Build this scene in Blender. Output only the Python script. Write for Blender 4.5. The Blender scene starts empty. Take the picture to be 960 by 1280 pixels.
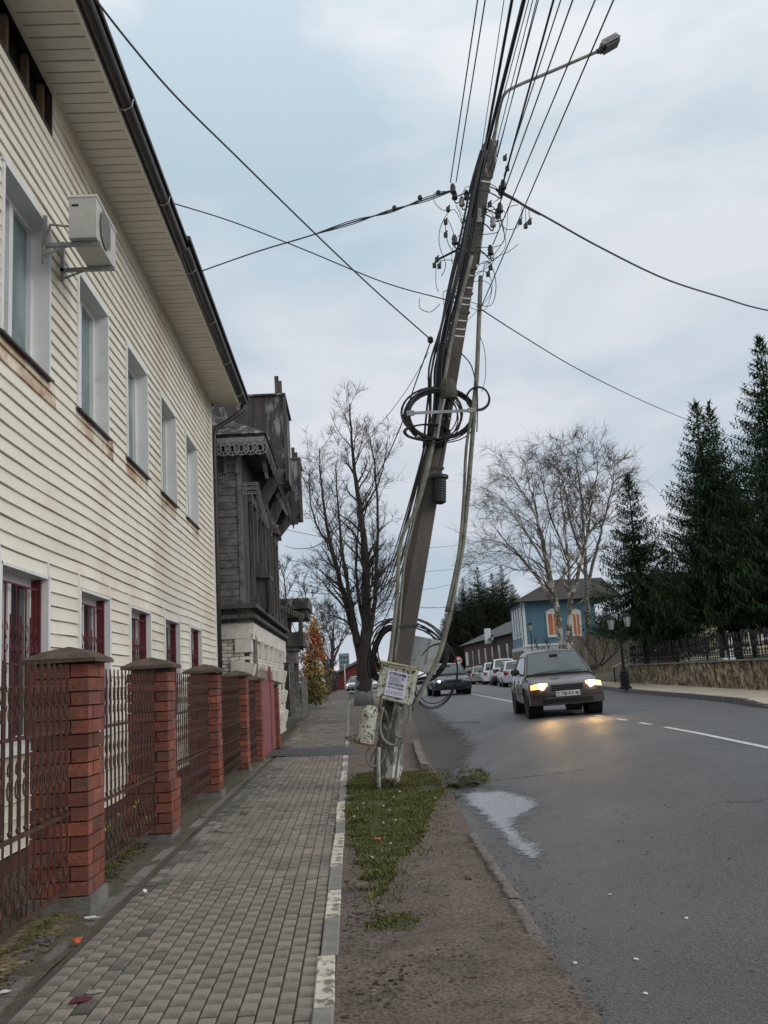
import bpy, bmesh, math, random
from mathutils import Vector, Matrix, Euler, noise
random.seed(7)
C = bpy.context.scene.collection
R = math.radians
# ------------------------------------------------------------------ camera
CH = 1.5; FPX = 1180.0
YAW, PIT, ROL = R(2.49), R(10.06), R(-3.3)
cam = bpy.data.cameras.new('camera'); co = bpy.data.objects.new('camera', cam); C.objects.link(co)
MR = Matrix.Rotation(-YAW, 3, 'Z') @ Matrix.Rotation(math.pi/2+PIT, 3, 'X') @ Matrix.Rotation(ROL, 3, 'Z')
co.matrix_world = Matrix.Translation((0, 0, CH)) @ MR.to_4x4()
cam.sensor_fit = 'VERTICAL'; cam.sensor_height = 36; cam.lens = FPX/1280*36
cam.clip_start = .1; cam.clip_end = 3000
bpy.context.scene.camera = co
# ------------------------------------------------------------------ world, sun, exposure
w = bpy.data.worlds.new('World'); bpy.context.scene.world = w; w.use_nodes = True
nt = w.node_tree; N = nt.nodes; LK = nt.links
bg = N['Background']; bg.inputs['Strength'].default_value = .1
sky = N.new('ShaderNodeTexSky'); sky.sky_type = 'NISHITA'; sky.sun_disc = False
SUN_E, SUN_A = R(28), R(115)
sky.sun_elevation = SUN_E; sky.sun_rotation = SUN_A
tc = N.new('ShaderNodeTexCoord'); sp = N.new('ShaderNodeSeparateXYZ'); LK.new(tc.outputs['Generated'], sp.inputs[0])
mp = N.new('ShaderNodeMapping'); mp.inputs['Scale'].default_value = (1, 1, 2.6); LK.new(tc.outputs['Generated'], mp.inputs[0])
n1 = N.new('ShaderNodeTexNoise'); n1.inputs['Scale'].default_value = 2.6; n1.inputs['Detail'].default_value = 7; n1.inputs['Roughness'].default_value = .5
n1.inputs['Distortion'].default_value = .4
LK.new(mp.outputs[0], n1.inputs['Vector'])
cr = N.new('ShaderNodeValToRGB'); LK.new(n1.outputs[0], cr.inputs[0])
cr.color_ramp.elements[0].position = .40; cr.color_ramp.elements[0].color = (.50, .605, .69, 1)
cr.color_ramp.elements[1].position = .60; cr.color_ramp.elements[1].color = (.75, .765, .81, 1)
hz = N.new('ShaderNodeValToRGB'); LK.new(sp.outputs['Z'], hz.inputs[0])      # overcast sky: brighter towards the zenith
hz.color_ramp.elements[0].position = 0; hz.color_ramp.elements[0].color = (.97, .93, .95, 1)
hz.color_ramp.elements[1].position = .95; hz.color_ramp.elements[1].color = (1.8, 1.70, 1.60, 1)
e = hz.color_ramp.elements.new(.5); e.color = (1.0, 1.04, 1.04, 1)
mu = N.new('ShaderNodeVectorMath'); mu.operation = 'MULTIPLY'; LK.new(cr.outputs[0], mu.inputs[0]); LK.new(hz.outputs[0], mu.inputs[1])
sc_ = N.new('ShaderNodeVectorMath'); sc_.operation = 'SCALE'; sc_.inputs['Scale'].default_value = 10.4; LK.new(mu.outputs[0], sc_.inputs[0])
mx = N.new('ShaderNodeMix'); mx.data_type = 'RGBA'; mx.inputs[0].default_value = .93
LK.new(sky.outputs[0], mx.inputs[6]); LK.new(sc_.outputs[0], mx.inputs[7]); LK.new(mx.outputs[2], bg.inputs['Color'])
sl = bpy.data.lights.new('sun', 'SUN'); sl.energy = 1.2; sl.angle = R(25); sl.color = (1, .95, .88)
so = bpy.data.objects.new('sun', sl); C.objects.link(so)
sd = Vector((math.sin(SUN_A)*math.cos(SUN_E), math.cos(SUN_A)*math.cos(SUN_E), math.sin(SUN_E)))
so.rotation_euler = (-sd).to_track_quat('-Z', 'Y').to_euler()
vs = bpy.context.scene.view_settings; vs.view_transform = 'Standard'; vs.look = 'None'; vs.exposure = 0.0; vs.gamma = 1
# ------------------------------------------------------------------ places: where a sight line meets a plane or the ground
def ray(px, py):
    v = MR @ Vector(((px-480)/FPX, (640-py)/FPX, -1)); return v/v.y
def atY(px, py, Y):
    r = ray(px, py); return Vector((r.x*Y, Y, CH+r.z*Y))
def atX(px, py, X):
    r = ray(px, py); t = X/r.x; return Vector((X, t, CH+r.z*t))
def sm(t):
    t = max(0., min(1., t)); return t*t*(3-2*t)
def rise(Y): return .33*sm((Y-22)/26)+.17*sm((Y-48)/20)
def zg(X, Y):
    m = sm((X-1)/3.5)
    return rise(Y)*(1-.6*m)+.5*m
def zp(X, Y):
    return zg(X, Y)+.07*max(0, min(1, (-X-.25)/1.5))*(1-.8*sm((Y-17)/6))
def GR(px, py, dz=0):
    r = ray(px, py); t = 2.
    while t < 400:
        if CH+r.z*t < zg(r.x*t, t)+dz: break
        t *= 1.003
    return Vector((r.x*t, t, CH+r.z*t))
def interp(tab, y):
    if y <= tab[0][0]: return tab[0][1]
    for (a, p), (b, q) in zip(tab, tab[1:]):
        if y <= b: return p+(q-p)*(y-a)/(b-a)
    return tab[-1][1]
XLt = [(-12, .97), (4.3, .97), (5.4, .98), (9.3, 1.06), (13.3, 1.18), (18, 1.3), (22, 1.47), (31, 1.9), (46, 2.4), (60, 1.3), (100, -.5), (160, -3)]
XRt = [(-12, 2.5+5), (10, 8.0), (17, 8.05), (18.9, 8.22), (20.5, 8.45), (21.6, 8.77), (26.5, 9.3), (33.7, 9.75), (42, 10.5), (66, 11.6), (100, 13), (160, 16)]
CLt = [(-12, 4.0), (6, 4.3), (10.8, 4.63), (13.2, 4.84), (15.3, 4.95), (19.2, 5.11), (34, 5.28), (43.5, 5.45), (70, 6.5), (100, 7.5)]
XL = lambda y: interp(XLt, y)
XR = lambda y: interp(XRt, y)
def WX(y): return 11.16+.072*(y-25.5)
def TZ(x, y):      # height of the terrace and the land beyond
    return 1.42+.003*(y-25)+.03*max(0, x-13)
# ------------------------------------------------------------------ mesh builder
class MB:
    def __init__(s): s.v = []; s.f = []; s.m = []; s.cur = 0
    def add(s, vs, fs):
        b = len(s.v); s.v.extend([tuple(p) for p in vs]); s.f.extend([tuple(i+b for i in f) for f in fs]); s.m.extend([s.cur]*len(fs)); return s
    def box(s, x0, x1, y0, y1, z0, z1, M=None, nobot=False):
        p = [Vector(q) for q in ((x0,y0,z0),(x1,y0,z0),(x1,y1,z0),(x0,y1,z0),(x0,y0,z1),(x1,y0,z1),(x1,y1,z1),(x0,y1,z1))]
        if M is not None: p = [M @ q for q in p]
        f = [(4,5,6,7),(0,1,5,4),(1,2,6,5),(2,3,7,6),(3,0,4,7)]
        if not nobot: f.append((3,2,1,0))
        return s.add(p, f)
    def hexa(s, p): return s.add(p, [(3,2,1,0),(4,5,6,7),(0,1,5,4),(1,2,6,5),(2,3,7,6),(3,0,4,7)])
    def tube(s, pts, r, n=6, cap=True):
        pts = [Vector(p) for p in pts]; k = len(pts)
        rs = r if isinstance(r, (list, tuple)) else [r]*k
        b = len(s.v); u = None
        for i, p in enumerate(pts):
            d = (pts[min(i+1,k-1)]-pts[max(i-1,0)])
            if d.length < 1e-9: d = Vector((0,0,1))
            d.normalize()
            if u is None: u = d.orthogonal().normalized()
            else:
                u = u-d*u.dot(d)
                u = u.normalized() if u.length > 1e-6 else d.orthogonal().normalized()
            v = d.cross(u)
            for j in range(n):
                a = 2*math.pi*j/n; q = p+(u*math.cos(a)+v*math.sin(a))*rs[i]; s.v.append((q.x,q.y,q.z))
        for i in range(k-1):
            for j in range(n):
                a = b+i*n+j; c = b+i*n+(j+1)%n; s.f.append((a,c,c+n,a+n)); s.m.append(s.cur)
        if cap and n > 2:
            s.f.append(tuple(b+j for j in reversed(range(n)))); s.f.append(tuple(b+(k-1)*n+j for j in range(n))); s.m += [s.cur]*2
        return s
    def lathe(s, prof, c=(0,0,0), n=16, ax=None):
        c = Vector(c); b = len(s.v); Q = ax if ax is not None else Matrix.Identity(3)
        for r, z in prof:
            for j in range(n):
                a = 2*math.pi*j/n; q = c+Q @ Vector((r*math.cos(a), r*math.sin(a), z)); s.v.append(tuple(q))
        for i in range(len(prof)-1):
            for j in range(n):
                a = b+i*n+j; d = b+i*n+(j+1)%n; s.f.append((a,d,d+n,a+n)); s.m.append(s.cur)
        s.f.append(tuple(b+j for j in reversed(range(n)))); s.f.append(tuple(b+(len(prof)-1)*n+j for j in range(n))); s.m += [s.cur]*2
        return s
    def prism(s, poly, d):   # polygon (3D points) extruded by the vector d
        n = len(poly); d = Vector(d); p = [Vector(q) for q in poly]; q = [a+d for a in p]
        return s.add(p+q, [tuple(range(n))[::-1], tuple(range(n, 2*n))]+[(i,(i+1)%n,(i+1)%n+n,i+n) for i in range(n)])
    def build(s, name, mat, parent=None, smooth=False, recalc=True, **kw):
        me = bpy.data.meshes.new(name)
        off = Vector((0,0,0)) if parent is None or kw.get('local') else wloc(parent)
        vv = [(a-off.x, b-off.y, c-off.z) for a, b, c in s.v] if off.length > 0 else s.v
        me.from_pydata(vv, [], s.f)
        ms = mat if isinstance(mat, (list, tuple)) else [mat]
        for m in ms: me.materials.append(m)
        if len(ms) > 1: me.polygons.foreach_set('material_index', s.m)
        if recalc:
            bm = bmesh.new(); bm.from_mesh(me); bmesh.ops.recalc_face_normals(bm, faces=bm.faces); bm.to_mesh(me); bm.free()
        if smooth: me.polygons.foreach_set('use_smooth', [True]*len(me.polygons))
        me.update()
        o = bpy.data.objects.new(name, me); C.objects.link(o)
        if parent is not None: o.parent = parent
        for k in ('label', 'category', 'group', 'kind'):
            if k in kw: o[k] = kw[k]
        return o
def wloc(o):
    v = Vector((0,0,0))
    while o is not None: v = v+o.location; o = o.parent
    return v
def thing(name, loc, label, cat, group=None, rz=0):
    o = bpy.data.objects.new(name, None); C.objects.link(o); o.empty_display_size = .2
    o.location = loc; o.rotation_euler = (0,0,rz); o['label'] = label; o['category'] = cat
    if group: o['group'] = group
    return o
def inst(name, me, parent, M, mat=None):   # a piece sharing mesh data
    o = bpy.data.objects.new(name, me); C.objects.link(o); o.parent = parent; o.matrix_local = M; return o
def copy_tree(o, parent=None):
    c = o.copy(); C.objects.link(c)
    if parent is not None: c.parent = parent
    for ch in list(o.children): copy_tree(ch, c)
    return c
def dup(root, loc, rz, label, group=None, scale=None):
    c = copy_tree(root); c.location = loc; c.rotation_euler = (0,0,rz); c['label'] = label
    if group: c['group'] = group
    if scale: c.scale = scale if isinstance(scale, tuple) else (scale,)*3
    return c
# ------------------------------------------------------------------ materials
def MAT(name, c1, c2=None, scale=4, rough=.8, bump=0., bscale=60, rnd=0., spec=.5, metal=0., island=False, dirt=None, dscale=1.5, dlo=.5, dhi=.65, stretch=(1,1,1), rough2=None, coat=0, grain=.12, emit=None, estr=0, bdist=.02, alpha=None):
    m = bpy.data.materials.new(name); m.use_nodes = True; t = m.node_tree; n = t.nodes; l = t.links
    b = n['Principled BSDF']; b.inputs['Roughness'].default_value = rough; b.inputs['Metallic'].default_value = metal
    b.inputs['Specular IOR Level'].default_value = spec; b.inputs['Coat Weight'].default_value = coat
    tc = n.new('ShaderNodeTexCoord'); mp = n.new('ShaderNodeMapping'); mp.inputs['Scale'].default_value = stretch; l.new(tc.outputs['Object'], mp.inputs[0])
    def nz(sc, det=5, ro=.6):
        q = n.new('ShaderNodeTexNoise'); q.inputs['Scale'].default_value = sc; q.inputs['Detail'].default_value = det; q.inputs['Roughness'].default_value = ro
        l.new(mp.outputs[0], q.inputs['Vector']); return q.outputs[0]
    def mix(fac, a, bb, bt='MIX'):
        q = n.new('ShaderNodeMix'); q.data_type = 'RGBA'; q.blend_type = bt
        for i, x in ((0, fac), (6, a), (7, bb)):
            if isinstance(x, (int, float)): q.inputs[i].default_value = x
            elif isinstance(x, tuple): q.inputs[i].default_value = (*x, 1)
            else: l.new(x, q.inputs[i])
        return q.outputs[2]
    def ramp(x, lo, hi, a=0., bb=1.):
        q = n.new('ShaderNodeMapRange'); q.inputs[1].default_value = lo; q.inputs[2].default_value = hi; q.inputs[3].default_value = a; q.inputs[4].default_value = bb
        l.new(x, q.inputs[0]); return q.outputs[0]
    col = mix(ramp(nz(scale), .38, .62), c1, c2 or tuple(x*.8 for x in c1))
    if grain: col = mix(1., col, mix(ramp(nz(bscale, 3), .3, .7), (1-grain,)*3, (1+grain,)*3), 'MULTIPLY')
    if rnd:
        if island: q = n.new('ShaderNodeNewGeometry'); src = q.outputs['Random Per Island']
        else: q = n.new('ShaderNodeObjectInfo'); src = q.outputs['Random']
        g = ramp(src, 0, 1, 1-rnd, 1+rnd); cb = n.new('ShaderNodeCombineXYZ')
        for i in range(3): l.new(g, cb.inputs[i])
        col = mix(1., col, cb.outputs[0], 'MULTIPLY')
    if dirt:
        f = ramp(nz(dscale, 6, .7), dlo, dhi); col = mix(f, col, dirt)
    l.new(col, b.inputs['Base Color'])
    if rough2 is not None: l.new(ramp(nz(scale*1.3), .35, .65, rough, rough2), b.inputs['Roughness'])
    if bump:
        q = n.new('ShaderNodeBump'); q.inputs['Strength'].default_value = bump; q.inputs['Distance'].default_value = bdist
        l.new(nz(bscale, 4), q.inputs['Height']); l.new(q.outputs[0], b.inputs['Normal'])
    if emit: b.inputs['Emission Color'].default_value = (*emit, 1); b.inputs['Emission Strength'].default_value = estr
    return m
def rgb(r, g, b): return tuple(((x/255+.055)/1.055)**2.4 if x > 10 else x/255/12.92 for x in (r, g, b))
m_asph = MAT('asphalt', (.090,.090,.092), (.074,.074,.076), 1.1, .56, .9, 85, rough2=.48, grain=.75, bdist=.012, dirt=(.11,.108,.105), dscale=.9, dlo=.5, dhi=.85, stretch=(1,.6,1), spec=.42)
m_asph2 = MAT('patch_asphalt', (.055,.055,.058), (.04,.04,.042), 3, .6, .4, 160, grain=.25)
m_soil = MAT('soil', (.150,.117,.094), (.090,.069,.056), 2.2, .95, .9, 45, grain=.6, dirt=(.15,.125,.10), dscale=9, dlo=.55, dhi=.72)
m_soil2 = MAT('leaf_soil', (.125,.105,.07), (.06,.05,.035), 14, .95, .9, 60, grain=.45, dirt=(.06,.09,.02), dscale=5, dlo=.52, dhi=.66)
m_land = MAT('land', (.06,.055,.035), (.045,.05,.02), 1, .95, .3, 8)
m_joint = MAT('joint_sand', (.085,.066,.054), (.06,.048,.04), 4, .95)
m_paver = MAT('paver', (.258,.224,.188), (.192,.166,.140), 1.1, .85, .4, 90, rnd=.14, grain=.22, dirt=(.10,.088,.075), dscale=2.6, dlo=.49, dhi=.72)
m_paver_i = MAT('paver_joined', (.258,.224,.188), (.192,.166,.140), 1.1, .85, .4, 90, rnd=.14, island=True, grain=.22, dirt=(.10,.088,.075), dscale=2.6, dlo=.49, dhi=.72)
m_paver_g = MAT('paver_mossy', (.15,.138,.115), (.105,.098,.08), 4, .9, .4, 90, rnd=.35, grain=.2)
m_paver_r = MAT('paver_pale', (.42,.355,.27), (.34,.285,.215), 1.2, .9, .3, 30, grain=.1)
m_kerbw = MAT('kerb_white', (.62,.58,.48), (.5,.46,.38), 9, .85, .4, 60, dirt=(.16,.145,.125), dscale=10, dlo=.5, dhi=.58)
m_kerbg = MAT('kerb_grey', (.24,.235,.22), (.17,.165,.15), 6, .9, .4, 60, dirt=(.33,.31,.27), dscale=7, dlo=.6, dhi=.7)
m_kerbr = MAT('kerb_dirty', (.17,.15,.135), (.12,.105,.095), 8, .95, .8, 40, dirt=(.30,.26,.22), dscale=8, dlo=.56, dhi=.66)
m_kerbd = MAT('kerb_dark', (.13,.125,.12), (.09,.085,.08), 6, .9, .4, 30)
m_paint = MAT('road_paint', (.60,.60,.58), (.4,.4,.39), 12, .7, grain=.2)
m_conc = MAT('concrete', (.20,.19,.17), (.145,.135,.12), 3, .9, .5, 50, dirt=(.08,.08,.06), dscale=3, dlo=.55, dhi=.75)
m_pole = MAT('pole_concrete', (.105,.093,.080), (.066,.058,.051), 1.6, .92, .6, 70, grain=.2, dirt=(.17,.15,.13), dscale=4, dlo=.58, dhi=.8, stretch=(1,1,.3))
m_stub = MAT('stub_concrete', (.22,.21,.18), (.13,.125,.11), 9, .9, .7, 50, dirt=(.66,.65,.61), dscale=5, dlo=.50, dhi=.56, stretch=(1,1,.4))
m_side = MAT('siding', (.80,.755,.645), (.75,.70,.58), .9, .55, .12, 25, rnd=.05, grain=.03, dirt=(.64,.50,.34), dscale=.6, dlo=.49, dhi=.80)
m_sides = MAT('stained_siding', (.62,.48,.34), (.34,.20,.12), 1.6, .7, .2, 25, grain=.1, dirt=(.80,.735,.60), dscale=1.4, dlo=.46, dhi=.60)
m_trim = MAT('white_trim', (.76,.76,.74), (.70,.70,.69), 2, .5, grain=.03, dirt=(.45,.43,.40), dscale=3, dlo=.6, dhi=.85)
m_soff = MAT('soffit_vinyl', (.68,.64,.55), (.62,.58,.50), 2, .6, grain=.03, rnd=.04)
m_gut = MAT('gutter_brown', (.018,.014,.014), (.03,.026,.026), 3, .45)
m_roofb = MAT('roof_brown', (.028,.022,.022), (.05,.045,.045), 3, .6)
m_glass = MAT('window_glass', (.03,.045,.05), (.02,.03,.035), 1, .06, spec=.8, grain=0)
m_glassb = MAT('upper_glass_reflection_tint', (.22,.30,.31), (.09,.14,.15), 1.1, .08, spec=.8, grain=0)  # varying reflections in the panes are painted as pale and dark base tones
m_cglass = MAT('car_glass', (.030,.055,.052), (.02,.038,.036), 1, .05, spec=.85, grain=0)
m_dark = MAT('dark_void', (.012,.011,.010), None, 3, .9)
m_wood_r = MAT('stud_wood', (.20,.13,.08), (.12,.08,.05), 4, .9, stretch=(1,1,.2))
m_brick = MAT('red_brick', (.27,.082,.048), (.17,.054,.038), 5, .8, .5, 60, rnd=.38, grain=.2, dirt=(.11,.065,.05), dscale=4, dlo=.50, dhi=.7)
m_mort = MAT('mortar', (.085,.055,.045), (.06,.045,.04), 10, .95, .5, 60)
m_plinth = MAT('plinth_red', (.12,.045,.035), (.08,.035,.03), 3, .8)
m_iron = MAT('iron_maroon', (.080,.034,.026), (.050,.023,.018), 6, .6, .3, 60, dirt=(.16,.07,.04), dscale=9, dlo=.55, dhi=.7)
m_grille = MAT('grille_maroon', (.14,.018,.024), (.10,.015,.02), 4, .5)
m_cap = MAT('cap_concrete', (.12,.085,.065), (.075,.052,.04), 7, .95, .6, 50, dirt=(.05,.06,.02), dscale=8, dlo=.55, dhi=.68)
m_gate = MAT('gate_metal', (.28,.095,.10), (.24,.08,.085), 2, .5)
m_wire = MAT('cable_black', (.014,.014,.016), (.02,.02,.022), 5, .55)
m_metal = MAT('zinc', (.35,.35,.34), (.25,.25,.25), 6, .5, metal=.4)
m_band = MAT('white_band', (.70,.70,.70), (.5,.5,.5), 6, .4)
m_insul = MAT('insulator', (.018,.016,.015), (.03,.025,.02), 6, .35)
m_insw = MAT('insulator_grey', (.35,.36,.36), (.25,.25,.25), 6, .25)
m_cond = MAT('conduit_grey', (.25,.24,.205), (.16,.155,.13), 4, .75, .2, 40, dirt=(.09,.09,.06), dscale=3)
m_box = MAT('peeling_box', (.58,.57,.47), (.48,.49,.42), 5, .65, .6, 40, dirt=(.08,.06,.04), dscale=17, dlo=.53, dhi=.57)
m_cab = MAT('cabinet_grey', (.42,.44,.43), (.36,.38,.37), 2, .45, dirt=(.25,.25,.24), dscale=3)
m_paper = MAT('paper', (.66,.66,.76), (.60,.60,.70), 7, .7, .2, 20, grain=.04)
m_ink = MAT('ink', (.02,.02,.06), None, 4, .7)
m_inkl = MAT('ink_light', (.30,.30,.42), None, 4, .7)
m_oldb = MAT('old_boards', (.22,.21,.20), (.11,.104,.098), 5, .9, .5, 30, rnd=.3, island=True, grain=.25, stretch=(1,.15,1), dirt=(.26,.25,.23), dscale=3, dlo=.6, dhi=.75)
m_oldv = MAT('old_boards_upright', (.115,.107,.098), (.055,.051,.047), 5, .9, .5, 30, rnd=.4, island=True, grain=.3, stretch=(1,1,.12), dirt=(.16,.15,.14), dscale=3, dlo=.6, dhi=.72)
m_lace = MAT('lace_wood', (.30,.295,.29), (.18,.175,.17), 12, .9, .4, 40)
m_oldroof = MAT('old_roof_metal', (.065,.055,.051), (.036,.030,.029), 3, .75, .4, 12, dirt=(.26,.255,.25), dscale=2.6, dlo=.51, dhi=.60, stretch=(1.5,1.5,.5))
m_wbrick = MAT('whitewashed_brick', (.74,.70,.63), (.62,.57,.50), 3, .9, .5, 40, rnd=.12, island=True, dirt=(.30,.20,.14), dscale=4, dlo=.56, dhi=.70)
m_wmort = MAT('dark_mortar', (.10,.085,.075), None, 6, .95)
m_bark = MAT('bark', (.055,.045,.038), (.035,.028,.024), 6, .95, .8, 30, stretch=(1,1,.3))
m_white_bark = MAT('limed_bark', (.26,.26,.25), (.18,.18,.17), 6, .95, .6, 30, stretch=(1,1,.3))
m_birch = MAT('birch_bark', (.42,.40,.36), (.10,.09,.08), 9, .9, .4, 30, stretch=(1,1,3.), dirt=(.03,.025,.02), dscale=7, dlo=.5, dhi=.56)
m_twig = MAT('twigs', (.075,.06,.05), (.05,.04,.035), 3, .95)
m_twigb = MAT('birch_twigs', (.12,.098,.08), (.085,.068,.055), 3, .95)
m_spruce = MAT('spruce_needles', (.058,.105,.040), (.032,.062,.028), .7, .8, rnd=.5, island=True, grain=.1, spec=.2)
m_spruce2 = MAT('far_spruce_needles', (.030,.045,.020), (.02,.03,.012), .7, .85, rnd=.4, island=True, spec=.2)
m_leafy = MAT('yellow_leaves', (.42,.24,.03), (.22,.15,.03), 2.2, .7, rnd=.45, island=True)
m_leafo = MAT('orange_leaves', (.50,.12,.035), (.38,.17,.05), 2.2, .7, rnd=.35, island=True)
m_leafg = MAT('olive_leaves', (.13,.12,.03), (.10,.08,.025), 2.2, .8, rnd=.4, island=True)
m_grass = MAT('grass', (.12,.14,.036), (.085,.085,.03), 3, .8, rnd=.5, island=True, spec=.2, grain=.1)
m_moss = MAT('moss_ground', (.075,.085,.03), (.075,.062,.045), 8, .95, .8, 50, grain=.4)
m_stone = MAT('rubble_stone', (.38,.31,.20), (.12,.095,.065), 5, .9, .6, 30, rnd=.65, island=True)
m_black = MAT('black_iron', (.006,.006,.007), (.010,.010,.011), 4, .6, spec=.25)
m_lamp = MAT('lantern_glass', (.45,.46,.45), None, 4, .3)
m_litter = MAT('litter_white', (.72,.72,.70), None, 8, .7)
m_speck = MAT('pale_speck', (.42,.41,.37), None, 8, .8)
m_leafr = MAT('orange_leaf', (.60,.11,.03), (.45,.08,.02), 8, .7)
m_mud = MAT('clod_soil', (.045,.036,.026), (.03,.025,.018), 14, .95, 1., 40, dirt=(.06,.07,.02), dscale=7)
m_blue = MAT('blue_paint', (.095,.195,.25), (.07,.155,.20), 3, .7, rnd=.1, island=True, dirt=(.3,.36,.38), dscale=3, dlo=.6, dhi=.75)
m_wht = MAT('white_paint', (.66,.67,.66), (.55,.56,.55), 4, .7)
m_oran = MAT('orange_shutter', (.50,.16,.045), (.38,.11,.035), 5, .6)
m_brown = MAT('brown_paint', (.062,.026,.023), (.045,.02,.018), 3, .8)
m_slate = MAT('slate_roof', (.045,.042,.040), (.03,.028,.027), 2, .85, .4, 10)
m_redb = MAT('red_wall', (.22,.045,.04), (.18,.038,.034), 2, .8)
m_fenceb = MAT('board_fence', (.21,.18,.14), (.15,.13,.10), 2, .9, .3, 20, rnd=.15, stretch=(1,1,.2))
m_fencer = MAT('reddish_boards', (.20,.085,.055), (.15,.06,.04), 2, .9, stretch=(1,1,.2))
m_cream = MAT('cream_siding', (.50,.46,.32), (.44,.40,.28), 2, .7, rnd=.06)
m_bark2 = MAT('spruce_bark', (.035,.026,.020), (.02,.016,.012), 5, .95, .6, 20)
# ================================================================== SETTING
def ys_list(a, b):
    out = [a]
    while out[-1] < b: out.append(min(b, out[-1]+max(.5, abs(out[-1])*.06)))
    return out
YS = ys_list(-12, 160)
def sheet(name, xl, xr, ys, zf, mat, nx=10, **kw):
    mb = MB(); vs = []; fs = []
    for y in ys:
        a, b = xl(y), xr(y)
        for i in range(nx+1):
            x = a+(b-a)*i/nx; vs.append((x, y, zf(x, y)))
    for j in range(len(ys)-1):
        for i in range(nx):
            k = j*(nx+1)+i; fs.append((k, k+1, k+nx+2, k+nx+1))
    mb.add(vs, fs); kw.setdefault('kind', 'structure'); return mb.build(name, mat, recalc=False, smooth=True, **kw)
def zbase(x, y):
    t = sm((x-WX(y)-.3)/.5) if y < 50 else sm((x-XR(y)-2)/6)
    z0 = zg(x, y)-.12
    if x < -3: z0 = rise(y)-.02
    z = z0*(1-t)+(TZ(x, y)-.03)*t
    return z-max(0, y-150)*.004
xs = [-150,-80,-40,-20,-10,-6,-3,-1.95,-.5,.5,1,1.5,2,3,4,5,6,8,10,11,11.4,11.7,12,12.4,12.8,13.5,15,18,22,30,45,70,120,250]
yb = ys_list(-12, 900)
vsx = [(x, y, zbase(x, y)) for y in yb for x in xs]; nx_ = len(xs)
MB().add(vsx, [(j*nx_+i, j*nx_+i+1, (j+1)*nx_+i+1, (j+1)*nx_+i) for j in range(len(yb)-1) for i in range(nx_-1)]).build('ground', m_land, recalc=False, smooth=True, kind='structure')
sheet('road', XL, XR, YS, zg, m_asph, 26)
sheet('verge', lambda y: -.16, lambda y: XL(y)+.03, [y for y in YS if y < 62], lambda x, y: zg(x, y)+.008+.022*noise.noise(Vector((x*2.2, y*1.4, 0)))*min(1, (XL(y)-x)*3+.15), m_soil, 14)
sheet('yard_soil', lambda y: -3.05, lambda y: -1.69, ys_list(-6, 23.5), lambda x, y: zp(-1.9, y)-.01+.04*noise.noise(Vector((x*3, y*3, 4))), m_soil2, 12)
PAVE = thing('pavement', (0,0,0), 'x', 'x'); del PAVE['label']; del PAVE['category']; PAVE['kind'] = 'structure'
def PXL(y): return -1.70 if y < 24 else -1.95
mbj = MB(); vs_ = []; fs_ = []; ysp = ys_list(-4, 160)
for y in ysp:
    for i in range(5):
        x = PXL(y)+(-.26-PXL(y))*i/4; vs_.append((x, y, zp(x, y)-(.008 if y < 58 else 0)))
for j in range(len(ysp)-1):
    for i in range(4): k = j*5+i; fs_.append((k, k+1, k+6, k+5))
mbj.add(vs_, fs_).build('paving_bed', m_joint, PAVE, recalc=False, smooth=True)
# pavers: running bond, long side along the street
pm = MB().box(-.0390,.0390,-.0795,.0795,-.02,.006, nobot=True)
bmx = bmesh.new(); pme = bpy.data.meshes.new('paver'); pme.from_pydata(pm.v, [], pm.f); bmx.from_mesh(pme)
bmesh.ops.bevel(bmx, geom=[e_ for e_ in bmx.edges if all(v.co.z > 0 for v in e_.verts)], offset=.004, segments=1, affect='EDGES'); bmx.to_mesh(pme); bmx.free(); pme.materials.append(m_paver)
pmeg = pme.copy(); pmeg.materials.clear(); pmeg.materials.append(m_paver_g)
cnt = 0; far_p = MB(); far_g = MB()
y = 3.0; row = 0
cells = []
ncol = 16
for c_ in range(ncol):
    k = 0; yy = 3.0+(c_ % 2)*.084
    while yy < 58:
        cells.append((yy, -.300-c_*.0868, c_)); yy += .1685
for c_ in range(2):
    yy = 24.0+(c_ % 2)*.084
    while yy < 58: cells.append((yy, -.300-(ncol+c_)*.0868, ncol+c_)); yy += .1685
cells.sort()
for yy, x, c_ in cells:
    if 20.3 < yy < 23.1 or 33 < yy < 35: continue
    mossy = noise.noise(Vector((x*2.2, yy*.9, 11))) > -.12 and random.random() < (.75 if c_ >= 14 else .4 if c_ >= 12 else .06 if c_ >= 9 else 0)
    z = zp(x, yy)+random.uniform(-.003, .003)+.004*noise.noise(Vector((x*2, yy*2, 1)))
    rot = Euler((random.gauss(0,.007), random.gauss(0,.012), random.gauss(0,.008)))
    vis = (yy > 4.45+x*-.05)
    if vis and cnt < 300:
        inst('paver', pmeg if mossy else pme, PAVE, Matrix.LocRotScale(Vector((x, yy, z)), rot, None)); cnt += 1
    elif yy > 4.0:
        (far_g if mossy else far_p).box(-.0390,.0390,-.0795,.0795,-.012,.006, Matrix.LocRotScale(Vector((x, yy, z)), rot, None), nobot=True)
far_p.build('paver', m_paver_i, PAVE, kind='stuff', recalc=False)
far_g.build('paver', MAT('paver_mossy_joined', (.15,.138,.115), (.105,.098,.08), 4, .9, .4, 90, rnd=.35, island=True, grain=.2), PAVE, kind='stuff', recalc=False)
# crossing strips of black asphalt
sheet('asphalt_patch', lambda y: -1.78, lambda y: -.27+.16*(22.7-y), ys_list(20.35, 23.0), lambda x, y: zp(x, y)+.035+.02*noise.noise(Vector((x*1.3, y, 0)))-.03*sm(abs(y-21.7)-.75), m_asph2, 8)
sheet('asphalt_strip', lambda y: -1.98, lambda y: .3, ys_list(33.0, 35.0), lambda x, y: zp(x, y)+.012, m_soil, 6)
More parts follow.
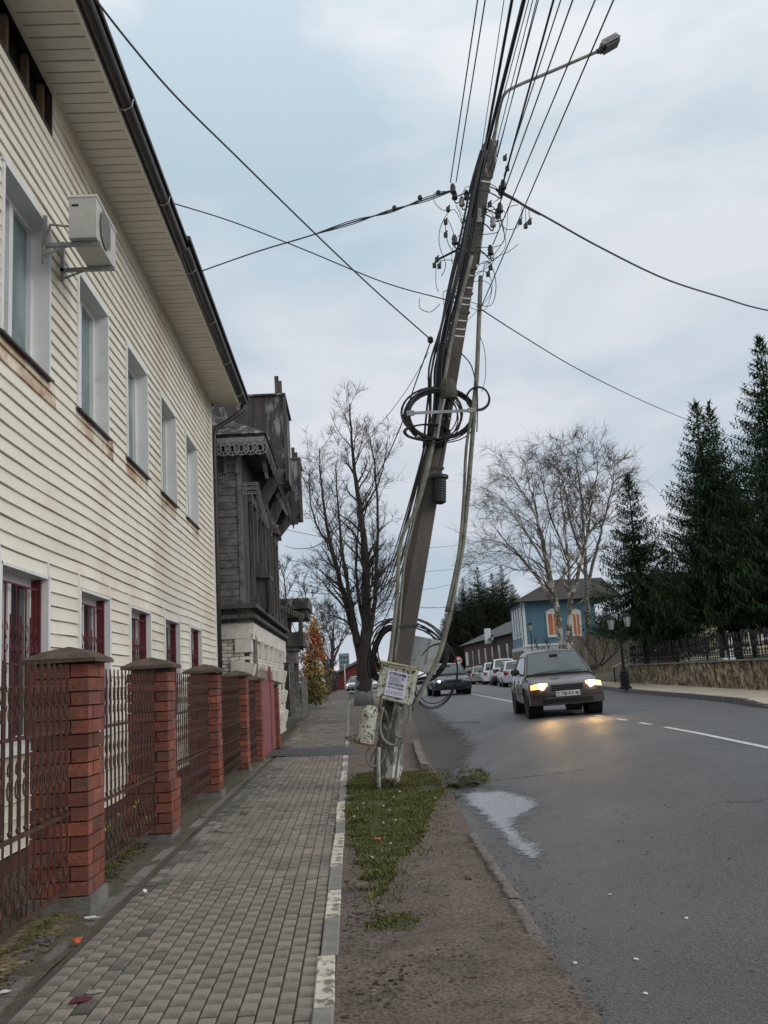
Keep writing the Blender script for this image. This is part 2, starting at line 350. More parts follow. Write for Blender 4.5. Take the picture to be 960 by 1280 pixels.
# striped kerb on the street side of the pavement
KERB = thing('kerb', (0,0,0), 'x', 'x'); del KERB['label']; del KERB['category']; KERB['kind'] = 'structure'
kms = []
for mt in (m_kerbw, m_kerbg):
    b_ = MB().box(-.05,.05,-.418,.418,-.12,.02); me = bpy.data.meshes.new('kerb_stone'); me.from_pydata(b_.v, [], b_.f)
    bb = bmesh.new(); bb.from_mesh(me); bmesh.ops.bevel(bb, geom=bb.edges[:], offset=.008, segments=1, affect='EDGES'); bmesh.ops.recalc_face_normals(bb, faces=bb.faces[:]); bb.to_mesh(me); bb.free(); me.materials.append(mt); kms.append(me)
pat = [1,0,1,0,1,0,1,0,0,1,0,0,1,1,1,0,0,1,0,1,0,1]
yy = 4.30-.85
for i in range(63):
    if not (20.3 < yy < 22.6):
        inst('kerb_stone', kms[1 if pat[(i+1) % len(pat)] == 1 else 0] if yy < 24 else kms[1], KERB,
             Matrix.LocRotScale(Vector((-.205+random.uniform(-.008,.008), yy, zg(-.2, yy)+random.uniform(-.004,.008))), Euler((0, random.gauss(0,.02), random.gauss(0,.006))), None))
    yy += .85
# concrete edging between pavement and fence
EDG = thing('fence_edging', (-1.77,8,zp(-1.77,8)), 'pale crumbling concrete edging strip along the foot of the iron fence', 'edging')
yy = 4.2
while yy < 20:
    L_ = random.uniform(.7, 1.15); w_ = random.uniform(.02,.05); z = zp(-1.77, yy)-random.uniform(0,.02)
    MB().box(-1.775-w_, -1.775+w_, yy, yy+L_-.02, z-.08, z+.003+random.uniform(0,.008)).build('edging_block', m_conc if 7.2 < yy < 10.6 else m_kerbr, EDG)
    yy += L_
# right kerb and sidewalk
RK = thing('far_kerb', (0,0,0), 'x', 'x'); del RK['label']; del RK['category']; RK['kind'] = 'structure'
yy = 17.2
while yy < 72:
    L_ = 1.0 if yy < 40 else 2.0
    a, b = XR(yy), XR(yy+L_-.02); hh = .13 if yy > 20.6 else .02+.11*max(0, (yy-17.5)/3.1)
    MB().hexa([(a,yy,zg(a,yy)-.1),(a+.14,yy,zg(a,yy)-.1),(b+.14,yy+L_-.02,zg(b,yy)-.1),(b,yy+L_-.02,zg(b,yy)-.1),(a+.02,yy,zg(a,yy)+hh),(a+.14,yy,zg(a,yy)+hh),(b+.14,yy+L_-.02,zg(b,yy)+hh),(b+.02,yy+L_-.02,zg(b,yy)+hh)]).build('kerb_stone', m_kerbd, RK)
    yy += L_
sheet('far_sidewalk', lambda y: XR(y)+(.13 if y > 17.2 else 0), lambda y: WX(y)+.3 if y < 46 else XR(y)+2.2, [y for y in ys_list(12, 75)], lambda x, y: zg(x, y)+.125*min(1, max(.05, (y-17.5)/3.2)), m_paver_r, 5)
# painted centre line
def line_strip(y0, y1, w=.10, name='road_marking'):
    ys = [y0+(y1-y0)*i/8 for i in range(9)]
    return sheet(name, lambda y: interp(CLt, y)-w/2, lambda y: interp(CLt, y)+w/2, ys, lambda x, y: zg(x, y)+.005, m_paint, 1)
line_strip(2, 15.3)
for y0 in (16.1, 17.8, 19.6, 21.5): line_strip(y0, y0+.75)
line_strip(27, 75, .12)
# pale wet patch and silt on the road, tapering round the clod
def poly_sheet(name, pts, mat, dz, kind='structure', n=3, **kw):
    bm = bmesh.new(); vv = [bm.verts.new((p[0], p[1], 0)) for p in pts]; bm.faces.new(vv)
    bmesh.ops.triangulate(bm, faces=bm.faces[:]); bmesh.ops.subdivide_edges(bm, edges=bm.edges[:], cuts=n, use_grid_fill=True)
    for v in bm.verts: v.co.z = zg(v.co.x, v.co.y)+dz
    for f_ in bm.faces:
        if f_.normal.z < 0: f_.normal_flip()
    me = bpy.data.meshes.new(name); bm.to_mesh(me); bm.free(); me.materials.append(mat)
    o = bpy.data.objects.new(name, me); C.objects.link(o)
    if kind: o['kind'] = kind
    for k, v in kw.items(): o[k] = v
    return o
def feather(o, pts, K=9., ns=24., lo=-.5, fn=None):
    me = o.data; at = me.attributes.new('edge', 'FLOAT', 'POINT'); n = len(pts)
    for i, v in enumerate(me.vertices):
        d = 9.
        if fn: at.data[i].value = fn(v.co); continue
        for k in range(n):
            a, b = pts[k], pts[(k+1) % n]; dx, dy = b.x-a.x, b.y-a.y; t = max(0, min(1, ((v.co.x-a.x)*dx+(v.co.y-a.y)*dy)/max(1e-9, dx*dx+dy*dy)))
            d = min(d, math.hypot(a.x+dx*t-v.co.x, a.y+dy*t-v.co.y))
        at.data[i].value = d
    m = me.materials[0].copy(); me.materials[0] = m; t = m.node_tree; n_ = t.nodes; l = t.links; b = n_['Principled BSDF']
    A = n_.new('ShaderNodeAttribute'); A.attribute_name = 'edge'; tc = n_.new('ShaderNodeTexCoord'); q = n_.new('ShaderNodeTexNoise'); q.inputs['Scale'].default_value = ns; q.inputs['Detail'].default_value = 8; q.inputs['Roughness'].default_value = .7; l.new(tc.outputs['Object'], q.inputs[0])
    m1 = n_.new('ShaderNodeMath'); m1.operation = 'MULTIPLY_ADD'; m1.inputs[1].default_value = K; m1.inputs[2].default_value = lo; l.new(A.outputs['Fac'], m1.inputs[0])
    m2 = n_.new('ShaderNodeMath'); m2.operation = 'MULTIPLY_ADD'; m2.inputs[1].default_value = 6; l.new(q.outputs[0], m2.inputs[0]); m2.inputs[2].default_value = -3.; m3 = n_.new('ShaderNodeMath'); m3.operation = 'ADD'; m3.use_clamp = True; l.new(m1.outputs[0], m3.inputs[0]); l.new(m2.outputs[0], m3.inputs[1]); l.new(m3.outputs[0], b.inputs['Alpha'])
def ragged(pxs, sub=5, amp=.05, dz=0):
    P = [GR(*p, dz) for p in pxs]; out = []
    for i in range(len(P)):
        a, b = P[i], P[(i+1) % len(P)]
        for j in range(sub):
            q = a.lerp(b, j/sub); q = q+Vector((random.gauss(0,amp), random.gauss(0,amp*2), 0)); out.append(q)
    return out
def wet_mat():
    m = bpy.data.materials.new('thin_water'); m.use_nodes = True; t = m.node_tree; n = t.nodes; l = t.links
    b = n['Principled BSDF']; tc = n.new('ShaderNodeTexCoord')
    q = n.new('ShaderNodeTexNoise'); q.inputs['Scale'].default_value = 60; q.inputs['Detail'].default_value = 8; l.new(tc.outputs['Object'], q.inputs[0])
    r = n.new('ShaderNodeMapRange'); r.inputs[1].default_value = .5; r.inputs[2].default_value = .68; l.new(q.outputs[0], r.inputs[0])
    mxx = n.new('ShaderNodeMix'); mxx.data_type = 'RGBA'; mxx.inputs[6].default_value = (.22,.23,.25,1); mxx.inputs[7].default_value = (.15,.15,.155,1)
    l.new(r.outputs[0], mxx.inputs[0]); l.new(mxx.outputs[2], b.inputs['Base Color'])
    r2 = n.new('ShaderNodeMapRange'); r2.inputs[3].default_value = .18; r2.inputs[4].default_value = .6; r2.inputs[1].default_value = .45; r2.inputs[2].default_value = .6
    l.new(q.outputs[0], r2.inputs[0]); l.new(r2.outputs[0], b.inputs['Roughness'])
    return m
m_wet = wet_mat()
SHX = lambda y: interp([(10,1.2),(13,1.6),(15,2.0),(17,2.35),(19,2.7),(22,2.85),(27,2.95),(45.7,3.3),(60,2.8)], y)
feather(sheet('road_shoulder', lambda y: XL(y)-.01, lambda y: max(XL(y)+.05, SHX(y)), ys_list(10, 60), lambda x, y: zg(x, y)+.004, MAT('old_asphalt', (.075,.068,.062), (.060,.055,.051), 2, .75, .6, 60, grain=.5, spec=.3), 14), [], 3.2, 7., -1., lambda c: min(max(XL(c.y)+.05, SHX(c.y))-c.x, (c.y-10)*.3))
pq_ = [(548,978),(600,978),(650,982),(690,990),(700,1008),(672,1026),(668,1040),(690,1060),(700,1080),(672,1094),(640,1086),(618,1062),(596,1040),(574,1016)]
rw = ragged(pq_, 4, .015); feather(poly_sheet('damp_asphalt', rw, MAT('damp_asphalt', (.045,.045,.046), (.035,.035,.036), 2, .32, .4, 60, grain=.4), .0035, n=6), rw, 5., 9., -.6)
rw = ragged([(572,992),(600,989),(640,990),(668,996),(678,1008),(655,1020),(645,1028),(660,1045),(680,1062),(681,1072),(665,1079),(650,1072),(632,1060),(618,1040),(600,1022),(584,1008)], 5, .018); feather(poly_sheet('puddle', rw, m_wet, .007, n=7), rw, 14., 20., -.4)
# broken kerb between verge and road
BK = thing('broken_kerb', GR(640,1120), 'broken sunken kerb of crumbling concrete between bare verge and road in the foreground', 'kerb')
for pts in ([(590,1045),(597,1056)],[(598,1058),(612,1080)],[(613,1082),(628,1104)],[(629,1106),(641,1126)],[(642,1128),(655,1147)],[(656,1149),(668,1170)],[(669,1172),(680,1188)]):
    a, b = GR(*pts[0]), GR(*pts[1]); d = (b-a).normalized(); nrm = Vector((-d.y, d.x, 0)); mb = MB(); k = 14; V = []
    for i in range(k+1):
        p = a.lerp(b, i/k); e0 = (.5 if i in (0, k) else 1.)*(1 if pts[0][1] < 1120 else .7 if pts[0][1] < 1165 else .35)
        for j in range(7):
            f = j/3-1; nz_ = noise.noise(Vector((p.x*14+j, p.y*14, j*.7))); q = p+nrm*f*(.055+.018*nz_)
            V.append((q.x, q.y, q.z+(-.03 if j in (0, 6) else e0*(.034+.016*nz_)*(1-.35*f*f))))
    mb.add(V, [(i*7+j, i*7+j+1, i*7+j+8, i*7+j+7) for i in range(k) for j in range(6)])
    mb.build('kerb_stone', m_kerbr, BK, smooth=True)
BK2 = thing('kerb_remnant', GR(524,945), 'short worn kerb remnant beside the road just behind the leaning pole', 'kerb')
for pts in ([(520,930),(523,942)],[(523,943),(527,953)],[(527,954),(531,962)]):
    a, b = GR(*pts[0]), GR(*pts[1])
    MB().hexa([(a.x-.08,a.y,-.05),(a.x+.08,a.y,-.05),(b.x+.08,b.y,-.05),(b.x-.08,b.y,-.05),(a.x-.07,a.y,a.z+.10),(a.x+.06,a.y,a.z+.09),(b.x+.07,b.y,b.z+.08),(b.x-.06,b.y,b.z+.1)]).build('kerb_stone', m_kerbr, BK2)
# ================================================================== SIDED HOUSE
WXF = -3.0; HY1 = 21.35; HY0 = -5.0; WTOP = 8.12
H = thing('sided_house', (-3,8,0), 'long two-storey house clad in cream siding with white window reveals on the left', 'house')
PIT_ = .139
uw = [(9.48+2.42*k-1.33, 9.48+2.42*k) for k in range(-4, 5)]
UZ0, UZ1, LZ0, LZ1 = 4.78, 6.42, 1.08, 2.68
holes = [(a, b, UZ0, UZ1) for a, b in uw]+[(a+.05, b, LZ0, LZ1) for a, b in uw]
# vent slot under the soffit, where siding is missing
VENT = (7.2, 9.62, 7.66, 8.12)
def segs_for(z0, z1):
    cuts = [(a, b) for a, b, c, d in holes+[VENT] if c < z1-.03 and d > z0+.03]
    cuts.sort(); out = []; y = HY0
    for a, b in cuts:
        if a > y: out.append((y, a))
        y = max(y, b)
    if y < HY1: out.append((y, HY1))
    return out
z = .2; r_ = 0
while z < WTOP-.02:
    z1 = min(z+PIT_, WTOP); ph = random.uniform(0, 9)
    for a, b in segs_for(z, z1):
        mb = MB()
        n = max(1, int((b-a)/.35))
        pts = []
        for i in range(n+1):
            yy = a+(b-a)*i/n; wv = .022*noise.noise(Vector((yy*.40, z*.30, 3)))+.007*noise.noise(Vector((yy*1.7, z, ph)))
            dx = .006*noise.noise(Vector((yy*.8, z*2, ph)))
            pts.append([(WXF+.004, yy, z1+wv-.001), (WXF+.020+dx, yy, z+.018+wv), (WXF+.025+dx, yy, z+.009+wv), (WXF+.002, yy, z+.003+wv)])
        V = [p for q in pts for p in q]; F_ = []
        for i in range(n):
            for j in range(3): k = i*4+j; F_.append((k, k+4, k+5, k+1))
        F_ += [(0,1,2,3), tuple(n*4+j for j in (3,2,1,0))]
        mb.add(V, F_)
        if UZ0-.40 < z < UZ0:
            for q_ in range(len(F_)):
                yc = V[F_[q_][0]][1]+.17
                if any(wa-.15 < yc < wb+.15 for wa, wb in uw): mb.m[q_] = 1
        mb.build('siding_board', [m_side, m_sides], H)
    z += PIT_
# wall shell behind the boards with openings, body and roof
mb = MB()
zcuts = [0, LZ0, LZ1, UZ0, UZ1, WTOP+.2]
def wallband(z0, z1, cuts, x=WXF):
    y = HY0
    for a, b in cuts:
        mb.box(x-.3, x, y, a, z0, z1); y = b
    mb.box(x-.3, x, y, HY1, z0, z1)
wallband(-.3, .2, []); wallband(.2, LZ0, []); wallband(LZ0, LZ1, [(a+.05, b) for a, b in uw]); wallband(LZ1, UZ0, []); wallband(UZ0, UZ1, uw); wallband(UZ1, 7.64, []); 
mb.box(WXF-.3, WXF, HY0, 7.2, 7.64, 8.3); mb.box(WXF-.3, WXF, 9.62, HY1, 7.64, 8.3); mb.box(WXF-.3, WXF-.16, 7.2, 9.62, 7.64, 8.3)
mb.box(-12, WXF-.3, HY0, HY0+.3, -.3, 8.3); mb.box(-12, WXF-.3, HY1-.3, HY1, -.3, 8.3); mb.box(-12, -11.7, HY0+.3, HY1-.3, -.3, 8.3)
mb.build('wall', MAT('wall_backing', (.05,.04,.03), None, 3, .9), H)
MB().box(WXF-.001, WXF+.035, HY0, HY1, -.2, .19).build('plinth', m_plinth, H)
for yy in (7.75, 8.35, 8.95, 9.45): MB().box(WXF-.12, WXF-.05, yy, yy+.07, 7.66, 8.12).build('stud', m_wood_r, H)
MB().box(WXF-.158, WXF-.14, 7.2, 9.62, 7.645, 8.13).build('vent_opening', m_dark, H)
MB().box(WXF, WXF+.045, HY1-.07, HY1+.01, .2, WTOP).build('corner_trim', m_trim, H)
MB().box(WXF+.002, WXF+.05, HY0, HY1, WTOP-.03, WTOP+.05).build('top_trim', m_soff, H)
MB().box(-7, WXF-.3, HY1+.002, HY1+.02, .2, WTOP).build('end_wall', m_side, H)
# soffit boards, fascia, gutter, roof edge
SX = -2.36; yy = 5.0
SZ = 8.10
while yy < HY1+.35:
    MB().box(WXF+.05, SX, yy, yy+.163, SZ+random.uniform(-.003,.003), SZ+.02).build('soffit_board', m_soff, H)
    yy += .185
MB().box(WXF, SX, 4, HY1+.4, SZ+.022, SZ+.04).build('soffit_backing', m_dark, H)
MB().box(SX, SX+.03, 4, HY1+.42, SZ-.05, SZ+.2).build('fascia', m_soff, H)
mb = MB(); pr = []
for i in range(9):
    a = math.pi*i/8; pr.append((SX+.10-.07*math.cos(a), SZ+.06-.075*math.sin(a)))
GY = [4, 9, 13.6, 13.62, 18, HY1+.5]
V = []; 
for j, yy in enumerate(GY):
    dz = .02*math.sin(yy*.9)+(.03 if yy > 13.61 else 0)
    for x_, z_ in pr: V.append((x_+(.03 if yy > 13.61 else 0), yy, z_+dz))
    for x_, z_ in reversed(pr): V.append((x_+(.03 if yy > 13.61 else 0), yy, z_+dz+.006 if False else z_+dz+.008))
F_ = []
for j in range(len(GY)-1):
    for i in range(18): k = j*18+i; k2 = j*18+(i+1) % 18; F_.append((k, k2, k2+18, k+18))
F_.append(tuple(range(18))); F_.append(tuple((len(GY)-1)*18+i for i in range(18)))
mb.add(V, F_).build('gutter', m_gut, H)
MB().hexa([(SX+.02,3.5,SZ+.13),(SX+.20,3.5,SZ+.10),(SX+.20,13.55,SZ+.12),(SX+.02,13.55,SZ+.15),(SX+.02,3.5,SZ+.19),(SX+.20,3.5,SZ+.15),(SX+.20,13.55,SZ+.17),(SX+.02,13.55,SZ+.2)]).build('roof_edge', m_roofb, H)
MB().hexa([(SX+.02,13.5,SZ+.16),(SX+.24,13.5,SZ+.15),(SX+.24,HY1+.55,SZ+.15),(SX+.02,HY1+.55,SZ+.16),(SX+.02,13.5,SZ+.25),(SX+.24,13.5,SZ+.21),(SX+.24,HY1+.55,SZ+.21),(SX+.02,HY1+.55,SZ+.25)]).build('roof_edge', m_roofb, H)
MB().hexa([(SX+.05,HY0,SZ+.14),(SX+.05,HY1+.5,SZ+.14),(-7.5,HY1+.5,10.2),(-7.5,HY0,10.2),(SX+.05,HY0,SZ+.2),(SX+.05,HY1+.5,SZ+.2),(-7.5,HY1+.5,10.27),(-7.5,HY0,10.27)]).build('roof', m_roofb, H)
MB().hexa([(-7.5,HY0,10.2),(-7.5,HY1+.5,10.2),(-12.6,HY1+.5,SZ+.14),(-12.6,HY0,SZ+.14),(-7.5,HY0,10.26),(-7.5,HY1+.5,10.26),(-12.6,HY1+.5,SZ+.2),(-12.6,HY0,SZ+.2)]).build('roof', m_roofb, H)
for yy in [7.8, 9.9, 12.1, 14.3, 16.5, 18.7, 20.9]:
    MB().tube([(SX+.02,yy,SZ+.12),(SX+.035,yy,SZ-.01),(SX+.10,yy,SZ-.035),(SX+.175,yy,SZ+.01),(SX+.19,yy,SZ+.1)], .009, 5).build('gutter_bracket', m_metal, H)
# downpipe
MB().tube([(SX+.1,HY1+.35,SZ),(SX+.1,HY1+.35,SZ-.12),(SX-.05,HY1+.25,SZ-.28),(WXF+.12,HY1+.1,SZ-.62),(WXF+.08,HY1+.06,SZ-.8),(WXF+.08,HY1+.06,4),(WXF+.08,HY1+.06,.15)], .055, 8).build('downpipe', m_gut, H, smooth=True)
# windows
for (a, b) in uw:
    # upper
    mb = MB(); d = .17; t = .045
    for (y0, y1, z0, z1) in ((a-.04,a+.012,UZ0,UZ1),(b-.012,b+.04,UZ0,UZ1),(a-.04,b+.04,UZ1-.012,UZ1+.05)):
        mb.box(WXF-d, WXF+.036, y0, y1, z0, z1)
    wf = mb.build('window', m_trim, H)
    mb = MB(); x0, x1 = WXF-d-.05, WXF-d+.03
    for (y0, y1, z0, z1) in ((a+.012,a+.08,UZ0+.02,UZ1-.012),(b-.08,b-.012,UZ0+.02,UZ1-.012),(a+.08,b-.08,UZ0+.02,UZ0+.09),(a+.08,b-.08,UZ1-.08,UZ1-.012),((a+b)/2-.05,(a+b)/2+.05,UZ0+.09,UZ1-.08)):
        mb.box(x0, x1, y0, y1, z0, z1)
    mb.build('sash', m_trim, wf)
    MB().box(x0+.02, x0+.03, a+.05, b-.05, UZ0+.05, UZ1-.05).build('pane', m_glassb, wf)
    MB().hexa([(WXF-d,a-.06,UZ0-.01),(WXF+.07,a-.06,UZ0-.05),(WXF+.07,b+.06,UZ0-.05),(WXF-d,b+.06,UZ0-.01),(WXF-d,a-.06,UZ0+.012),(WXF+.07,a-.06,UZ0-.03),(WXF+.07,b+.06,UZ0-.03),(WXF-d,b+.06,UZ0+.012)]).build('sill', m_gut, wf)
    # lower, with white casing and maroon bars
    a2 = a+.05; mb = MB()
    for (y0, y1, z0, z1) in ((a2-.055,a2+.012,LZ0,LZ1+.02),(b-.012,b+.055,LZ0,LZ1+.02),(a2-.01,b+.01,LZ1-.012,LZ1+.02)):
        mb.box(WXF-.15, WXF+.04, y0, y1, z0, z1)
    for y0 in (a2-.05, b+.012):
        mb.hexa([(WXF+.0,y0,LZ1+.02),(WXF+.04,y0,LZ1+.02),(WXF+.04,y0+.04,LZ1+.02),(WXF+.0,y0+.04,LZ1+.02),(WXF+.0,y0,LZ1+.14),(WXF+.03,y0,LZ1+.16),(WXF+.03,y0+.015,LZ1+.2),(WXF+.0,y0+.015,LZ1+.18)])
    wf = mb.build('window', m_trim, H)
    mb = MB(); x0, x1 = WXF-.20, WXF-.12
    for (y0, y1, z0, z1) in ((a2+.012,a2+.08,LZ0+.02,LZ1-.012),(b-.09,b-.012,LZ0+.02,LZ1-.012),(a2+.08,b-.09,LZ0+.02,LZ0+.1),(a2+.08,b-.09,LZ1-.09,LZ1-.012),((a2+b)/2-.04,(a2+b)/2+.04,LZ0+.1,LZ1-.09)):
        mb.box(x0, x1, y0, y1, z0, z1)
    mb.build('sash', m_trim, wf)
    MB().box(x0+.02, x0+.03, a2+.05, b-.05, LZ0+.05, LZ1-.05).build('pane', m_glass, wf)
    MB().box(WXF-.2, WXF+.08, a2-.05, b+.05, LZ0-.04, LZ0+.02).build('sill', m_trim, wf)
    mb = MB(); xx = WXF-.055
    mb.box(WXF-.13, WXF-.03, b-.05, b-.013, LZ0+.02, LZ1-.02)
    for zz in (LZ0+.07, LZ0+.75, LZ1-.12): mb.tube([(xx,a2+.03,zz),(xx,b-.05,zz)], .011, 4)
    nb = 9
    for i in range(nb):
        yy = a2+.08+(b-a2-.2)*i/(nb-1)
        mb.tube([(xx,yy,LZ0+.07),(xx,yy,LZ1-(.12 if i % 2 == 0 else .4))], .009, 4)
        for zc, s_ in ((LZ1-.55, 1), (LZ1-.68, -1), (LZ0+.5, 1), (LZ0+.38, -1)):
            mb.tube([(xx+.01, yy+.045*math.cos(t_)*(1-.07*q), zc+.065*math.sin(t_)*s_) for q, t_ in enumerate([k*.75 for k in range(8)])], .006, 3, cap=False)
    mb.build('window_grille', m_grille, H)
# ------------------------------------------------------------------ air conditioner on brackets
acx = -2.9
AC = thing('air_conditioner', (-2.6,9.3,6.1), 'white outdoor air-conditioner unit on angle brackets high on the cream siding', 'air conditioner')
ax0, ax1, ay0, ay1, az0, az1 = -2.68, -2.40, 9.16, 9.98, 6.15, 6.60
b_ = MB().box(ax0, ax1, ay0, ay1, az0, az1).build('casing', MAT('ac_white', (.52,.51,.47), (.46,.45,.41), 2, .5, dirt=(.3,.28,.24), dscale=4, dlo=.6, dhi=.8), AC)
MB().box(ax0-.01, ax1+.01, ay0-.01, ay1+.01, az1, az1+.02).build('lid', m_trim, AC)
MB().lathe([(.19,0),(.2,.02),(.17,.02)], (ax1, 9.48, 6.375), 20, Matrix.Rotation(math.pi/2, 3, 'Y')).build('fan_ring', m_cond, AC)
mb = MB()
for k in range(7): mb.tube([(ax1+.025, 9.48-.17+k*.055, 6.22), (ax1+.025, 9.48-.17+k*.055, 6.53)], .005, 4)
mb.build('fan_guard', m_metal, AC)
MB().box(ax0+.03, ax0+.1, ay0-.006, ay0, az1-.1, az1-.08).build('nameplate', m_dark, AC)
for yy in (9.25, 9.85):
    mb = MB(); mb.box(-2.97, -2.38, yy-.02, yy+.02, az0-.05, az0-.01); mb.box(-2.97, -2.93, yy-.02, yy+.02, 6.0, 6.45)
    mb.tube([(-2.95,yy,6.02),(-2.7,yy,az0-.04)], .012, 4); mb.build('bracket', m_metal, AC)
MB().tube([(ax0+.02,ay0+.05,6.3),(-2.85,ay0-.05,6.28),(-2.94,ay0+.03,6.1),(-2.955,9.2,5.9)], .014, 5).build('drain_hose', m_cond, AC)
# ================================================================== FENCE
def pier(y1, ztop, zbot, label, wide=False):
    x1 = -1.85; x0 = x1-.40; y0 = y1-.42
    P = thing('brick_pier', ((x0+x1)/2, (y0+y1)/2, zbot), label, 'pier', 'red brick piers of the fence')
    ch = .0975; n = max(1, round((ztop-.06-zbot-.05)/ch)); lw = .262; sw = .128
    MB().box(x0+.03, x1-.03, y0+.03, y1-.03, zbot-.1, ztop-.04).build('mortar_core', m_mort, P)
    MB().box(x0-.03, x1+.02, y0-.03, y1+.02, zbot-.2, zbot+.07).build('base', m_conc, P)
    W_, D_ = x1-x0, y1-y0
    key = (round(W_,3),)
    for i in range(n):
        z0 = zbot+.075+i*ch
        if z0+ch > ztop-.03: break
        ex = .03 if (wide and i < 5) else 0
        X0, X1, Y0, Y1 = x0-ex, x1+ex, y0-ex, y1+ex; s = .125+ex*.3
        if i % 2: R4 = [(X0, X1-s, Y0, Y0+s), (X1-s, X1, Y0, Y1-s), (X0+s, X1, Y1-s, Y1), (X0, X0+s, Y0+s, Y1)]
        else: R4 = [(X0+s, X1, Y0, Y0+s), (X0, X0+s, Y0, Y1-s), (X0, X1-s, Y1-s, Y1), (X1-s, X1, Y0+s, Y1)]
        for (a, b, c, d) in R4:
            g = .006; j = [random.uniform(-.0035,.0035) for _ in range(4)]
            MB().box(a+(g if a > X0 else 0)+j[0], b-(g if b < X1 else 0)+j[1], c+(g if c > Y0 else 0)+j[2], d-(g if d < Y1 else 0)+j[3], z0+.005, z0+ch-.006).build('brick', m_brick, P)
    o = .06; zc = ztop
    cx, cy = (x0+x1)/2, (y0+y1)/2
    V = [(x0-o,y0-o,zc-.035),(x1+o,y0-o,zc-.035),(x1+o,y1+o,zc-.035),(x0-o,y1+o,zc-.035),(x0-o,y0-o,zc-.005),(x1+o,y0-o,zc-.005),(x1+o,y1+o,zc-.005),(x0-o,y1+o,zc-.005),
         (x0+.06,y0+.06,zc+.05),(x1-.06,y0+.06,zc+.05),(x1-.06,y1-.06,zc+.05),(x0+.06,y1-.06,zc+.05),(cx,cy,zc+.085)]
    V = [(x+random.uniform(-.008,.008), y+random.uniform(-.008,.008), z+random.uniform(-.004,.004)) for x, y, z in V]
    MB().add(V, [(3,2,1,0),(0,1,5,4),(1,2,6,5),(2,3,7,6),(3,0,4,7),(4,5,9,8),(5,6,10,9),(6,7,11,10),(7,4,8,11),(8,9,12),(9,10,12),(10,11,12),(11,8,12)]).build('cap', m_cap, P)
piers = [(7.23, 1.78, .10, 'nearest red brick fence pier with a chipped edge and mossy concrete cap', False),
 (10.12, 1.78, .07, 'second fence pier, its lowest courses stepped out wider', True),
 (13.65, 1.77, .07, 'third red brick fence pier from the camera, beyond the stepped one', False),
 (17.2, 1.73, .05, 'fourth brick fence pier, between the last two iron panels', False),
 (19.9, 1.66, -.02, 'brick pier on the near side of the pink metal gate', False),
 (24.3, 1.58, -.08, 'last brick pier on the far side of the pink metal gate', False),
 (3.9, 1.78, .10, 'brick pier close beside the camera, outside the left edge', False)]
for p in piers: pier(*p)
# iron panels
bar_m = {}
def scroll_pts(h, w):
    pts = []
    for i in range(26):   # an S of two open curls
        t = i/25*2-1
        a = t*4.4
        r = .5*(1-abs(abs(t)-.0))  # shrinks to the ends
        pts.append(t)
    P = []
    for i in range(15):
        a = -math.pi*.5-i/14*math.pi*1.75; rr = 1-.35*(i/14)
        P.append((w*rr*math.cos(a), h*.5+h*.5*rr*math.sin(a)))
    P2 = [(-x, -z) for x, z in P]
    return list(reversed(P))+P2
mbs = MB(); mbs.tube([(0, y_, z_) for y_, z_ in scroll_pts(.115, .036)], .0055, 4, cap=False)
sc_me = bpy.data.meshes.new('scroll'); sc_me.from_pydata(mbs.v, [], mbs.f); sc_me.materials.append(m_iron)
mbp = MB(); mbp.box(-.0065,.0065,-.0065,.0065,0,1.42); mbp.add([(-.011,-.011,1.40),(.011,-.011,1.40),(.011,.011,1.40),(-.011,.011,1.40),(0,0,1.50)], [(0,1,4),(1,2,4),(2,3,4),(3,0,4),(3,2,1,0)])
pk_me = bpy.data.meshes.new('picket'); pk_me.from_pydata(mbp.v, [], mbp.f); pk_me.materials.append(m_iron)
mbp = MB(); mbp.box(-.005,.005,-.005,.005,0,1.0); mbp.lathe([(.003,-.04),(.012,-.025),(.014,-.012),(.006,0)], (0,0,0), 5)
pk2 = bpy.data.meshes.new('picket'); pk2.from_pydata(mbp.v, [], mbp.f); pk2.materials.append(m_iron)
def panel(y0, y1, zb, label, x=-1.98, sp=.128):
    P = thing('iron_fence', (x, (y0+y1)/2, zb), label, 'fence', 'wrought iron panels between the brick piers')
    for zz in (.12, .60, 1.16): MB().box(x-.01, x+.01, y0, y1, zb+zz-.012, zb+zz+.012).build('rail', m_iron, P)
    n = int((y1-y0)/sp); c0 = Vector((x, (y0+y1)/2, zb))
    for i in range(n):
        yy = y0+.05+(y1-y0-.1)*i/(n-1)
        inst('picket', pk_me, P, Matrix.LocRotScale(Vector((x, yy, zb+.12))-c0, Euler((random.gauss(0,.004),0,random.uniform(0,.3))), Vector((1,1,random.uniform(.97,1.02)))))
        yq = yy+.5*(y1-y0-.1)/(n-1)
        if i < n-1:
            inst('picket', pk2, P, Matrix.LocRotScale(Vector((x+.012, yq, zb+.66))-c0, None, Vector((1,1,.95))))
            for zz, s_ in ((.32, 1), (.93, -1), (1.36, 1)):
                inst('scroll', sc_me, P, Matrix.LocRotScale(Vector((x+.015, yq-.02, zb+zz))-c0, Euler((random.gauss(0,.03),0,0)), Vector((1,s_,1))))
panel(4.3, 6.80, .12, 'iron fence panel with scrolls nearest the camera, left of the first brick pier')
panel(7.25, 9.72, .10, 'iron fence panel between the first and second brick piers')
panel(10.15, 13.25, .10, 'iron fence panel between the second and third brick piers')
panel(13.67, 16.8, .08, 'iron fence panel between the third and fourth brick piers')
panel(17.22, 19.5, .04, 'short iron fence panel just before the pink metal gate')
G_ = thing('metal_gate', (-1.93, 21.9, -.05), 'pink-red sheet metal gate between the last two brick piers', 'gate')
MB().box(-1.95,-1.93,19.95,22.6,.02,1.62).build('gate_leaf', m_gate, G_); MB().box(-1.95,-1.93,22.64,23.85,.02,1.6).build('gate_leaf', m_gate, G_)
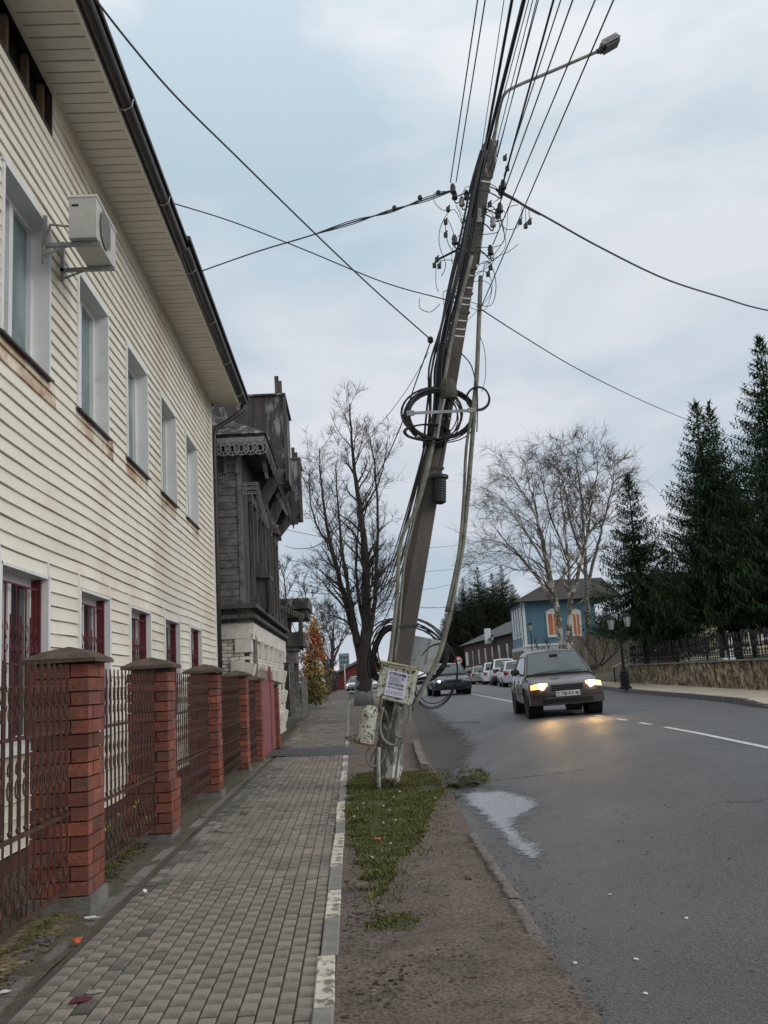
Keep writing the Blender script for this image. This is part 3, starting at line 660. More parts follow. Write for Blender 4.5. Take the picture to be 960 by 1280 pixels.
MB().box(-1.96,-1.90,22.56,22.66,-.05,1.95).build('gate_post', m_gate, G_)
mb = MB()
for i in range(16): mb.tube([(-1.93,20.1+i*.22,1.6),(-1.93,20.1+i*.22,1.86)], .008, 4)
mb.build('spikes', m_grille, G_)
# ================================================================== OLD WOODEN HOUSE
OY = 22.0; OX = -2.42; OYE = 33.2
O = thing('wooden_house', (-5, 26, 0), 'derelict dark wooden house with carved trim above a whitewashed brick ground floor', 'house')
# ground floor bricks: side wall and street wall
BXF = -2.30
mb = MB(); mb.box(-9, BXF-.04, OY+.12, OYE-.1, -.3, 3.0); mb.build('wall_core', m_wmort, O)
mb = MB(); zz = 0.0; r_ = 0
winY = [23.5, 25.3, 26.9, 28.5, 30.1, 31.7]
while zz < 2.92:
    x = BXF-random.uniform(0,.01)-(.13 if r_ % 2 else 0)
    while x > -5.2:
        mb.box(x-.245, x-.008, OY+.03+random.uniform(0,.012), OY+.14, zz+.005, zz+.076); x -= .255
    y = OY+.1+(.13 if r_ % 2 else 0)
    while y < OYE-.3:
        if not any(abs(y+.12-wy) < .34 and .75 < zz < 2.05 for wy in winY):
            mb.box(BXF-.10, BXF-random.uniform(0,.014), y, y+.243, zz+.005, zz+.076)
        y += .255
    zz += .082; r_ += 1
mb.build('brick', m_wbrick, O, kind='stuff')
# rusticated quoin blocks and bands
qm = MAT('whitewashed_quoin', (.72,.68,.61), (.60,.56,.49), 3, .9, .5, 30, dirt=(.35,.25,.18), dscale=3, dlo=.58, dhi=.72)
for zz in (.35, 1.0, 1.65, 2.3):
    MB().hexa([(BXF-.45,OY-.02,zz+.02),(BXF+.02,OY-.02,zz+.02),(BXF+.02,OY+.5,zz+.02),(BXF-.45,OY+.5,zz+.02),(BXF-.45,OY-.02,zz+.5),(BXF+.10,OY-.06,zz+.38),(BXF+.10,OY+.5,zz+.38),(BXF-.45,OY+.5,zz+.5)] if zz in (1.65,) else
              [(BXF-.34,OY-.01,zz),(BXF+.03,OY-.01,zz),(BXF+.03,OY+.42,zz),(BXF-.34,OY+.42,zz),(BXF-.34,OY-.01,zz+.42),(BXF+.03,OY-.01,zz+.42),(BXF+.03,OY+.42,zz+.42),(BXF-.34,OY+.42,zz+.42)]).build('quoin', qm, O)
MB().box(-5.2, BXF+.03, OY-.02, OY+.1, 2.62, 2.98).build('band_course', qm, O)
for k, yy in enumerate([24.4, 26.1, 27.7, 29.3, 30.9, 32.5]):
    for zz in (.3, .95, 1.6, 2.25):
        MB().hexa([(BXF-.05,yy-.18,zz),(BXF+.04,yy-.18,zz),(BXF+.04,yy+.18,zz),(BXF-.05,yy+.18,zz),(BXF-.05,yy-.18,zz+.45),(BXF+.12,yy-.18,zz+.36),(BXF+.12,yy+.18,zz+.36),(BXF-.05,yy+.18,zz+.45)]).build('quoin', qm, O)
MB().box(BXF-.05, BXF+.07, OY+.1, OYE-.1, 2.6, 2.98).build('band_course', qm, O)
for wy in winY:
    wf = MB().box(BXF-.12, BXF-.03, wy-.33, wy+.33, .8, 2.1).build('window', m_wht, O)
    MB().box(BXF-.1, BXF-.02, wy-.24, wy+.24, .9, 2.0).build('pane', m_glass, wf)
MB().tube([(BXF-.02,OY+.62,2.9),(BXF+.06,OY+.62,2.6),(BXF+.06,OY+.62,.1)], .05, 8).build('downpipe', m_conc, O)
# cornice between storeys
for k, (e1, z0, z1) in enumerate(((.06,2.98,3.07),(.16,3.07,3.16),(.05,3.16,3.3),(.20,3.3,3.4))):
    MB().box(-6, OX+e1+.12, OY-e1, OYE+.05, z0, z1).build('cornice', m_oldv, O)
# upper storey: boards
mb = MB(); mb.box(-9, OX-.03, OY+.05, OYE, 3.4, 7.3); mb.build('wall_core', m_dark, O)
zz = 3.42; 
while zz < 7.0:
    h_ = random.uniform(.15,.19)
    if zz+h_ > 7.02: h_ = 7.02-zz
    MB().box(-6, OX+random.uniform(-.01,.012), OY-.02+random.uniform(0,.02), OY+.05, zz, zz+h_-.012).build('board', m_oldb, O); zz += h_+.002
mb = MB()
MB().box(OX-.06, OX+.03, OY-.035, OY+.1, 3.4, 7.1).build('corner_board', m_oldb, O)
yy = OY+.12
while yy < OYE-.05:
    w_ = random.uniform(.13,.2); z0 = 3.42
    MB().box(OX-.03, OX+random.uniform(.0,.03), yy, yy+w_-.012, z0, 7.1).build('board', m_oldv, O); yy += w_+.002
# tall windows with boards and carved casings on the street side
for k, wy in enumerate((24.2, 26.6, 29.0, 31.4)):
    mb = MB(); x0 = OX+.03
    for (a, b, c, d) in ((wy-.62,wy-.45,3.7,6.1),(wy+.45,wy+.62,3.7,6.1),(wy-.7,wy+.7,6.1,6.4),(wy-.66,wy+.66,3.5,3.72)): mb.box(x0, x0+.10, a, b, c, d)
    mb.prism([(x0,wy-.85,6.4),(x0,wy+.85,6.4),(x0,wy+.55,6.62),(x0,wy,6.78),(x0,wy-.55,6.62)], (.22,0,0))
    mb.box(x0, x0+.18, wy-.75, wy-.35, 3.42, 3.7); mb.box(x0, x0+.18, wy+.35, wy+.75, 3.42, 3.7)
    wf = mb.build('window', m_oldv, O)
    MB().box(OX+.031, OX+.05, wy-.45, wy+.45, 3.72, 6.1).build('shutter', m_oldv, wf)
# ornate hood over the cornice at the near corner (lower-left porch-like box seen in side view)
mb = MB()
mb.box(OX+.03, OX+.42, 24.0, 25.0, 3.42, 4.25); mb.prism([(OX+.03,23.9,4.25),(OX+.48,23.9,4.2),(OX+.48,23.9,4.3),(OX+.25,23.9,4.62),(OX+.03,23.9,4.7)], (0,1.2,0))
mb.box(OX+.42, OX+.5, 23.95, 24.1, 3.3, 4.2)
mb.build('bracket_box', m_oldv, O)
# lace eave along the side wall
def lace(mb, p0, ux, L_, zt, depth, n):
    """scalloped valance: a top strip, n rosettes of rings, small drop scallops"""
    ux = Vector(ux); p0 = Vector(p0); nrm = Vector((ux.y, -ux.x, 0))
    def bx(u0, u1, z0, z1):
        P = [p0+ux*u0, p0+ux*u1, p0+ux*u1+nrm*.03, p0+ux*u0+nrm*.03]
        mb.hexa([(p.x,p.y,z0) for p in P]+[(p.x,p.y,z1) for p in P])
    bx(0, L_, zt-.10, zt); w_ = L_/n
    for i in range(n*4):
        u = (i+.5)*L_/(n*4); c = p0+ux*u
        mb.tube([c+Vector((0,0,zt-.13))+ux*(.045*math.cos(a))+Vector((0,0,.045*math.sin(a)))+nrm*.015 for a in [j*math.pi/3 for j in range(7)]], .013, 4, cap=False)
    for i in range(n):
        u = (i+.5)*w_; c = p0+ux*u+Vector((0,0,zt-.10-depth*.45))+nrm*.015
        for rr in (.16, .085):
            rr_ = rr*depth/.36
            mb.tube([c+ux*(rr_*1.1*math.cos(a))+Vector((0,0,rr_*math.sin(a))) for a in [j*math.pi/6 for j in range(13)]], .017, 4, cap=False)
        for a in [j*math.pi/4 for j in range(8)]:
            mb.tube([c+(ux*math.cos(a)+Vector((0,0,math.sin(a))))*(.06*depth/.36), c+(ux*math.cos(a)+Vector((0,0,math.sin(a))))*(.16*depth/.36)], .013, 3, cap=False)
        for s_ in (-.5, .5):
            c2 = c+ux*(s_*w_)+Vector((0,0,depth*.12))
            mb.tube([c2+ux*(.05*math.cos(a))+Vector((0,0,.06*math.sin(a))) for a in [j*math.pi/4 for j in range(9)]], .015, 4, cap=False)
    return mb
ex = atY(330,545,OY-.35)    # outer corner of the eave
EX1 = ex.x; EZ = ex.z
lace(MB(), (-5.2, OY-.38, 0), (1,0,0), EX1+5.2, EZ-.02, .36, 16).build('lace_valance', m_lace, O)
lace(MB(), (EX1, OY-.35, 0), (0,1,0), OYE-OY, EZ-.02, .36, 18).build('lace_valance', m_oldv, O)
MB().box(-5.2, EX1, OY-.35, OYE, EZ-.02, EZ+.06).build('eave_board', m_oldv, O)
MB().hexa([(-6,OY-.45,EZ+.06),(EX1+.05,OY-.45,EZ+.06),(EX1+.05,OYE,EZ+.06),(-6,OYE,EZ+.06),(-6,OY-.1,EZ+.5),(EX1-.35,OY-.1,EZ+.3),(EX1-.35,OYE,EZ+.3),(-6,OYE,EZ+.5)]).build('eave_roof', m_oldroof, O)
# side hanging ornament + bits of conduit and a cord on the side wall
mb = MB()
for (px0, px1, py0, py1) in ((268,282,590,603),(304,322,602,618)):
    a = atY(px0, py0, OY-.06); b = atY(px1, py1, OY-.06)
    for i in range(5):
        for j in range(3):
            c = a.lerp(b, 0); c = Vector((a.x+(b.x-a.x)*(i+.5)/5, OY-.06, a.z+(b.z-a.z)*(j+.5)/3))
            mb.tube([c+Vector((.035*math.cos(q),0,.035*math.sin(q))) for q in [k*math.pi/3 for k in range(7)]], .01, 3, cap=False)
mb.build('fretwork', m_lace, O)
for x_ in (281, 296):
    a = atY(x_, 565, OY-.08); b = atY(x_, 592, OY-.08); MB().box(a.x-.035, a.x+.035, OY-.10, OY-.03, b.z, a.z).build('batten', m_oldb, O)
# projecting dormers with posts above
def dormer(Y0, Y1, pxr, pyt, pyb, fin, xin=-5.5):
    t = atY(pxr, pyt, Y0); b = atY(pxr, pyb, Y0); xo = t.x
    D = MB().box(xin, xo, Y0, Y1, b.z, t.z).build('dormer', m_oldroof, O)
    MB().box(xin, xo+.06, Y0-.06, Y1+.06, t.z, t.z+.05).build('dormer_roof', m_oldroof, D)
    MB().box(xo-.02, xo+.07, Y0-.03, Y0+.1, b.z-.25, t.z+.0).build('barge_board', m_oldv, D)
    # sheet-metal seams
    mb = MB(); x = xin
    while x < xo-.1: mb.box(x, x+.02, Y0-.015, Y0, b.z, t.z-.02); x += .45
    mb.build('sheet_seam', m_oldroof, D)
    for (fx, ft, wd) in fin:
        p = atY(fx, ft, Y0+.2); MB().box(p.x-wd, p.x+wd, Y0+.12, Y0+.28, t.z, p.z).build('finial_post', m_oldv, D)
    return xo, b.z, t.z
xo1, zb1, zt1 = dormer(25.4, 28.0, 354, 494, 590, [(345.5,471,.055),(350,477,.045)])
xo2, zb2, zt2 = dormer(31.2, 33.0, 373, 574, 642, [(366,560,.055),(370,566,.04)], -4)
for (Y0, xo, zb, zl) in ((25.4, xo1, zb1, 5.9), (28.0, xo1-.05, zb1, 5.6), (31.2, xo2, zb2, 6.1)):
    MB().prism([(xo-.02,Y0-.05,zb+.05),(xo-.02,Y0+.1,zb+.05),(OX+.05,Y0+.1,zl),(OX+.05,Y0-.05,zl)], (-.3,0,.08)).build('brace', m_oldv, O)
    MB().box(OX-.3, xo-.1, Y0+.0, Y0+.12, zb-.35, zb-.02).build('bracket_board', m_oldv, O)
# carved gable boards hanging from the cornice (the slanting boards in front of the eave corner)
for (p1, p2, Y_) in (((329,565),(334,598),23.2),((322,610),(336,660),24.0),((345,610),(360,645),27),((336,640),(350,668),26.5)):
    a = atY(*p1, Y_); b = atY(*p2, Y_); MB().prism([(a.x-.12,Y_,a.z),(a.x+.03,Y_,a.z),(b.x+.03,Y_,b.z),(b.x-.04,Y_,b.z)], (0,.12,0)).build('hanging_board', m_oldb, O)
# main roof behind
MB().hexa([(EX1-.3,OY-.1,EZ+.28),(EX1-.3,OYE,EZ+.28),(-9.3,OYE,EZ+.28),(-9.3,OY-.1,EZ+.28),(-5.2,OY+2,zt1-.1),(-5.2,OYE-2,zt1-.1),(-6.2,OYE-2,zt1-.1),(-6.2,OY+2,zt1-.1)]).build('roof', m_oldroof, O)
# lower roof and gallery at the far end
PO = thing('wooden_porch', atY(370,890,35.5), 'rickety dark wooden porch with a flat roof beyond the derelict house', 'porch')
def pb(mb, px0, px1, py0, py1, Y0, Y1):   # a box whose near face fills the given window at depth Y0
    pm_ = (py0+py1)/2; a = atY(px0, pm_, Y0); b = atY(px1, pm_, Y0); a.z = atY(px0, py0, Y0).z; b.z = atY(px1, py1, Y0).z; mb.box(min(a.x,b.x), max(a.x,b.x), Y0, Y1, min(a.z,b.z), max(a.z,b.z)); return mb
pb(MB(), 330, 386, 750, 760, 34.4, 37.5).build('roof', m_oldroof, PO)
pb(MB(), 330, 384, 760, 771, 34.6, 37.3).build('eave_board', m_oldv, PO)
mb = MB(); a = atY(346,755,34.2); b = atY(379,768,34.2)
for i in range(12):
    p = a.lerp(b, i/11); mb.tube([p, p+Vector((0,.05,-.16))], .035, 4)
mb.build('carved_edge', m_lace, PO)
pb(MB(), 373, 378, 768, 795, 34.6, 34.8).build('post', m_oldv, PO)
pb(MB(), 340, 358, 765, 795, 34.2, 36).build('side_box', m_oldv, PO)
pb(MB(), 352, 379, 791, 807, 34.4, 36.8).build('balcony', m_oldv, PO)
pb(MB(), 356, 372, 807, 813, 34.5, 36.6).build('balcony_floor', m_oldb, PO)
pb(MB(), 357, 370, 813, 829, 34.6, 36.4).build('beam', m_oldb, PO)
pb(MB(), 357, 362, 829, 896, 34.6, 34.75).build('post', m_oldv, PO)
pb(MB(), 362.5, 368, 829, 897, 34.3, 34.45).build('post', m_oldb, PO)
pb(MB(), 369, 374, 822, 884, 36.3, 36.4).build('board', m_oldb, PO)
pb(MB(), 374.5, 379, 790, 812, 36.5, 36.7).build('bracket', m_oldv, PO)
pb(MB(), 335, 358, 829, 897, 35.2, 37).build('wall', m_oldv, PO)
BF = thing('board_fence', atY(374,885,38), 'weathered pale board fence just past the wooden porch', 'fence')
for i in range(7):
    Y_ = 37.2+i*.5; x_ = -1.95+.01*i; MB().box(x_-.03, x_, Y_, Y_+.46, zg(0,Y_), zg(0,Y_)+1.5+random.uniform(-.08,.08)).build('board', m_oldb, BF)
# ================================================================== LEANING POLE AND WHAT HANGS ON IT
YP = 13.76
def P2(lst, Y=YP): return [atY(p[0], p[1], p[2] if len(p) > 2 else Y) for p in lst]
def smooth_pts(pts, sub=4):
    out = []; n = len(pts)
    for i in range(n-1):
        p0, p1, p2, p3 = pts[max(i-1,0)], pts[i], pts[i+1], pts[min(i+2,n-1)]
        for j in range(sub):
            t = j/sub; t2 = t*t; t3 = t2*t
            out.append(.5*((2*p1)+(-p0+p2)*t+(2*p0-5*p1+4*p2-p3)*t2+(-p0+3*p1-3*p2+p3)*t3))
    out.append(pts[-1]); return out
pb0 = atY(483, 985, YP); UP = thing('utility_pole', (pb0.x, YP, 0), 'tall grey concrete utility pole leaning far to the right over the verge', 'utility pole')
pj_ = atY(490, 875, YP); pt_ = atY(613, 180, YP)
def taper(p, q, w0, d0, w1, d1, yaw=.35):
    u = Vector((math.cos(yaw), math.sin(yaw), 0)); v = Vector((-math.sin(yaw), math.cos(yaw), 0)); V = []
    for c, a, b in ((p, w0, d0), (q, w1, d1)):
        for sx, sy in ((-1,-1),(1,-1),(1,1),(-1,1)): V.append(c+u*a*sx/2+v*b*sy/2)
    return V
axis = (pt_-pj_).normalized()
def on_pole(py):   # a point on the pole's axis at the given image height
    t = (875-py)/(875-180); return pj_.lerp(pt_, t)
mbq = MB(); V = taper(pj_-axis*.3, pt_, .30, .26, .175, .17); mbq.hexa(V)
bm_ = bmesh.new(); me_ = bpy.data.meshes.new('shaft'); me_.from_pydata([(a-pb0.x, b-YP, c) for a, b, c in mbq.v], [], mbq.f); bm_.from_mesh(me_)
bmesh.ops.bevel(bm_, geom=bm_.edges[:], offset=.025, segments=1, affect='EDGES'); bmesh.ops.recalc_face_normals(bm_, faces=bm_.faces[:]); bm_.to_mesh(me_); bm_.free(); me_.materials.append(m_pole)
o_ = bpy.data.objects.new('shaft', me_); C.objects.link(o_); o_.parent = UP
# stub the pole stands in: rough, whitewashed, chipped
mb = MB(); n = 10; ring = []
for i in range(n+1):
    t = i/n; c = pb0.lerp(atY(492, 868, YP), t)+Vector((0,0,-.1 if i == 0 else 0)); w_ = .185-.03*t+random.uniform(-.012,.012)
    for k in range(8):
        a = math.pi/4*k+.3; rr = w_*(1.15 if k % 2 == 0 else .95)+random.uniform(-.012,.012); ring.append((c.x+rr*math.cos(a), c.y+rr*math.sin(a)*.8, c.z))
mb.add(ring, [(i*8+k, i*8+(k+1) % 8, i*8+8+(k+1) % 8, i*8+8+k) for i in range(n) for k in range(8)]+[tuple(range(8)), tuple(n*8+k for k in range(8))]).build('stub', m_stub, UP)
def band(py, mat, name='band', dz=.010, grow=.003):
    c = on_pole(py); t = (875-py)/695; w_ = .295+(.175-.295)*t+grow*2; d_ = .256+(.17-.256)*t+grow*2
    V = taper(c-axis*dz, c+axis*dz, w_, d_, w_, d_); MB().hexa(V).build(name, mat, UP)
for py in (236, 362, 378, 392, 400, 421, 432, 441, 512, 545): band(py, m_band)
for py in (247, 275, 300, 330, 352, 385, 410, 606, 792): band(py, m_wire, 'clamp', .02, .008)
c = on_pole(283); MB().box(c.x-.06, c.x+.05, YP-.16, YP-.13, c.z-.13, c.z+.1).build('number_plate', m_insw, UP)
c = on_pole(205); MB().hexa(taper(c-axis*.32, c+axis*.34, .21, .2, .2, .19)).build('top_sleeve', MAT('streaked_sleeve', (.075,.07,.065), (.05,.046,.042), 4, .9, .5, 40, dirt=(.30,.29,.27), dscale=7, dlo=.56, dhi=.62, stretch=(1,1,.3)), UP)
# hooks with insulators
def insul(px, py, Y, mat=m_insul, s=1., hook=None):
    p = atY(px, py, Y)
    pr = [(.012,-.09),(.045,-.085),(.05,-.05),(.034,-.045),(.042,-.02),(.046,.015),(.034,.02),(.036,.045),(.024,.07),(.01,.08)]
    io = MB().lathe([(r*s, z*s) for r, z in pr], p, 10).build('insulator', mat, UP, smooth=True)
    h = on_pole(py+6); h = Vector((h.x, YP, h.z)); q = p+Vector((0,0,-.11*s)); dirx = 1 if p.x > h.x else -1
    MB().tube(smooth_pts([h, h.lerp(q, .6)+Vector((0,0,-.02)), q+Vector((-dirx*.03,0,-.04)), q+Vector((0,0,-.01)), p], 3), .011, 5).build('hook', m_black, UP)
for a in ((566,235,13.6),(568,243,13.9),(577,251,13.7,m_insw),(583,243,13.9),(568,299,13.6),(625,259,13.6),(622,266,13.9),(616,277,13.65,m_insw),(613,312,13.7),(629,230,13.7),(626,237,13.8)): insul(*a[:3], *(a[3:] or (m_insul,)))
for (px, py) in ((560,262),(557,278),(557,294),(546,325),(543,332),(549,333),(650,278),(657,283),(662,278),(613,335),(610,343),(612,256),(631,198),(634,211),(583,278),(590,265)):
    p = atY(px, py, YP-.1); mb = MB(); mb.box(p.x-.028, p.x+.028, p.y-.03, p.y+.03, p.z-.03, p.z+.035, None); mb.tube([p+Vector((-.02,0,.02)), p+Vector((.035,0,.075))], .012, 5)
    mb.build('wire_clamp', m_insul, UP)
MB().tube([on_pole(322)+Vector((-.1,-.1,0)), atY(546,325,YP-.1)], .018, 5).build('hook', m_black, UP)
# cable coils
def ring_pts(px, py, rx, ry, Y, tilt=0, n=28, jit=1.5, dy=.06):
    out = []; jx, jy = random.gauss(0,jit), random.gauss(0,jit); fx = random.uniform(.94,1.05); tt = tilt+random.gauss(0,.05)
    for i in range(n+1):
        a = 2*math.pi*i/n; x = rx*fx*math.cos(a); y = ry*fx*math.sin(a)
        out.append(atY(px+jx+x*math.cos(tt)-y*math.sin(tt), py+jy+x*math.sin(tt)+y*math.cos(tt), Y+dy*math.sin(a+jx)))
    return out
def coil(px, py, rx, ry, Y, n, label, r=.010, tilt=0, jit=1.6):
    T = thing('cable_coil', atY(px, py, Y), label, 'cable coil', 'coils of spare cable on the leaning pole')
    for i in range(n): MB().tube(ring_pts(px, py, rx, ry, Y+random.uniform(-.04,.04), tilt, jit=jit), r, 5, cap=False).build('cable_turn', m_wire, T)
    return T
coil(550, 518, 43, 31, YP+.02, 13, 'largest black cable coil, tied to the steel cross bracket halfway up the pole')
coil(543, 519, 32, 31, YP-.22, 6, 'round black coil hanging on the left arm of the cross bracket')
coil(533, 540, 28, 9.5, YP-.25, 6, 'flattened black coil lying below the left arm of the cross bracket', jit=1.)
coil(597, 498, 14.5, 14.5, YP-.1, 5, 'small round cable coil on the grey conduit right of the pole', .009, jit=.8)
coil(511, 814, 47, 37, YP+.36, 9, 'big loose black coil hung low behind the pole and grey cabinet', .011, .25, 3.2)
coil(545, 845, 27, 40, YP+.25, 3, 'loose black loops dangling below the grey cabinet towards the road', .009, .3, 3.)
coil(482, 816, 15, 34, YP+.2, 15, 'tight dark cable bundle left of the pole behind the conduits', .010, .25, 2.)
T = thing('cross_bracket', atY(552,517,YP-.3), 'flat steel cross bracket that holds the cable coils on the pole', 'bracket')
a, b = atY(510,517,YP-.32), atY(594,515,YP-.32); MB().box(a.x, b.x, YP-.33, YP-.32, a.z-.02, a.z+.025).build('arm', m_metal, T)
MB().box(a.x-.02, a.x+.09, YP-.345, YP-.31, a.z-.035, a.z+.04).build('clip', m_metal, T); MB().box(b.x-.11, b.x+.01, YP-.345, YP-.31, a.z-.03, a.z+.04).build('clip', m_metal, T)
MB().tube(P2([(556,499),(551,520),(547,548)], YP-.31), .022, 4).build('arm', m_metal, T)
# moss-grey block at the coil
a = atY(560, 486, YP-.2); T = MB().lathe([(.12,-.16),(.14,-.1),(.13,.05),(.10,.13)], a, 10).build('junction_pot', MAT('greenish_pot', (.085,.082,.055), (.06,.058,.04), 7, .9, .5, 50), label='dull greenish round junction pot above the cable coils on the pole', category='junction pot')
# splice closure
p = atY(549.5, 630, YP-.2); T = thing('splice_closure', p, 'black ribbed cylindrical cable closure strapped to the right face of the pole', 'cable closure')
ax = (atY(550,592,YP-.2)-p).normalized(); Q = Vector((0,0,1)).rotation_difference(ax).to_matrix()
pr = [(.05,0),(.085,.02)]
for k in range(9): pr += [(.098,.04+k*.036),(.09,.058+k*.036)]
MB().lathe(pr+[(.09,.38)], p, 14, Q).build('dome', m_wire, T, smooth=False); MB().lathe([(.10,.38),(.125,.385),(.125,.43),(.09,.44)], p, 14, Q).build('cap', m_wire, T)
MB().tube(P2([(548,592),(551,575),(556,555)], YP-.2), .012, 5).build('tail', m_wire, T)
# conduits
def pipe(name, pts, r, mat, label, cat, Y=YP, n=7, sub=4, group=None):
    o = MB().tube(smooth_pts(P2(pts, Y), sub), r, n).build(name, mat, smooth=True); o['label'] = label; o['category'] = cat
    if group: o['group'] = group
    return o
gc = 'grey conduits running down the leaning pole'
pipe('conduit', [(601,345),(599,400),(596,470),(592,530),(588,580),(584,630),(578,685),(571,722),(561,775),(548,822),(530,858),(514,888)], .036, m_cond, 'thick grey conduit bowing out on the right side of the pole down to the box', 'conduit', YP-.05, group=gc)
pipe('conduit', [(598,440),(592,500),(583,560),(580,620),(575,680),(569,715),(558,765)], .024, m_cond, 'thinner grey conduit just inside the bowed right-hand one', 'conduit', YP-.09, group=gc)
pipe('conduit', [(590,320),(572,390),(560,450),(548,520),(534,590),(521,635),(505,665),(499,690),(497,735),(494,770),(489,812),(487,835)], .030, m_cond, 'long grey conduit on the left side, bending inwards above the peeling box', 'conduit', YP-.2, group=gc)
pipe('conduit', [(556,470),(542,545),(530,600),(516,655),(506,700),(502,740),(498,790),(492,828)], .022, m_cond, 'slim grey conduit close against the left edge of the pole', 'conduit', YP-.15, group=gc)
for py in (690, 765): 
    pass
# boxes
def slab(name, quad, Y, depth, mat, label, cat, skew=(0,0)):
    f = [atY(*q, Y) for q in quad]; b = [p+Vector((skew[0], depth, skew[1])) for p in f]
    T = thing(name, f[3], label, cat); mb = MB(); mb.hexa([f[3], f[2], b[2], b[3], f[0], f[1], b[1], b[0]])
    bm = bmesh.new(); me = bpy.data.meshes.new('case'); o0 = wloc(T); me.from_pydata([(x-o0.x, y-o0.y, z-o0.z) for x, y, z in mb.v], [], mb.f); bm.from_mesh(me)
    bmesh.ops.bevel(bm, geom=bm.edges[:], offset=.012, segments=2, affect='EDGES'); bmesh.ops.recalc_face_normals(bm, faces=bm.faces[:]); bm.to_mesh(me); bm.free(); me.materials.append(mat)
    o = bpy.data.objects.new('case', me); C.objects.link(o); o.parent = T; return T, f
T, f = slab('junction_box', [(477,828),(521,838),(512,882),(468,872)], YP-.36, .2, m_box, 'peeling cream metal box with a paper notice, strapped to the foot of the pole', 'junction box', (.05,.01))
ux = (f[1]-f[0]).normalized(); uz = (f[0]-f[3]).normalized()
mb = MB(); e_ = Vector((0,-.012,0)); bx_ = f[3]+ux*.025+uz*.025; L_ = (f[1]-f[0]).length-.05; H_ = (f[0]-f[3]).length-.05
for (p, q) in ((bx_, bx_+ux*L_), (bx_+ux*L_, bx_+ux*L_+uz*H_), (bx_+ux*L_+uz*H_, bx_+uz*H_), (bx_+uz*H_, bx_)): mb.tube([p+e_*.3, q+e_*.3], .012, 4)
mb.build('door_rim', m_box, T)
MB().tube([f[0]+Vector((-.03,-.03,.02)), f[1]+Vector((.03,-.03,.02))], .02, 5).build('lid_edge', MAT('cream_edge', (.45,.40,.24), (.36,.31,.18), 6, .7, dirt=(.12,.09,.05), dscale=9, dlo=.55, dhi=.62), T)
# the notice, pasted on
pq = [atY(*q, YP-.378) for q in ((485.5,837),(510,842),(505.5,874),(480,868))]
PP = MB().hexa([pq[3],pq[2],pq[2]+Vector((0,.002,0)),pq[3]+Vector((0,.002,0)),pq[0],pq[1],pq[1]+Vector((0,.002,0)),pq[0]+Vector((0,.002,0))]).build('notice', m_paper, label='white paper notice with large black lettering pasted on the peeling cream box', category='notice')
def text_mesh(name, txt, origin, ux, uz, width, height, mat, parent=None, bold=.0, nrm=None, ext=.0008):
    cu = bpy.data.curves.new(name, 'FONT'); cu.body = txt; cu.size = 1; cu.offset = bold; cu.resolution_u = 2; cu.fill_mode = 'FRONT'
    to = bpy.data.objects.new(name, cu); C.objects.link(to); bpy.context.view_layer.update()
    me = bpy.data.meshes.new_from_object(to.evaluated_get(bpy.context.evaluated_depsgraph_get())); bpy.data.objects.remove(to)
    if not len(me.vertices): return None
    X0 = min(v.co.x for v in me.vertices); X1 = max(v.co.x for v in me.vertices); Y0 = min(v.co.y for v in me.vertices); Y1 = max(v.co.y for v in me.vertices)
    off = wloc(parent) if parent is not None else Vector((0,0,0)); nrm = nrm or ux.cross(uz)
    for v in me.vertices: v.co = origin+ux*((v.co.x-X0)/(X1-X0)*width)+uz*((v.co.y-Y0)/(Y1-Y0)*height)+nrm*.003-off
    me.materials.clear(); me.materials.append(mat); o = bpy.data.objects.new(name, me); C.objects.link(o); o.parent = parent; return o
pw = (pq[1]-pq[0]); pux = pw.normalized(); puz = (pq[0]-pq[3]).normalized(); PW, PH = pw.length, (pq[0]-pq[3]).length
def on_paper(u, v): return pq[3]+pux*(u*PW)+puz*(v*PH)
text_mesh('heading', 'СТРОИМ', on_paper(.08,.82), pux, puz, PW*.85, PH*.12, m_ink, PP, .04)
text_mesh('line', 'КРОВЛЯ', on_paper(.14,.42), pux, puz, PW*.75, PH*.09, m_ink, PP, .03)
text_mesh('line', 'ФАСАДЫ', on_paper(.12,.29), pux, puz, PW*.78, PH*.09, m_ink, PP, .03)
mb = MB()
for k in range(7):
    v = .76-k*.038; u1 = random.uniform(.5,.75); a = on_paper(.12,v)+Vector((0,-.003,0)); b = on_paper(.12+u1,v)+Vector((0,-.003,0)); mb.add([a, b, b+puz*PH*.016, a+puz*PH*.016], [(0,1,2,3)])
for k in range(7):
    a = on_paper(.1+k*.12,.06)+Vector((0,-.003,0)); mb.add([a, a+pux*PW*.04, a+pux*PW*.04+puz*PH*.14, a+puz*PH*.14], [(0,1,2,3)])
a = on_paper(.72,.68)+Vector((0,-.003,0)); mb.add([a, a+pux*PW*.18, a+pux*PW*.18+puz*PH*.08, a+puz*PH*.08], [(0,1,2,3)])
mb.build('small_print', m_inkl, PP, recalc=False)
T, f = slab('cabinet', [(516,794),(551,801),(542,844),(510,835)], YP+.16, .22, m_cab, 'smooth grey metal cabinet on the back of the pole, right of the peeling box', 'cabinet', (.06,.0))
MB().tube([f[0]+Vector((.26,-.01,-.05)), f[3]+Vector((.26,-.01,.05))], .006, 4).build('door_edge', m_cond, T); MB().lathe([(.012,0),(.012,.02)], f[3]+Vector((.1,-.02,.12)), 8, Matrix.Rotation(math.pi/2,3,'X')).build('lock', m_dark, T)
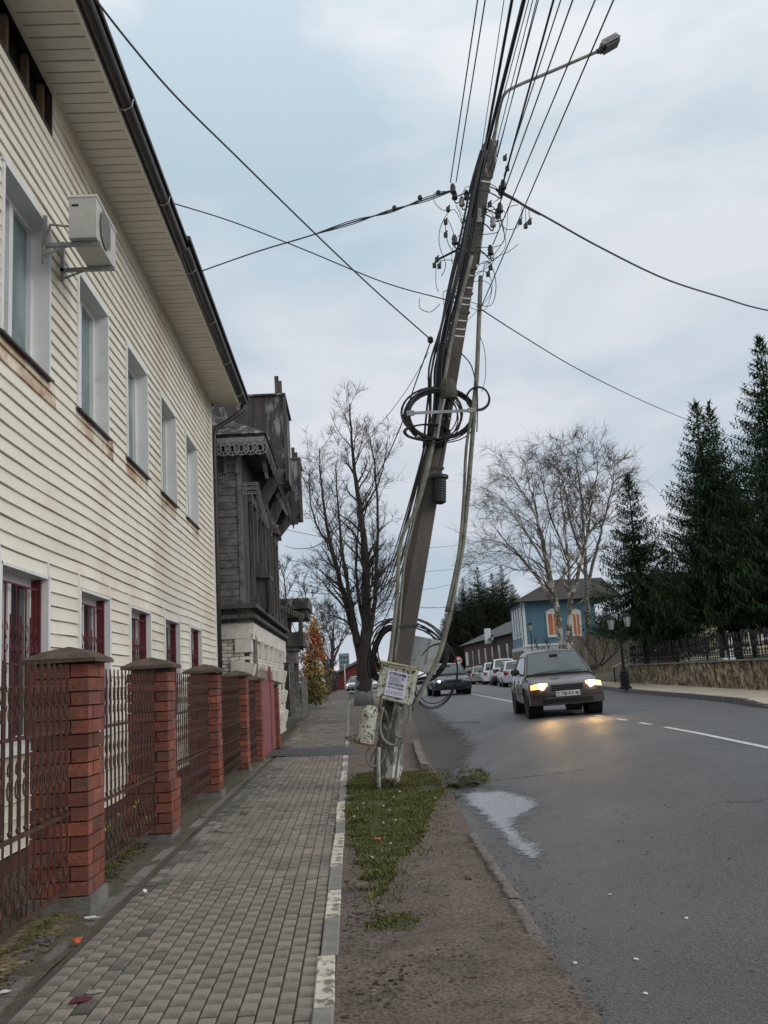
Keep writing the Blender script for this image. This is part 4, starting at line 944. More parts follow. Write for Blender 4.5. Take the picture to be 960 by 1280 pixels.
# pipe-like guard on the left
a = atY(465,882,YP-.25); b = atY(456,931,YP-.25); Q = Vector((0,0,1)).rotation_difference((a-b).normalized()).to_matrix(); L_ = (a-b).length
T = thing('cable_guard', b, 'rust-edged cylindrical metal cable guard tilted beside the foot of the pole', 'cable guard')
MB().lathe([(.10,0),(.13,.01),(.128,L_*.82),(.10,L_*.9),(.06,L_)], b, 14, Q).build('casing', m_box, T, smooth=False)
MB().lathe([(.134,0),(.137,.015),(.134,.03)], b, 14, Q).build('rim', MAT('rust', (.22,.09,.03), (.12,.05,.02), 8, .9), T)
gl = 'grey cable loops at the foot of the leaning pole'
pipe('cable_loop', [(479,884),(475,905),(478,922),(488,931),(497,929),(505,918),(511,900),(513,885)], .022, m_cond, 'widest grey cable loop sagging under the peeling box', 'cable loop', YP-.34, group=gl)
pipe('cable_loop', [(501,884),(495,902),(494,917),(499,922),(505,917),(510,901),(513,884)], .019, m_cond, 'smaller grey loop nested inside the widest one', 'cable loop', YP-.37, group=gl)
pipe('cable_loop', [(481,888),(485,902),(484,925),(480,945),(474,956),(466,958),(460,953),(458,944),(462,934)], .017, m_cond, 'grey loop turning back up into the tilted cable guard', 'cable loop', YP-.3, group=gl)
pipe('cable_loop', [(477,930),(474,948),(468,957),(463,954),(466,944),(470,936)], .014, m_cond, 'short dull loop below the tilted cable guard', 'cable loop', YP-.26, group=gl)
pipe('cable_loop', [(513,882),(508,915),(500,935),(496,960),(493,986)], .018, m_cond, 'grey cable running down the right edge of the stub into the grass', 'cable loop', YP-.25, group=gl)
pipe('cable_pipe', [(474,934),(473,955),(474,988)], .030, MAT('pale_pipe', (.42,.42,.37), (.30,.30,.26), 6, .7, dirt=(.15,.14,.1), dscale=6), 'short pale vertical pipe entering the ground at the left of the stub', 'pipe', YP-.3)
T = thing('street_lamp', atY(630,118,YP), 'dusty street lamp head on a long arm at the top of the leaning pole', 'street lamp')
MB().tube(smooth_pts(P2([(597,330,YP+.14),(606,260,YP+.13),(613,205,YP+.12),(619,165,YP+.05),(624,138),(630,119),(645,108),(690,89),(748,64)]), 4), .027, 7).build('arm', m_cond, T, smooth=True)
a, b = atY(748,64,YP), atY(779,47,YP); d = (b-a).normalized(); u = Vector((0,1,0)); n_ = d.cross(u)
if n_.z < 0: n_ = -n_
MB().tube([a-d*.02, a+d*.10], [.045,.05], 8).build('neck', m_insul, T)
mb = MB()
for s0, s1, w0, h0, h1 in ((.07,.40,.13,-.01,.075),):
    P = []
    for hh in (h0, h1):
        for (s_, w_) in ((s0, -w0), (s1, -w0*.9), (s1, w0*.9), (s0, w0)): P.append(a+d*s_+u*w_*(1 if hh == h0 else .7)+n_*hh)
    mb.hexa(P)
lh = mb.build('lamp_head', MAT('lamp_housing', (.26,.25,.23), (.16,.15,.14), 9, .7), T)
mb = MB()
for k in range(5): mb.box(0,0,0,0,0,0) if False else mb.tube([a+d*.09+u*(-.1+.05*k)+n_*.085, a+d*.38+u*(-.1+.05*k)+n_*.085], .010, 4)
mb.build('cooling_fins', m_cond, lh)
mb = MB(); q = a+d*.1-n_*.02; P = [q+u*-.11, q+d*.27+u*-.10, q+d*.27+u*.10, q+u*.11]; mb.hexa([p-n_*.035 for p in P]+P); mb.build('lens', MAT('lamp_lens', (.07,.06,.05), (.04,.035,.03), 9, .4), lh)
# ------------------------------------------------------------------ overhead wires
def sag(a, b, s, n=14):
    return [a.lerp(b, i/n)-Vector((0,0,4*s*(i/n)*(1-i/n))) for i in range(n+1)]
def up_wire(p_att, px0, r, label, Y0=YP, group='wires running overhead from the leaning pole towards the camera', mid=None, py0=0):
    a = atY(*p_att, Y0); r0 = ray(px0, py0)
    # crossing the top edge of view at about the attachment's height, then on to the pole behind the camera
    Yt = (a.z+.02-CH)/r0.z; c = Vector((r0.x*Yt, Yt, a.z+.02)); d = (c-a); e = a+d*((Y0+14)/(Y0-Yt)); e.z = a.z+.3
    pts = [a]
    if mid:
        for m_ in mid:
            rm = ray(*m_); Ym = (a.z-CH)/rm.z; Ym = min(Ym, Y0-.1); pts.append(Vector((rm.x*Ym, Ym, CH+rm.z*Ym)))
    pts.append(c)
    pts = smooth_pts(pts, 3)+[c.lerp(e, .5)-Vector((0,0,.15)), e]
    o = MB().tube(pts, r, 5).build('overhead_wire', m_wire); o['label'] = label; o['category'] = 'wire'; o['group'] = group; return o
ups = [((563,228), 597, .009, 'leftmost overhead wire rising from the left insulators'), ((570,228), 606.5, .009, 'second overhead wire from the left, with a small dark joint'),
 ((600,200), 630, .006, 'thin faint wire just left of the thick black bundle'),
 ((606,186), 640, .022, 'left one of the two thick black cable bundles over the pole top'), ((607,190), 655, .030, 'thickest black cable bundle leaving over the pole top'),
 ((604,215), 661, .007, 'thin wire just right of the thickest bundle'), ((612,215), 666, .007, 'thin wire second to the right of the thickest bundle'), ((617,215), 671, .007, 'thin wire third to the right of the thickest bundle'), ((621,196), 673, .008, 'thin wire passing just behind the foot of the lamp arm'),
 ((628,232), 692, .015, 'heavy wire with two dark clamps right of the pole top'), ((630,220), 701, .009, 'wavy thin wire next to the heavy clamped one'),
 ((622,262), 716, .010, 'wire from the grey insulator crossing the middle of the lamp arm'), ((616,306), 744, .009, 'slightly kinked wire crossing the outer half of the lamp arm'), ((598,392), 767, .008, 'rightmost overhead wire passing the neck of the street lamp')]
for a_, x0, r_, lb in ups: up_wire(a_, x0, r_, lb+' at the top')
# cables clinging to the pole's left side
gb = 'black cables strapped along the leaning pole'
lbs = ['outermost', 'second', 'third', 'fourth', 'fifth', 'sixth', 'seventh', 'eighth', 'ninth', 'tenth', 'innermost']
for k in range(11):
    off = k*2.6
    pts = [(600+k*.8,188),(590+off*.35,232),(577+off*.5,290),(561+off*.6,360),(549+off*.6,410),(538+off*.7,460),(534+off,510),(532+off*.9,560)]
    pts = [(x+random.gauss(0,1.6), y) for x, y in pts]
    pipe('strapped_cable', pts, random.uniform(.014,.022), m_wire, lbs[k]+' of the black cables strapped down the left side of the pole', 'cable', YP-.14-.02*(k % 4), 5, group=gb)
pipe('strapped_cable', [(575,440),(588,455),(594,475),(597,500),(596,540)], .010, m_wire, 'black cable crossing from the pole to the right-hand conduit', 'cable', YP-.16, 5, group=gb)
pipe('strapped_cable', [(594,210),(586,260),(580,310),(575,350)], .012, m_wire, 'black cable over the front face near the number plate', 'cable', YP-.18, 5, group=gb)
# jumper loops round the insulators
gj = 'thin jumper loops between insulators at the pole top'
jl = [([(566,240),(545,240),(543,252),(552,262),(560,263)], 'thin jumper loop farthest out on the left'), ([(585,300),(568,262),(552,280),(549,305),(557,330),(552,345)], 'long thin jumper hanging left of the insulators'),
 ([(570,300),(560,275),(557,290),(563,310),(575,320)], 'small jumper loop left of the white plate'), ([(577,330),(563,325),(548,326)], 'short jumper to the three small clamps on the left'),
 ([(545,335),(545,355),(548,365)], 'jumper dropping from the three small left clamps'), ([(525,372),(525,385),(538,390),(550,380)], 'open black loop at the end of the left service wire'),
 ([(610,262),(623,276),(632,270),(628,262),(622,265)], 'jumper round the right grey insulator'), ([(648,256),(636,260),(634,280),(630,300),(618,318),(612,330)], 'jumper from the right service cable down to the pole'),
 ([(652,258),(652,275),(645,285),(634,287),(628,282)], 'looping jumper under the right service cable'), ([(655,260),(650,278)], 'short lead to the first hanging clamp'), ([(657,260),(657,283)], 'short lead to the middle hanging clamp'), ([(661,262),(662,277)], 'short lead to the last hanging clamp'),
 ([(624,270),(632,300),(630,312),(618,325),(603,330)], 'curved jumper right of the pole below the insulators'), ([(648,305),(635,315),(620,322),(604,335)], 'jumper sweeping in from the right'),
 ([(604,345),(606,330),(618,322)], 'thick bent lead beside the small right clamps'), ([(570,256),(576,270),(580,285),(590,280)], 'jumper bridging to the pole beside the number plate'),
 ([(600,420),(606,440),(607,470),(602,490)], 'hair-thin wire beside the right conduit')]
for pts, lb in jl: pipe('jumper_wire', pts, .006, m_wire, lb, 'wire', YP-.12, 4, 4, group=gj)
rj = random.Random(19)
cn = ['a loop left of the number plate','a loop under the left insulators','a slack lead crossing the pole','a lead by the white bands','a curl above the cross bracket','a lead under the lamp arm foot','a loop right of the pole top','a slack arc beside the right insulators','a drooping lead on the left edge','a tight curl near the small left clamps','a lead between the right clamps','a hanging end beside the conduit','a loop low on the right side','a lead behind the left insulators']
for k in range(14):
    ly = rj.uniform(225, 400); cx_ = 613-(ly-180)*.175; sd = -1 if k % 2 else 1; w_ = rj.uniform(12, 36)
    pts = [(cx_+sd*4, ly), (cx_+sd*(w_*.7), ly-rj.uniform(-6,14)), (cx_+sd*w_, ly+rj.uniform(4,22)), (cx_+sd*w_*rj.uniform(.5,1), ly+rj.uniform(20,44)), (cx_+sd*2-4, ly+rj.uniform(30,60))]
    pipe('jumper_wire', pts, rj.uniform(.005,.009), m_wire, 'thin wire on the upper pole: '+cn[k], 'wire', YP-rj.uniform(.1,.25), 4, 5, group=gj)
# service wires across the scene
def wire(name, pts, r, label, cat='wire', group=None, sub=8, n=4):
    o = MB().tube(smooth_pts([atY(*p) for p in pts], sub), r, n).build(name, m_wire); o['label'] = label; o['category'] = cat
    if group: o['group'] = group
    return o
gs = 'service wires crossing the street or running to houses'
wire('service_wire', [(538,424,YP),(470,364,12.6),(397,295,11.3),(300,200,9.6),(210,110,8.2),(120,0,7),(60,-90,6)], .010, 'long dark wire rising from mid-pole to the top left over the eaves', group=gs)
se = atX(216, 255, -2.2)
wire('service_wire', [(571,379,YP-.1),(551,373,YP),(480,353,13.4),(380,312,se.y*.4+YP*.6-.3),(290,277,se.y*.75+YP*.25),(216,254,se.y)], .010, 'thin wire from mid-pole sagging left to the eaves of the sided house', group=gs)
s2 = atX(246, 341, -2.2)
for k, (dy, r_) in enumerate(((0,.012),(3,.008),(-3,.008))):
    wire('service_cable', [(563,239+dy*.3,YP),(530,250+dy*.8,13.8),(488,264-dy*.6,13.9),(440,278+dy*.8,14.1),(380,297-dy*.1,14.4),(320,315+dy*.05,14.9),(246,341,s2.y)], r_, ['main strand of the knotted cable from the left insulators to the eaves','lower loose strand of the knotted cable on the left','upper loose strand of the knotted cable on the left'][k], group=gs)
for (px, py) in ((548,241),(525,247),(493,260)):
    p = atY(px, py, 13.8); MB().lathe([(.01,-.045),(.035,-.03),(.04,.0),(.03,.03),(.01,.045)], p, 8).build('cable_clamp', m_wire, label={548:'dark clamp on the knotted left cable, nearest the pole',525:'middle dark clamp on the knotted left cable',493:'outermost dark clamp on the knotted left cable'}[px], category='clamp')
p = atY(538, 425, YP-.03); MB().lathe([(.01,-.06),(.045,-.03),(.045,.03),(.01,.06)], p, 8).build('cable_clamp', m_wire, label='round black clamp where three wires meet left of mid-pole', category='clamp')
wire('service_cable', [(622,239,YP),(680,270,14.5),(750,309,15.6),(830,348,17),(900,371,18.5),(960,388,20),(1060,404,23)], .017, 'thick black cable sagging to the right out across the road', group=gs)
wire('service_cable', [(620,237,YP),(638,246,YP),(660,260,14.),(675,268,14.2)], .022, 'short thick twisted start of the right service cable', group=gs)
wire('service_wire', [(596,383,YP),(650,418,15.5),(720,460,18.5),(790,495,22.5),(855,523,28),(940,556,36)], .010, 'thin wire falling from mid-pole to the tall spruces on the right', group=gs)
oh = atY(357, 684, 31)
wire('service_wire', [(538,428,YP),(519,480,14.2),(500,535,15.5),(473,592,18),(440,642,21.5),(400,680,27),(375,686,30),(357,683,33.1)], .012, 'dark wire drooping from mid-pole down to the derelict wooden house', group=gs)
wire('service_wire', [(536,440,YP),(505,492,15),(470,535,18),(430,570,23),(400,590,30),(374,612,32)], .005, 'hair-thin wire from the pole to the far dormer', group=gs)
# lines on down the street to the next pole, behind the bare tree
FPY = 52.0
gd = 'cables running down the street from the leaning pole'
far = [(468,742),(466,748),(464,744),(461,751),(459,756),(457,760),(455,770)]
near = [(546,500),(541,520),(538,540),(536,552),(552,470),(530,560),(548,530)]
nm = ['first','second','third','fourth','fifth','sixth','seventh']
near += [(549,478),(543,508),(553,460),(540,530)]; far += [(469,738),(465,746),(462,752),(458,764)]; nm += ['eighth','ninth','tenth','last']
for k in range(11):
    a = atY(*near[k], YP-.1); b = atY(*far[k], FPY); o = MB().tube(sag(a, b, .55+.12*k, 18), [.018,.008,.016,.008,.009,.018,.008,.014,.008,.010,.016][k], 4).build('street_cable', m_wire)
    o['label'] = nm[k]+' cable counted from the top of the fan running down the street'; o['category'] = 'cable'; o['group'] = gd
FP = thing('utility_pole', atY(462, 868, FPY), 'far concrete pole almost hidden behind the big bare roadside tree', 'utility pole')
a = atY(461,868,FPY); b = atY(458,708,FPY); MB().hexa(taper(a+Vector((0,0,-.3)), b, .3,.26,.18,.18)).build('shaft', m_pole, FP)
MB().tube([atY(452,740,FPY), atY(470,738,FPY)], .05, 4).build('crossarm', m_conc, FP)
# faint lines crossing far down the street
gx = 'distant wires crossing high over the street'
for k, (a, b) in enumerate((((357,738,34),(640,700,62)),((357,722,34),(600,748,70)),((360,700,34),(650,688,66)),((384,732,40),(640,745,70)),((357,662,34),(640,664,66)))):
    pa, pb2 = atY(*a), atY(*b); o = MB().tube(sag(pa, pb2, .9, 12), .011, 3).build('distant_wire', m_wire); o['category'] = 'wire'; o['group'] = gx
    o['label'] = ['distant wire rising right from the porch roof to the blue house','distant wire sinking right from the wooden house','distant wire from the wooden house wall to the birch','distant wire from beyond the porch to the right','highest of the distant wires over the street'][k]
# ================================================================== TREES
def tree_mesh(limbs, seed, twig_r=.012, levels=3, dens=1., up=.25, spread=.9, lens=(2.2,.9,.45), droop=0.):
    rnd = random.Random(seed); wood = MB(); twig = MB()
    def br(p, d, L, r, lev):
        n = 5 if lev < 2 else 4; pts = [p]; rs = [r]; cur = p.copy(); dd = d.copy()
        for i in range(n):
            dd = (dd+Vector((rnd.gauss(0,.16),rnd.gauss(0,.16),rnd.gauss(0,.12)+up*.22-droop*.25*(i/n)*(lev>=1)))).normalized()
            cur = cur+dd*(L/n); pts.append(cur); rs.append(max(twig_r*.45, r*(1-.8*(i+1)/n)))
        (wood if r > .03 else twig).tube(pts, rs, 5 if r > .03 else 3, cap=False)
        if lev < levels:
            k = max(2, int(rnd.uniform(4,7)*dens*(1.25 if lev == levels-1 else 1)))
            for j in range(k):
                t = rnd.uniform(.2, 1.); i = min(n-1, int(t*n)); q = pts[i].lerp(pts[i+1], t*n-i); ax = (pts[i+1]-pts[i]).normalized()
                side = ax.cross(Vector((rnd.gauss(0,1),rnd.gauss(0,1),rnd.gauss(0,1)))).normalized()
                nd = (ax*(1-.35*spread)+side*spread*rnd.uniform(.5,.95)+Vector((0,0,up*.3))).normalized()
                br(q, nd, lens[min(lev+1,len(lens)-1)]*rnd.uniform(.55,1.2)*(1-.4*t), max(twig_r, rs[i]*.5), lev+1)
    for (pts, r0, r1, nsp, t0, Lsp) in limbs:
        sp_ = smooth_pts([Vector(p) for p in pts], 5); m = len(sp_)
        for q in sp_[1:-1]: q += Vector((rnd.gauss(0,.02),rnd.gauss(0,.02),0))
        rs = [r0+(r1-r0)*(i/(m-1))**.8 for i in range(m)]; wood.tube(sp_, rs, 9 if r0 > .12 else 6, cap=False)
        for j in range(nsp):
            t = t0+(1-t0)*(j+rnd.random())/nsp; x = t*(m-1); i = min(m-2, int(x)); q = sp_[i].lerp(sp_[i+1], x-i); ax = (sp_[i+1]-sp_[i]).normalized()
            a = rnd.uniform(0, 2*math.pi); side = ax.orthogonal().normalized(); side.rotate(Matrix.Rotation(a, 3, ax) if False else Matrix.Rotation(a, 3, ax))
            d = (ax*.75+side*spread*rnd.uniform(.6,1.1)+Vector((0,0,up))).normalized()
            br(q, d, lens[0]*Lsp*rnd.uniform(.6,1.2)*(1.15-.65*t), max(twig_r*1.6, rs[i]*.42), 1)
    return wood, twig
def tree(name, base, limbs_px, Y, label, cat, seed, barkm, twigm, dyj=1.2, **kw):
    rnd = random.Random(seed); L = []
    for (pts, r0, r1, nsp, t0, Lsp) in limbs_px:
        P = []; dy = rnd.uniform(-dyj, dyj)
        for i, p in enumerate(pts): P.append(atY(p[0], p[1], Y+(dy*(i/(len(pts)-1)) if len(pts) > 1 else 0)))
        L.append((P, r0, r1, nsp, t0, Lsp))
    wood, twig = tree_mesh(L, seed, **kw)
    T = thing(name, base, label, cat)
    wood.build('trunk', barkm, T, smooth=True, recalc=False); twig.build('crown', twigm, T, recalc=False)
    return T
YT = 47.0; tb = atY(455, 881, YT)
LT = tree('linden_tree', tb, [
 ([(455,884),(455,860),(455,840),(456,815)], .46, .36, 0, .5, 1),
 ([(456,820),(458,780),(457,720),(454,670),(446,610),(440,560),(437,505)], .33, .03, 34, .22, 1.15),
 ([(454,840),(446,800),(434,760),(422,715),(410,665),(402,610),(399,560)], .26, .02, 30, .3, 1.05),
 ([(447,805),(440,760),(430,705),(423,640),(420,580)], .17, .02, 22, .35, 1.),
 ([(457,815),(466,770),(470,720),(472,650),(468,580),(462,545)], .16, .02, 22, .3, .9),
 ([(457,790),(447,740),(446,690),(450,640)], .12, .03, 16, .2, .8), ([(455,800),(464,770),(476,755),(488,745)], .07, .012, 16, .1, .7), ([(448,800),(436,780),(424,772),(412,770)], .07, .012, 16, .1, .7), ([(456,800),(460,760),(465,720),(468,690)], .07, .012, 18, .1, .7),
 ([(436,765),(418,745),(404,728),(392,716)], .07, .015, 12, .2, .7),
 ([(457,760),(470,740),(480,725),(490,700)], .08, .015, 10, .2, .8),
 ([(410,680),(395,655),(388,625),(386,590)], .07, .015, 12, .2, .9),
 ([(452,640),(470,610),(480,580),(484,550)], .06, .015, 10, .2, .8)], YT,
 'big bare dark-barked roadside tree with a whitewashed foot, left of the leaning pole', 'tree', 11, m_bark, m_twig, dyj=2.2, dens=.95, lens=(2.5,1.25,.7), up=.25, twig_r=.0085)
MB().tube([tb+Vector((0,0,-.1)), tb+Vector((0,0,.5)), atY(455,847,YT)], [.53,.475,.43], 12).build('limed_foot', m_white_bark, LT, smooth=True)
tree('bare_tree', atY(411,867,88), [
 ([(411,868),(409,845),(404,820),(398,795),(392,770)], .34, .04, 16, .2, 1.), ([(411,860),(415,830),(416,805),(417,780)], .28, .04, 16, .3, 1.), ([(410,855),(404,830),(396,810)], .18, .03, 9, .3, .9), ([(414,830),(424,808),(430,790)], .16, .03, 10, .3, .9)], 88,
 'small dark bare tree far down the pavement, beside the walking person', 'tree', 5, m_bark, m_twig, dens=.8, lens=(3.2,1.6,.8), levels=3, twig_r=.02)
YB = 46.0
birch_l = [
 ([(704,838),(703,815),(700,790),(697,765),(690,735),(683,705),(676,670),(668,630),(660,600),(655,575)], .21, .02, 26, .35, 1.1),
 ([(710,838),(711,810),(712,780),(712,745),(710,700),(705,650),(700,610),(697,570)], .18, .02, 26, .35, 1.1),
 ([(698,765),(680,735),(662,710),(645,690),(628,672),(615,655)], .10, .015, 18, .25, 1.1),
 ([(690,740),(668,715),(645,712),(625,706),(610,712)], .06, .01, 12, .3, .9),
 ([(697,760),(688,720),(680,680),(668,640),(650,610),(635,590)], .11, .015, 20, .3, 1.1),
 ([(711,760),(722,720),(732,680),(738,640),(745,600),(748,575)], .12, .015, 20, .3, 1.1),
 ([(683,705),(660,670),(640,640),(625,620)], .07, .012, 16, .2, 1.),
 ([(710,700),(690,650),(680,610),(675,585)], .07, .012, 16, .2, 1.),
 ([(690,735),(720,700),(738,665),(758,640),(768,610)], .06, .012, 14, .3, .9)]
tree('birch_tree', atY(706,838,YB), birch_l, YB, 'wide bare birch with two stems in front of the blue house', 'tree', 23, MAT('dark_birch_bark', (.16,.13,.10), (.10,.08,.06), 5, .95, dirt=(.50,.48,.44), dscale=2.6, dlo=.50, dhi=.56), m_twigb, dyj=3., dens=.92, lens=(2.8,1.6,1.05), up=.14, droop=1.1, twig_r=.0075, spread=.7)
tree('birch_tree', atY(737,835,55), [([(738,840),(737,800),(734,760),(732,720),(730,680),(728,640),(724,600),(718,565)], .24, .02, 26, .4, 1.), ([(733,735),(745,690),(755,650),(765,610),(768,580)], .12, .015, 18, .3, 1.), ([(731,700),(715,660),(708,620),(700,590)], .10, .015, 16, .3, 1.)], 55,
 'slender white-stemmed bare birch at the left edge of the spruces', 'tree', 31, m_birch, m_twigb, dyj=3, dens=.95, lens=(2.8,1.4,.85), up=.2, droop=1., twig_r=.014, spread=.75)
# spruces ------------------------------------------------------------
def spruce_mesh(h, rad, seed, bare=.1, dens=1.):
    rnd = random.Random(seed); mb = MB(); wd = MB()
    wd.tube([(0,0,-.3),(0,0,h*.4),(0,0,h*.99)], [.030*h*.55, .018*h*.55, .01], 7)
    z = h*bare
    while z < h*.985:
        f = max(0., (z/h-bare)/(1-bare)); L0 = rad*1.22*(1-f)**1.08*(1 if f > .06 else .8)+.05; nb = max(5, int((8+L0*3.6)*dens)); a0 = rnd.uniform(0, 6.3)
        for k in range(nb):
            if rnd.random() < .08: continue
            a = a0+6.283*k/nb+rnd.gauss(0,.2); L = L0*rnd.uniform(.62,1.12); zz = z+rnd.gauss(0,.10)
            ca, sa = math.cos(a), math.sin(a); m = max(3, int(L/.105)); up0 = .5*(f)**1.4-.12; pts = []
            for i in range(m+1):
                t = i/m; x = L*t; dz = L*(up0*t-.32*(1-f)*math.sin(t*2.6)*.9+.16*t*t)
                pts.append(Vector((ca*x, sa*x, zz+dz)))
            if L > .7: wd.tube([pts[0], pts[m//2], pts[-1]], [.022,.014,.006], 3, cap=False)
            for i in range(1, m+1):
                t = i/m; p = pts[i]; w_ = (.10+.32*min(1, L/1.8)*(1-t*.75))*rnd.uniform(.7,1.25)
                for s_ in (-1, 1):
                    dirx = Vector((-sa*s_+ca*.55, ca*s_+sa*.55, -.30+rnd.gauss(0,.12))); dirx.normalize()
                    nrm = Vector((0,0,1)); e1 = dirx.cross(nrm).normalized(); tip = p+dirx*w_
                    b1 = p+dirx*w_*.4+e1*.026; b2 = p+dirx*w_*.4-e1*.026
                    mb.add([p, b1, tip, b2], [(0,1,2,3)])
                    if rnd.random() < .9:   # hanging spray
                        q = p+dirx*w_*rnd.uniform(.2,.8); dn = Vector((rnd.gauss(0,.08), rnd.gauss(0,.08), -rnd.uniform(.08,.24)*min(1, .3+L/1.5)))
                        e2 = Vector((rnd.gauss(0,1), rnd.gauss(0,1), 0)).normalized()*.026; mb.add([q-e2, q+e2, q+dn+e2*.2, q+dn-e2*.2], [(0,1,2,3)])
            p = pts[-1]; d = (pts[-1]-pts[-2]).normalized(); e1 = Vector((-sa, ca, 0))*.06; mb.add([p-e1*.9-d*.05, p+e1*.9-d*.05, p+d*.22], [(0,1,2)])
        z += .165*rnd.uniform(.8,1.2)
    for k in range(10):
        a = k*.63; mb.add([(0,0,h*.97),(.05*math.cos(a),.05*math.sin(a),h*.985),(.03*math.cos(a),.03*math.sin(a),h*1.012)], [(0,1,2)])
    return mb, wd
def spruce(h, rad, seed, bare, loc, label, mat=None, dens=1., group='tall spruces behind the iron fence', cat='spruce'):
    n_, w_ = spruce_mesh(h, rad, seed, bare, dens); T = thing('spruce_tree', (0,0,0), label, cat, group)
    w_.build('trunk', m_bark2, T, recalc=False); n_.build('crown', mat or m_spruce, T, recalc=False); T.location = loc; return T
def place_sp(pxc, pyt, Y, rad, seed, bare, label, **kw):
    b = atY(pxc, 800, Y); t = atY(pxc, pyt, Y); zb = TZ(b.x, Y)-.1 if Y < 50 else kw.pop('zb'); kw.pop('zb', None)
    return spruce(t.z-zb, rad, seed, bare, (t.x, Y, zb), label, **kw)
place_sp(784, 592, 40, 2.15, 41, .22, 'smallest and leftmost of the big spruces, directly above the twin-lantern post')
place_sp(868, 500, 36.5, 2.6, 43, .22, 'second big spruce from the left, with a ragged double-looking top')
place_sp(886, 504, 38.5, 2.1, 44, .22, 'narrow spruce top merging with its neighbour, just right of the ragged one')
place_sp(948, 420, 34, 2.8, 47, .23, 'tallest spruce, cut by the right edge of the photograph')
place_sp(917, 600, 40, 2.4, 49, .24, 'shorter spruce filling the gap before the tallest one')
place_sp(832, 690, 44, 2.2, 52, .20, 'dark shorter spruce standing behind the second one')
place_sp(985, 480, 37, 2.9, 53, .24, 'spruce just outside the right edge of the photograph')
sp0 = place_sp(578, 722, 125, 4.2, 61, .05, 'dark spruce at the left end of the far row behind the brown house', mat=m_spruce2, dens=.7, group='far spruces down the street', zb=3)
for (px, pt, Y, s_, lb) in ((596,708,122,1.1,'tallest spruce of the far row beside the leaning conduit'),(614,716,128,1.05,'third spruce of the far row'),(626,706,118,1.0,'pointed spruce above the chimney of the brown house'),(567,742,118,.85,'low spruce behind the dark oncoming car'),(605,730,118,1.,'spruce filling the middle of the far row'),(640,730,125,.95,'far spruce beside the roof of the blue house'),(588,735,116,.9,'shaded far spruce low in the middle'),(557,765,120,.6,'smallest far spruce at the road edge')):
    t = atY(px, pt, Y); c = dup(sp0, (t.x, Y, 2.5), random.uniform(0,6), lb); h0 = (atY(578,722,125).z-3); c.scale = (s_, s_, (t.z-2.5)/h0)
# ================================================================== RIGHT BANK
SW = thing('retaining_wall', (WX(32), 32, .8), 'low rubble-stone retaining wall beneath the black iron fence on the right', 'wall')
W0, W1 = 20.0, 42.5
def wz(y): return zg(WX(y), y)+.12
WT = lambda y: 1.44+.003*(y-25)
mb = MB(); V = []; F_ = []; k = 0
for y in ys_list(W0, W1):
    V += [(WX(y)+.06, y, wz(y)-.3), (WX(y)+.06, y, WT(y)), (WX(y)+.45, y, WT(y)), (WX(y)+.45, y, wz(y)-.3)]; k += 1
for i in range(k-1):
    for j in range(4): a = i*4+j; b = i*4+(j+1) % 4; F_.append((a, b, b+4, a+4))
F_.append((0,1,2,3)); F_.append(((k-1)*4+3,(k-1)*4+2,(k-1)*4+1,(k-1)*4)); mb.add(V, F_).build('core', m_wmort, SW)
mb = MB(); y = W0
while y < W1:
    w_ = random.uniform(.06,.16); z = wz(y)-.05
    while z < WT(y)-.02:
        h_ = min(random.uniform(.10,.30), WT(y)-z); x = WX(y)+.06; o1 = random.uniform(.01,.075); o2 = random.uniform(.0,.05)
        j = lambda a=.012: random.uniform(-a, a)
        mb.hexa([(x-o1*.3,y+j(),z+j()),(x+.05,y,z),(x+.05,y+w_,z),(x-o2*.3,y+w_-.012+j(),z+j()),(x-o1,y+.012+j(),z+h_-.015+j()),(x+.05,y,z+h_),(x+.05,y+w_,z+h_),(x-o2,y+w_-.015+j(),z+h_-.02+j())])
        z += h_
    y += w_
mb.build('stone', m_stone, SW, kind='stuff', recalc=False)
y = W0
while y < W1-.1:
    y2 = min(y+2.4, W1); MB().hexa([(WX(y)-.04,y,WT(y)),(WX(y)+.5,y,WT(y)),(WX(y2)+.5,y2-.02,WT(y2)),(WX(y2)-.04,y2-.02,WT(y2)),(WX(y)-.04,y,WT(y)+.05),(WX(y)+.5,y,WT(y)+.05),(WX(y2)+.5,y2-.02,WT(y2)+.05),(WX(y2)-.04,y2-.02,WT(y2)+.05)]).build('coping', m_conc, SW); y = y2
IF = thing('iron_fence', (WX(32)+.15, 32, 1.5), 'black ornamental iron fence with leaning posts on top of the stone wall', 'fence')
pk = MB(); pk.box(-.01,.01,-.012,.012,0,.72); pk.tube([(0,-.10,.30),(0,.0,.48),(0,.10,.74)], .017, 4); pk.tube([(0,.10,.30),(0,.0,.48),(0,-.10,.74)], .017, 4); pk.tube([(0,-.07,.22),(0,.07,.10)], .012, 4); pk.tube([(0,.07,.22),(0,-.07,.10)], .012, 4)
pkm = bpy.data.meshes.new('picket'); pkm.from_pydata(pk.v, [], pk.f); pkm.materials.append(m_black)
y = W0+.1; c0 = wloc(IF); k = 0
while y < W1:
    inst('picket', pkm, IF, Matrix.LocRotScale(Vector((WX(y)+.15, y, WT(y)+.10))-c0, Euler((random.gauss(0,.03),random.gauss(0,.03),-.07)), Vector((1,1,random.uniform(.95,1.05))))); y += .235; k += 1
y = W0+.1
while y < W1:
    MB().tube([(WX(y)+.10,y,WT(y)),(WX(y)+.10-.05,y-.02,WT(y)+.98)], .022, 4).build('post', m_black, IF); y += 2.15
for hz_ in (.14, .28):
    MB().tube([(WX(yy)+.12, yy, WT(yy)+hz_) for yy in (W0, 28, 35, W1)], .016, 4).build('rail', m_black, IF)
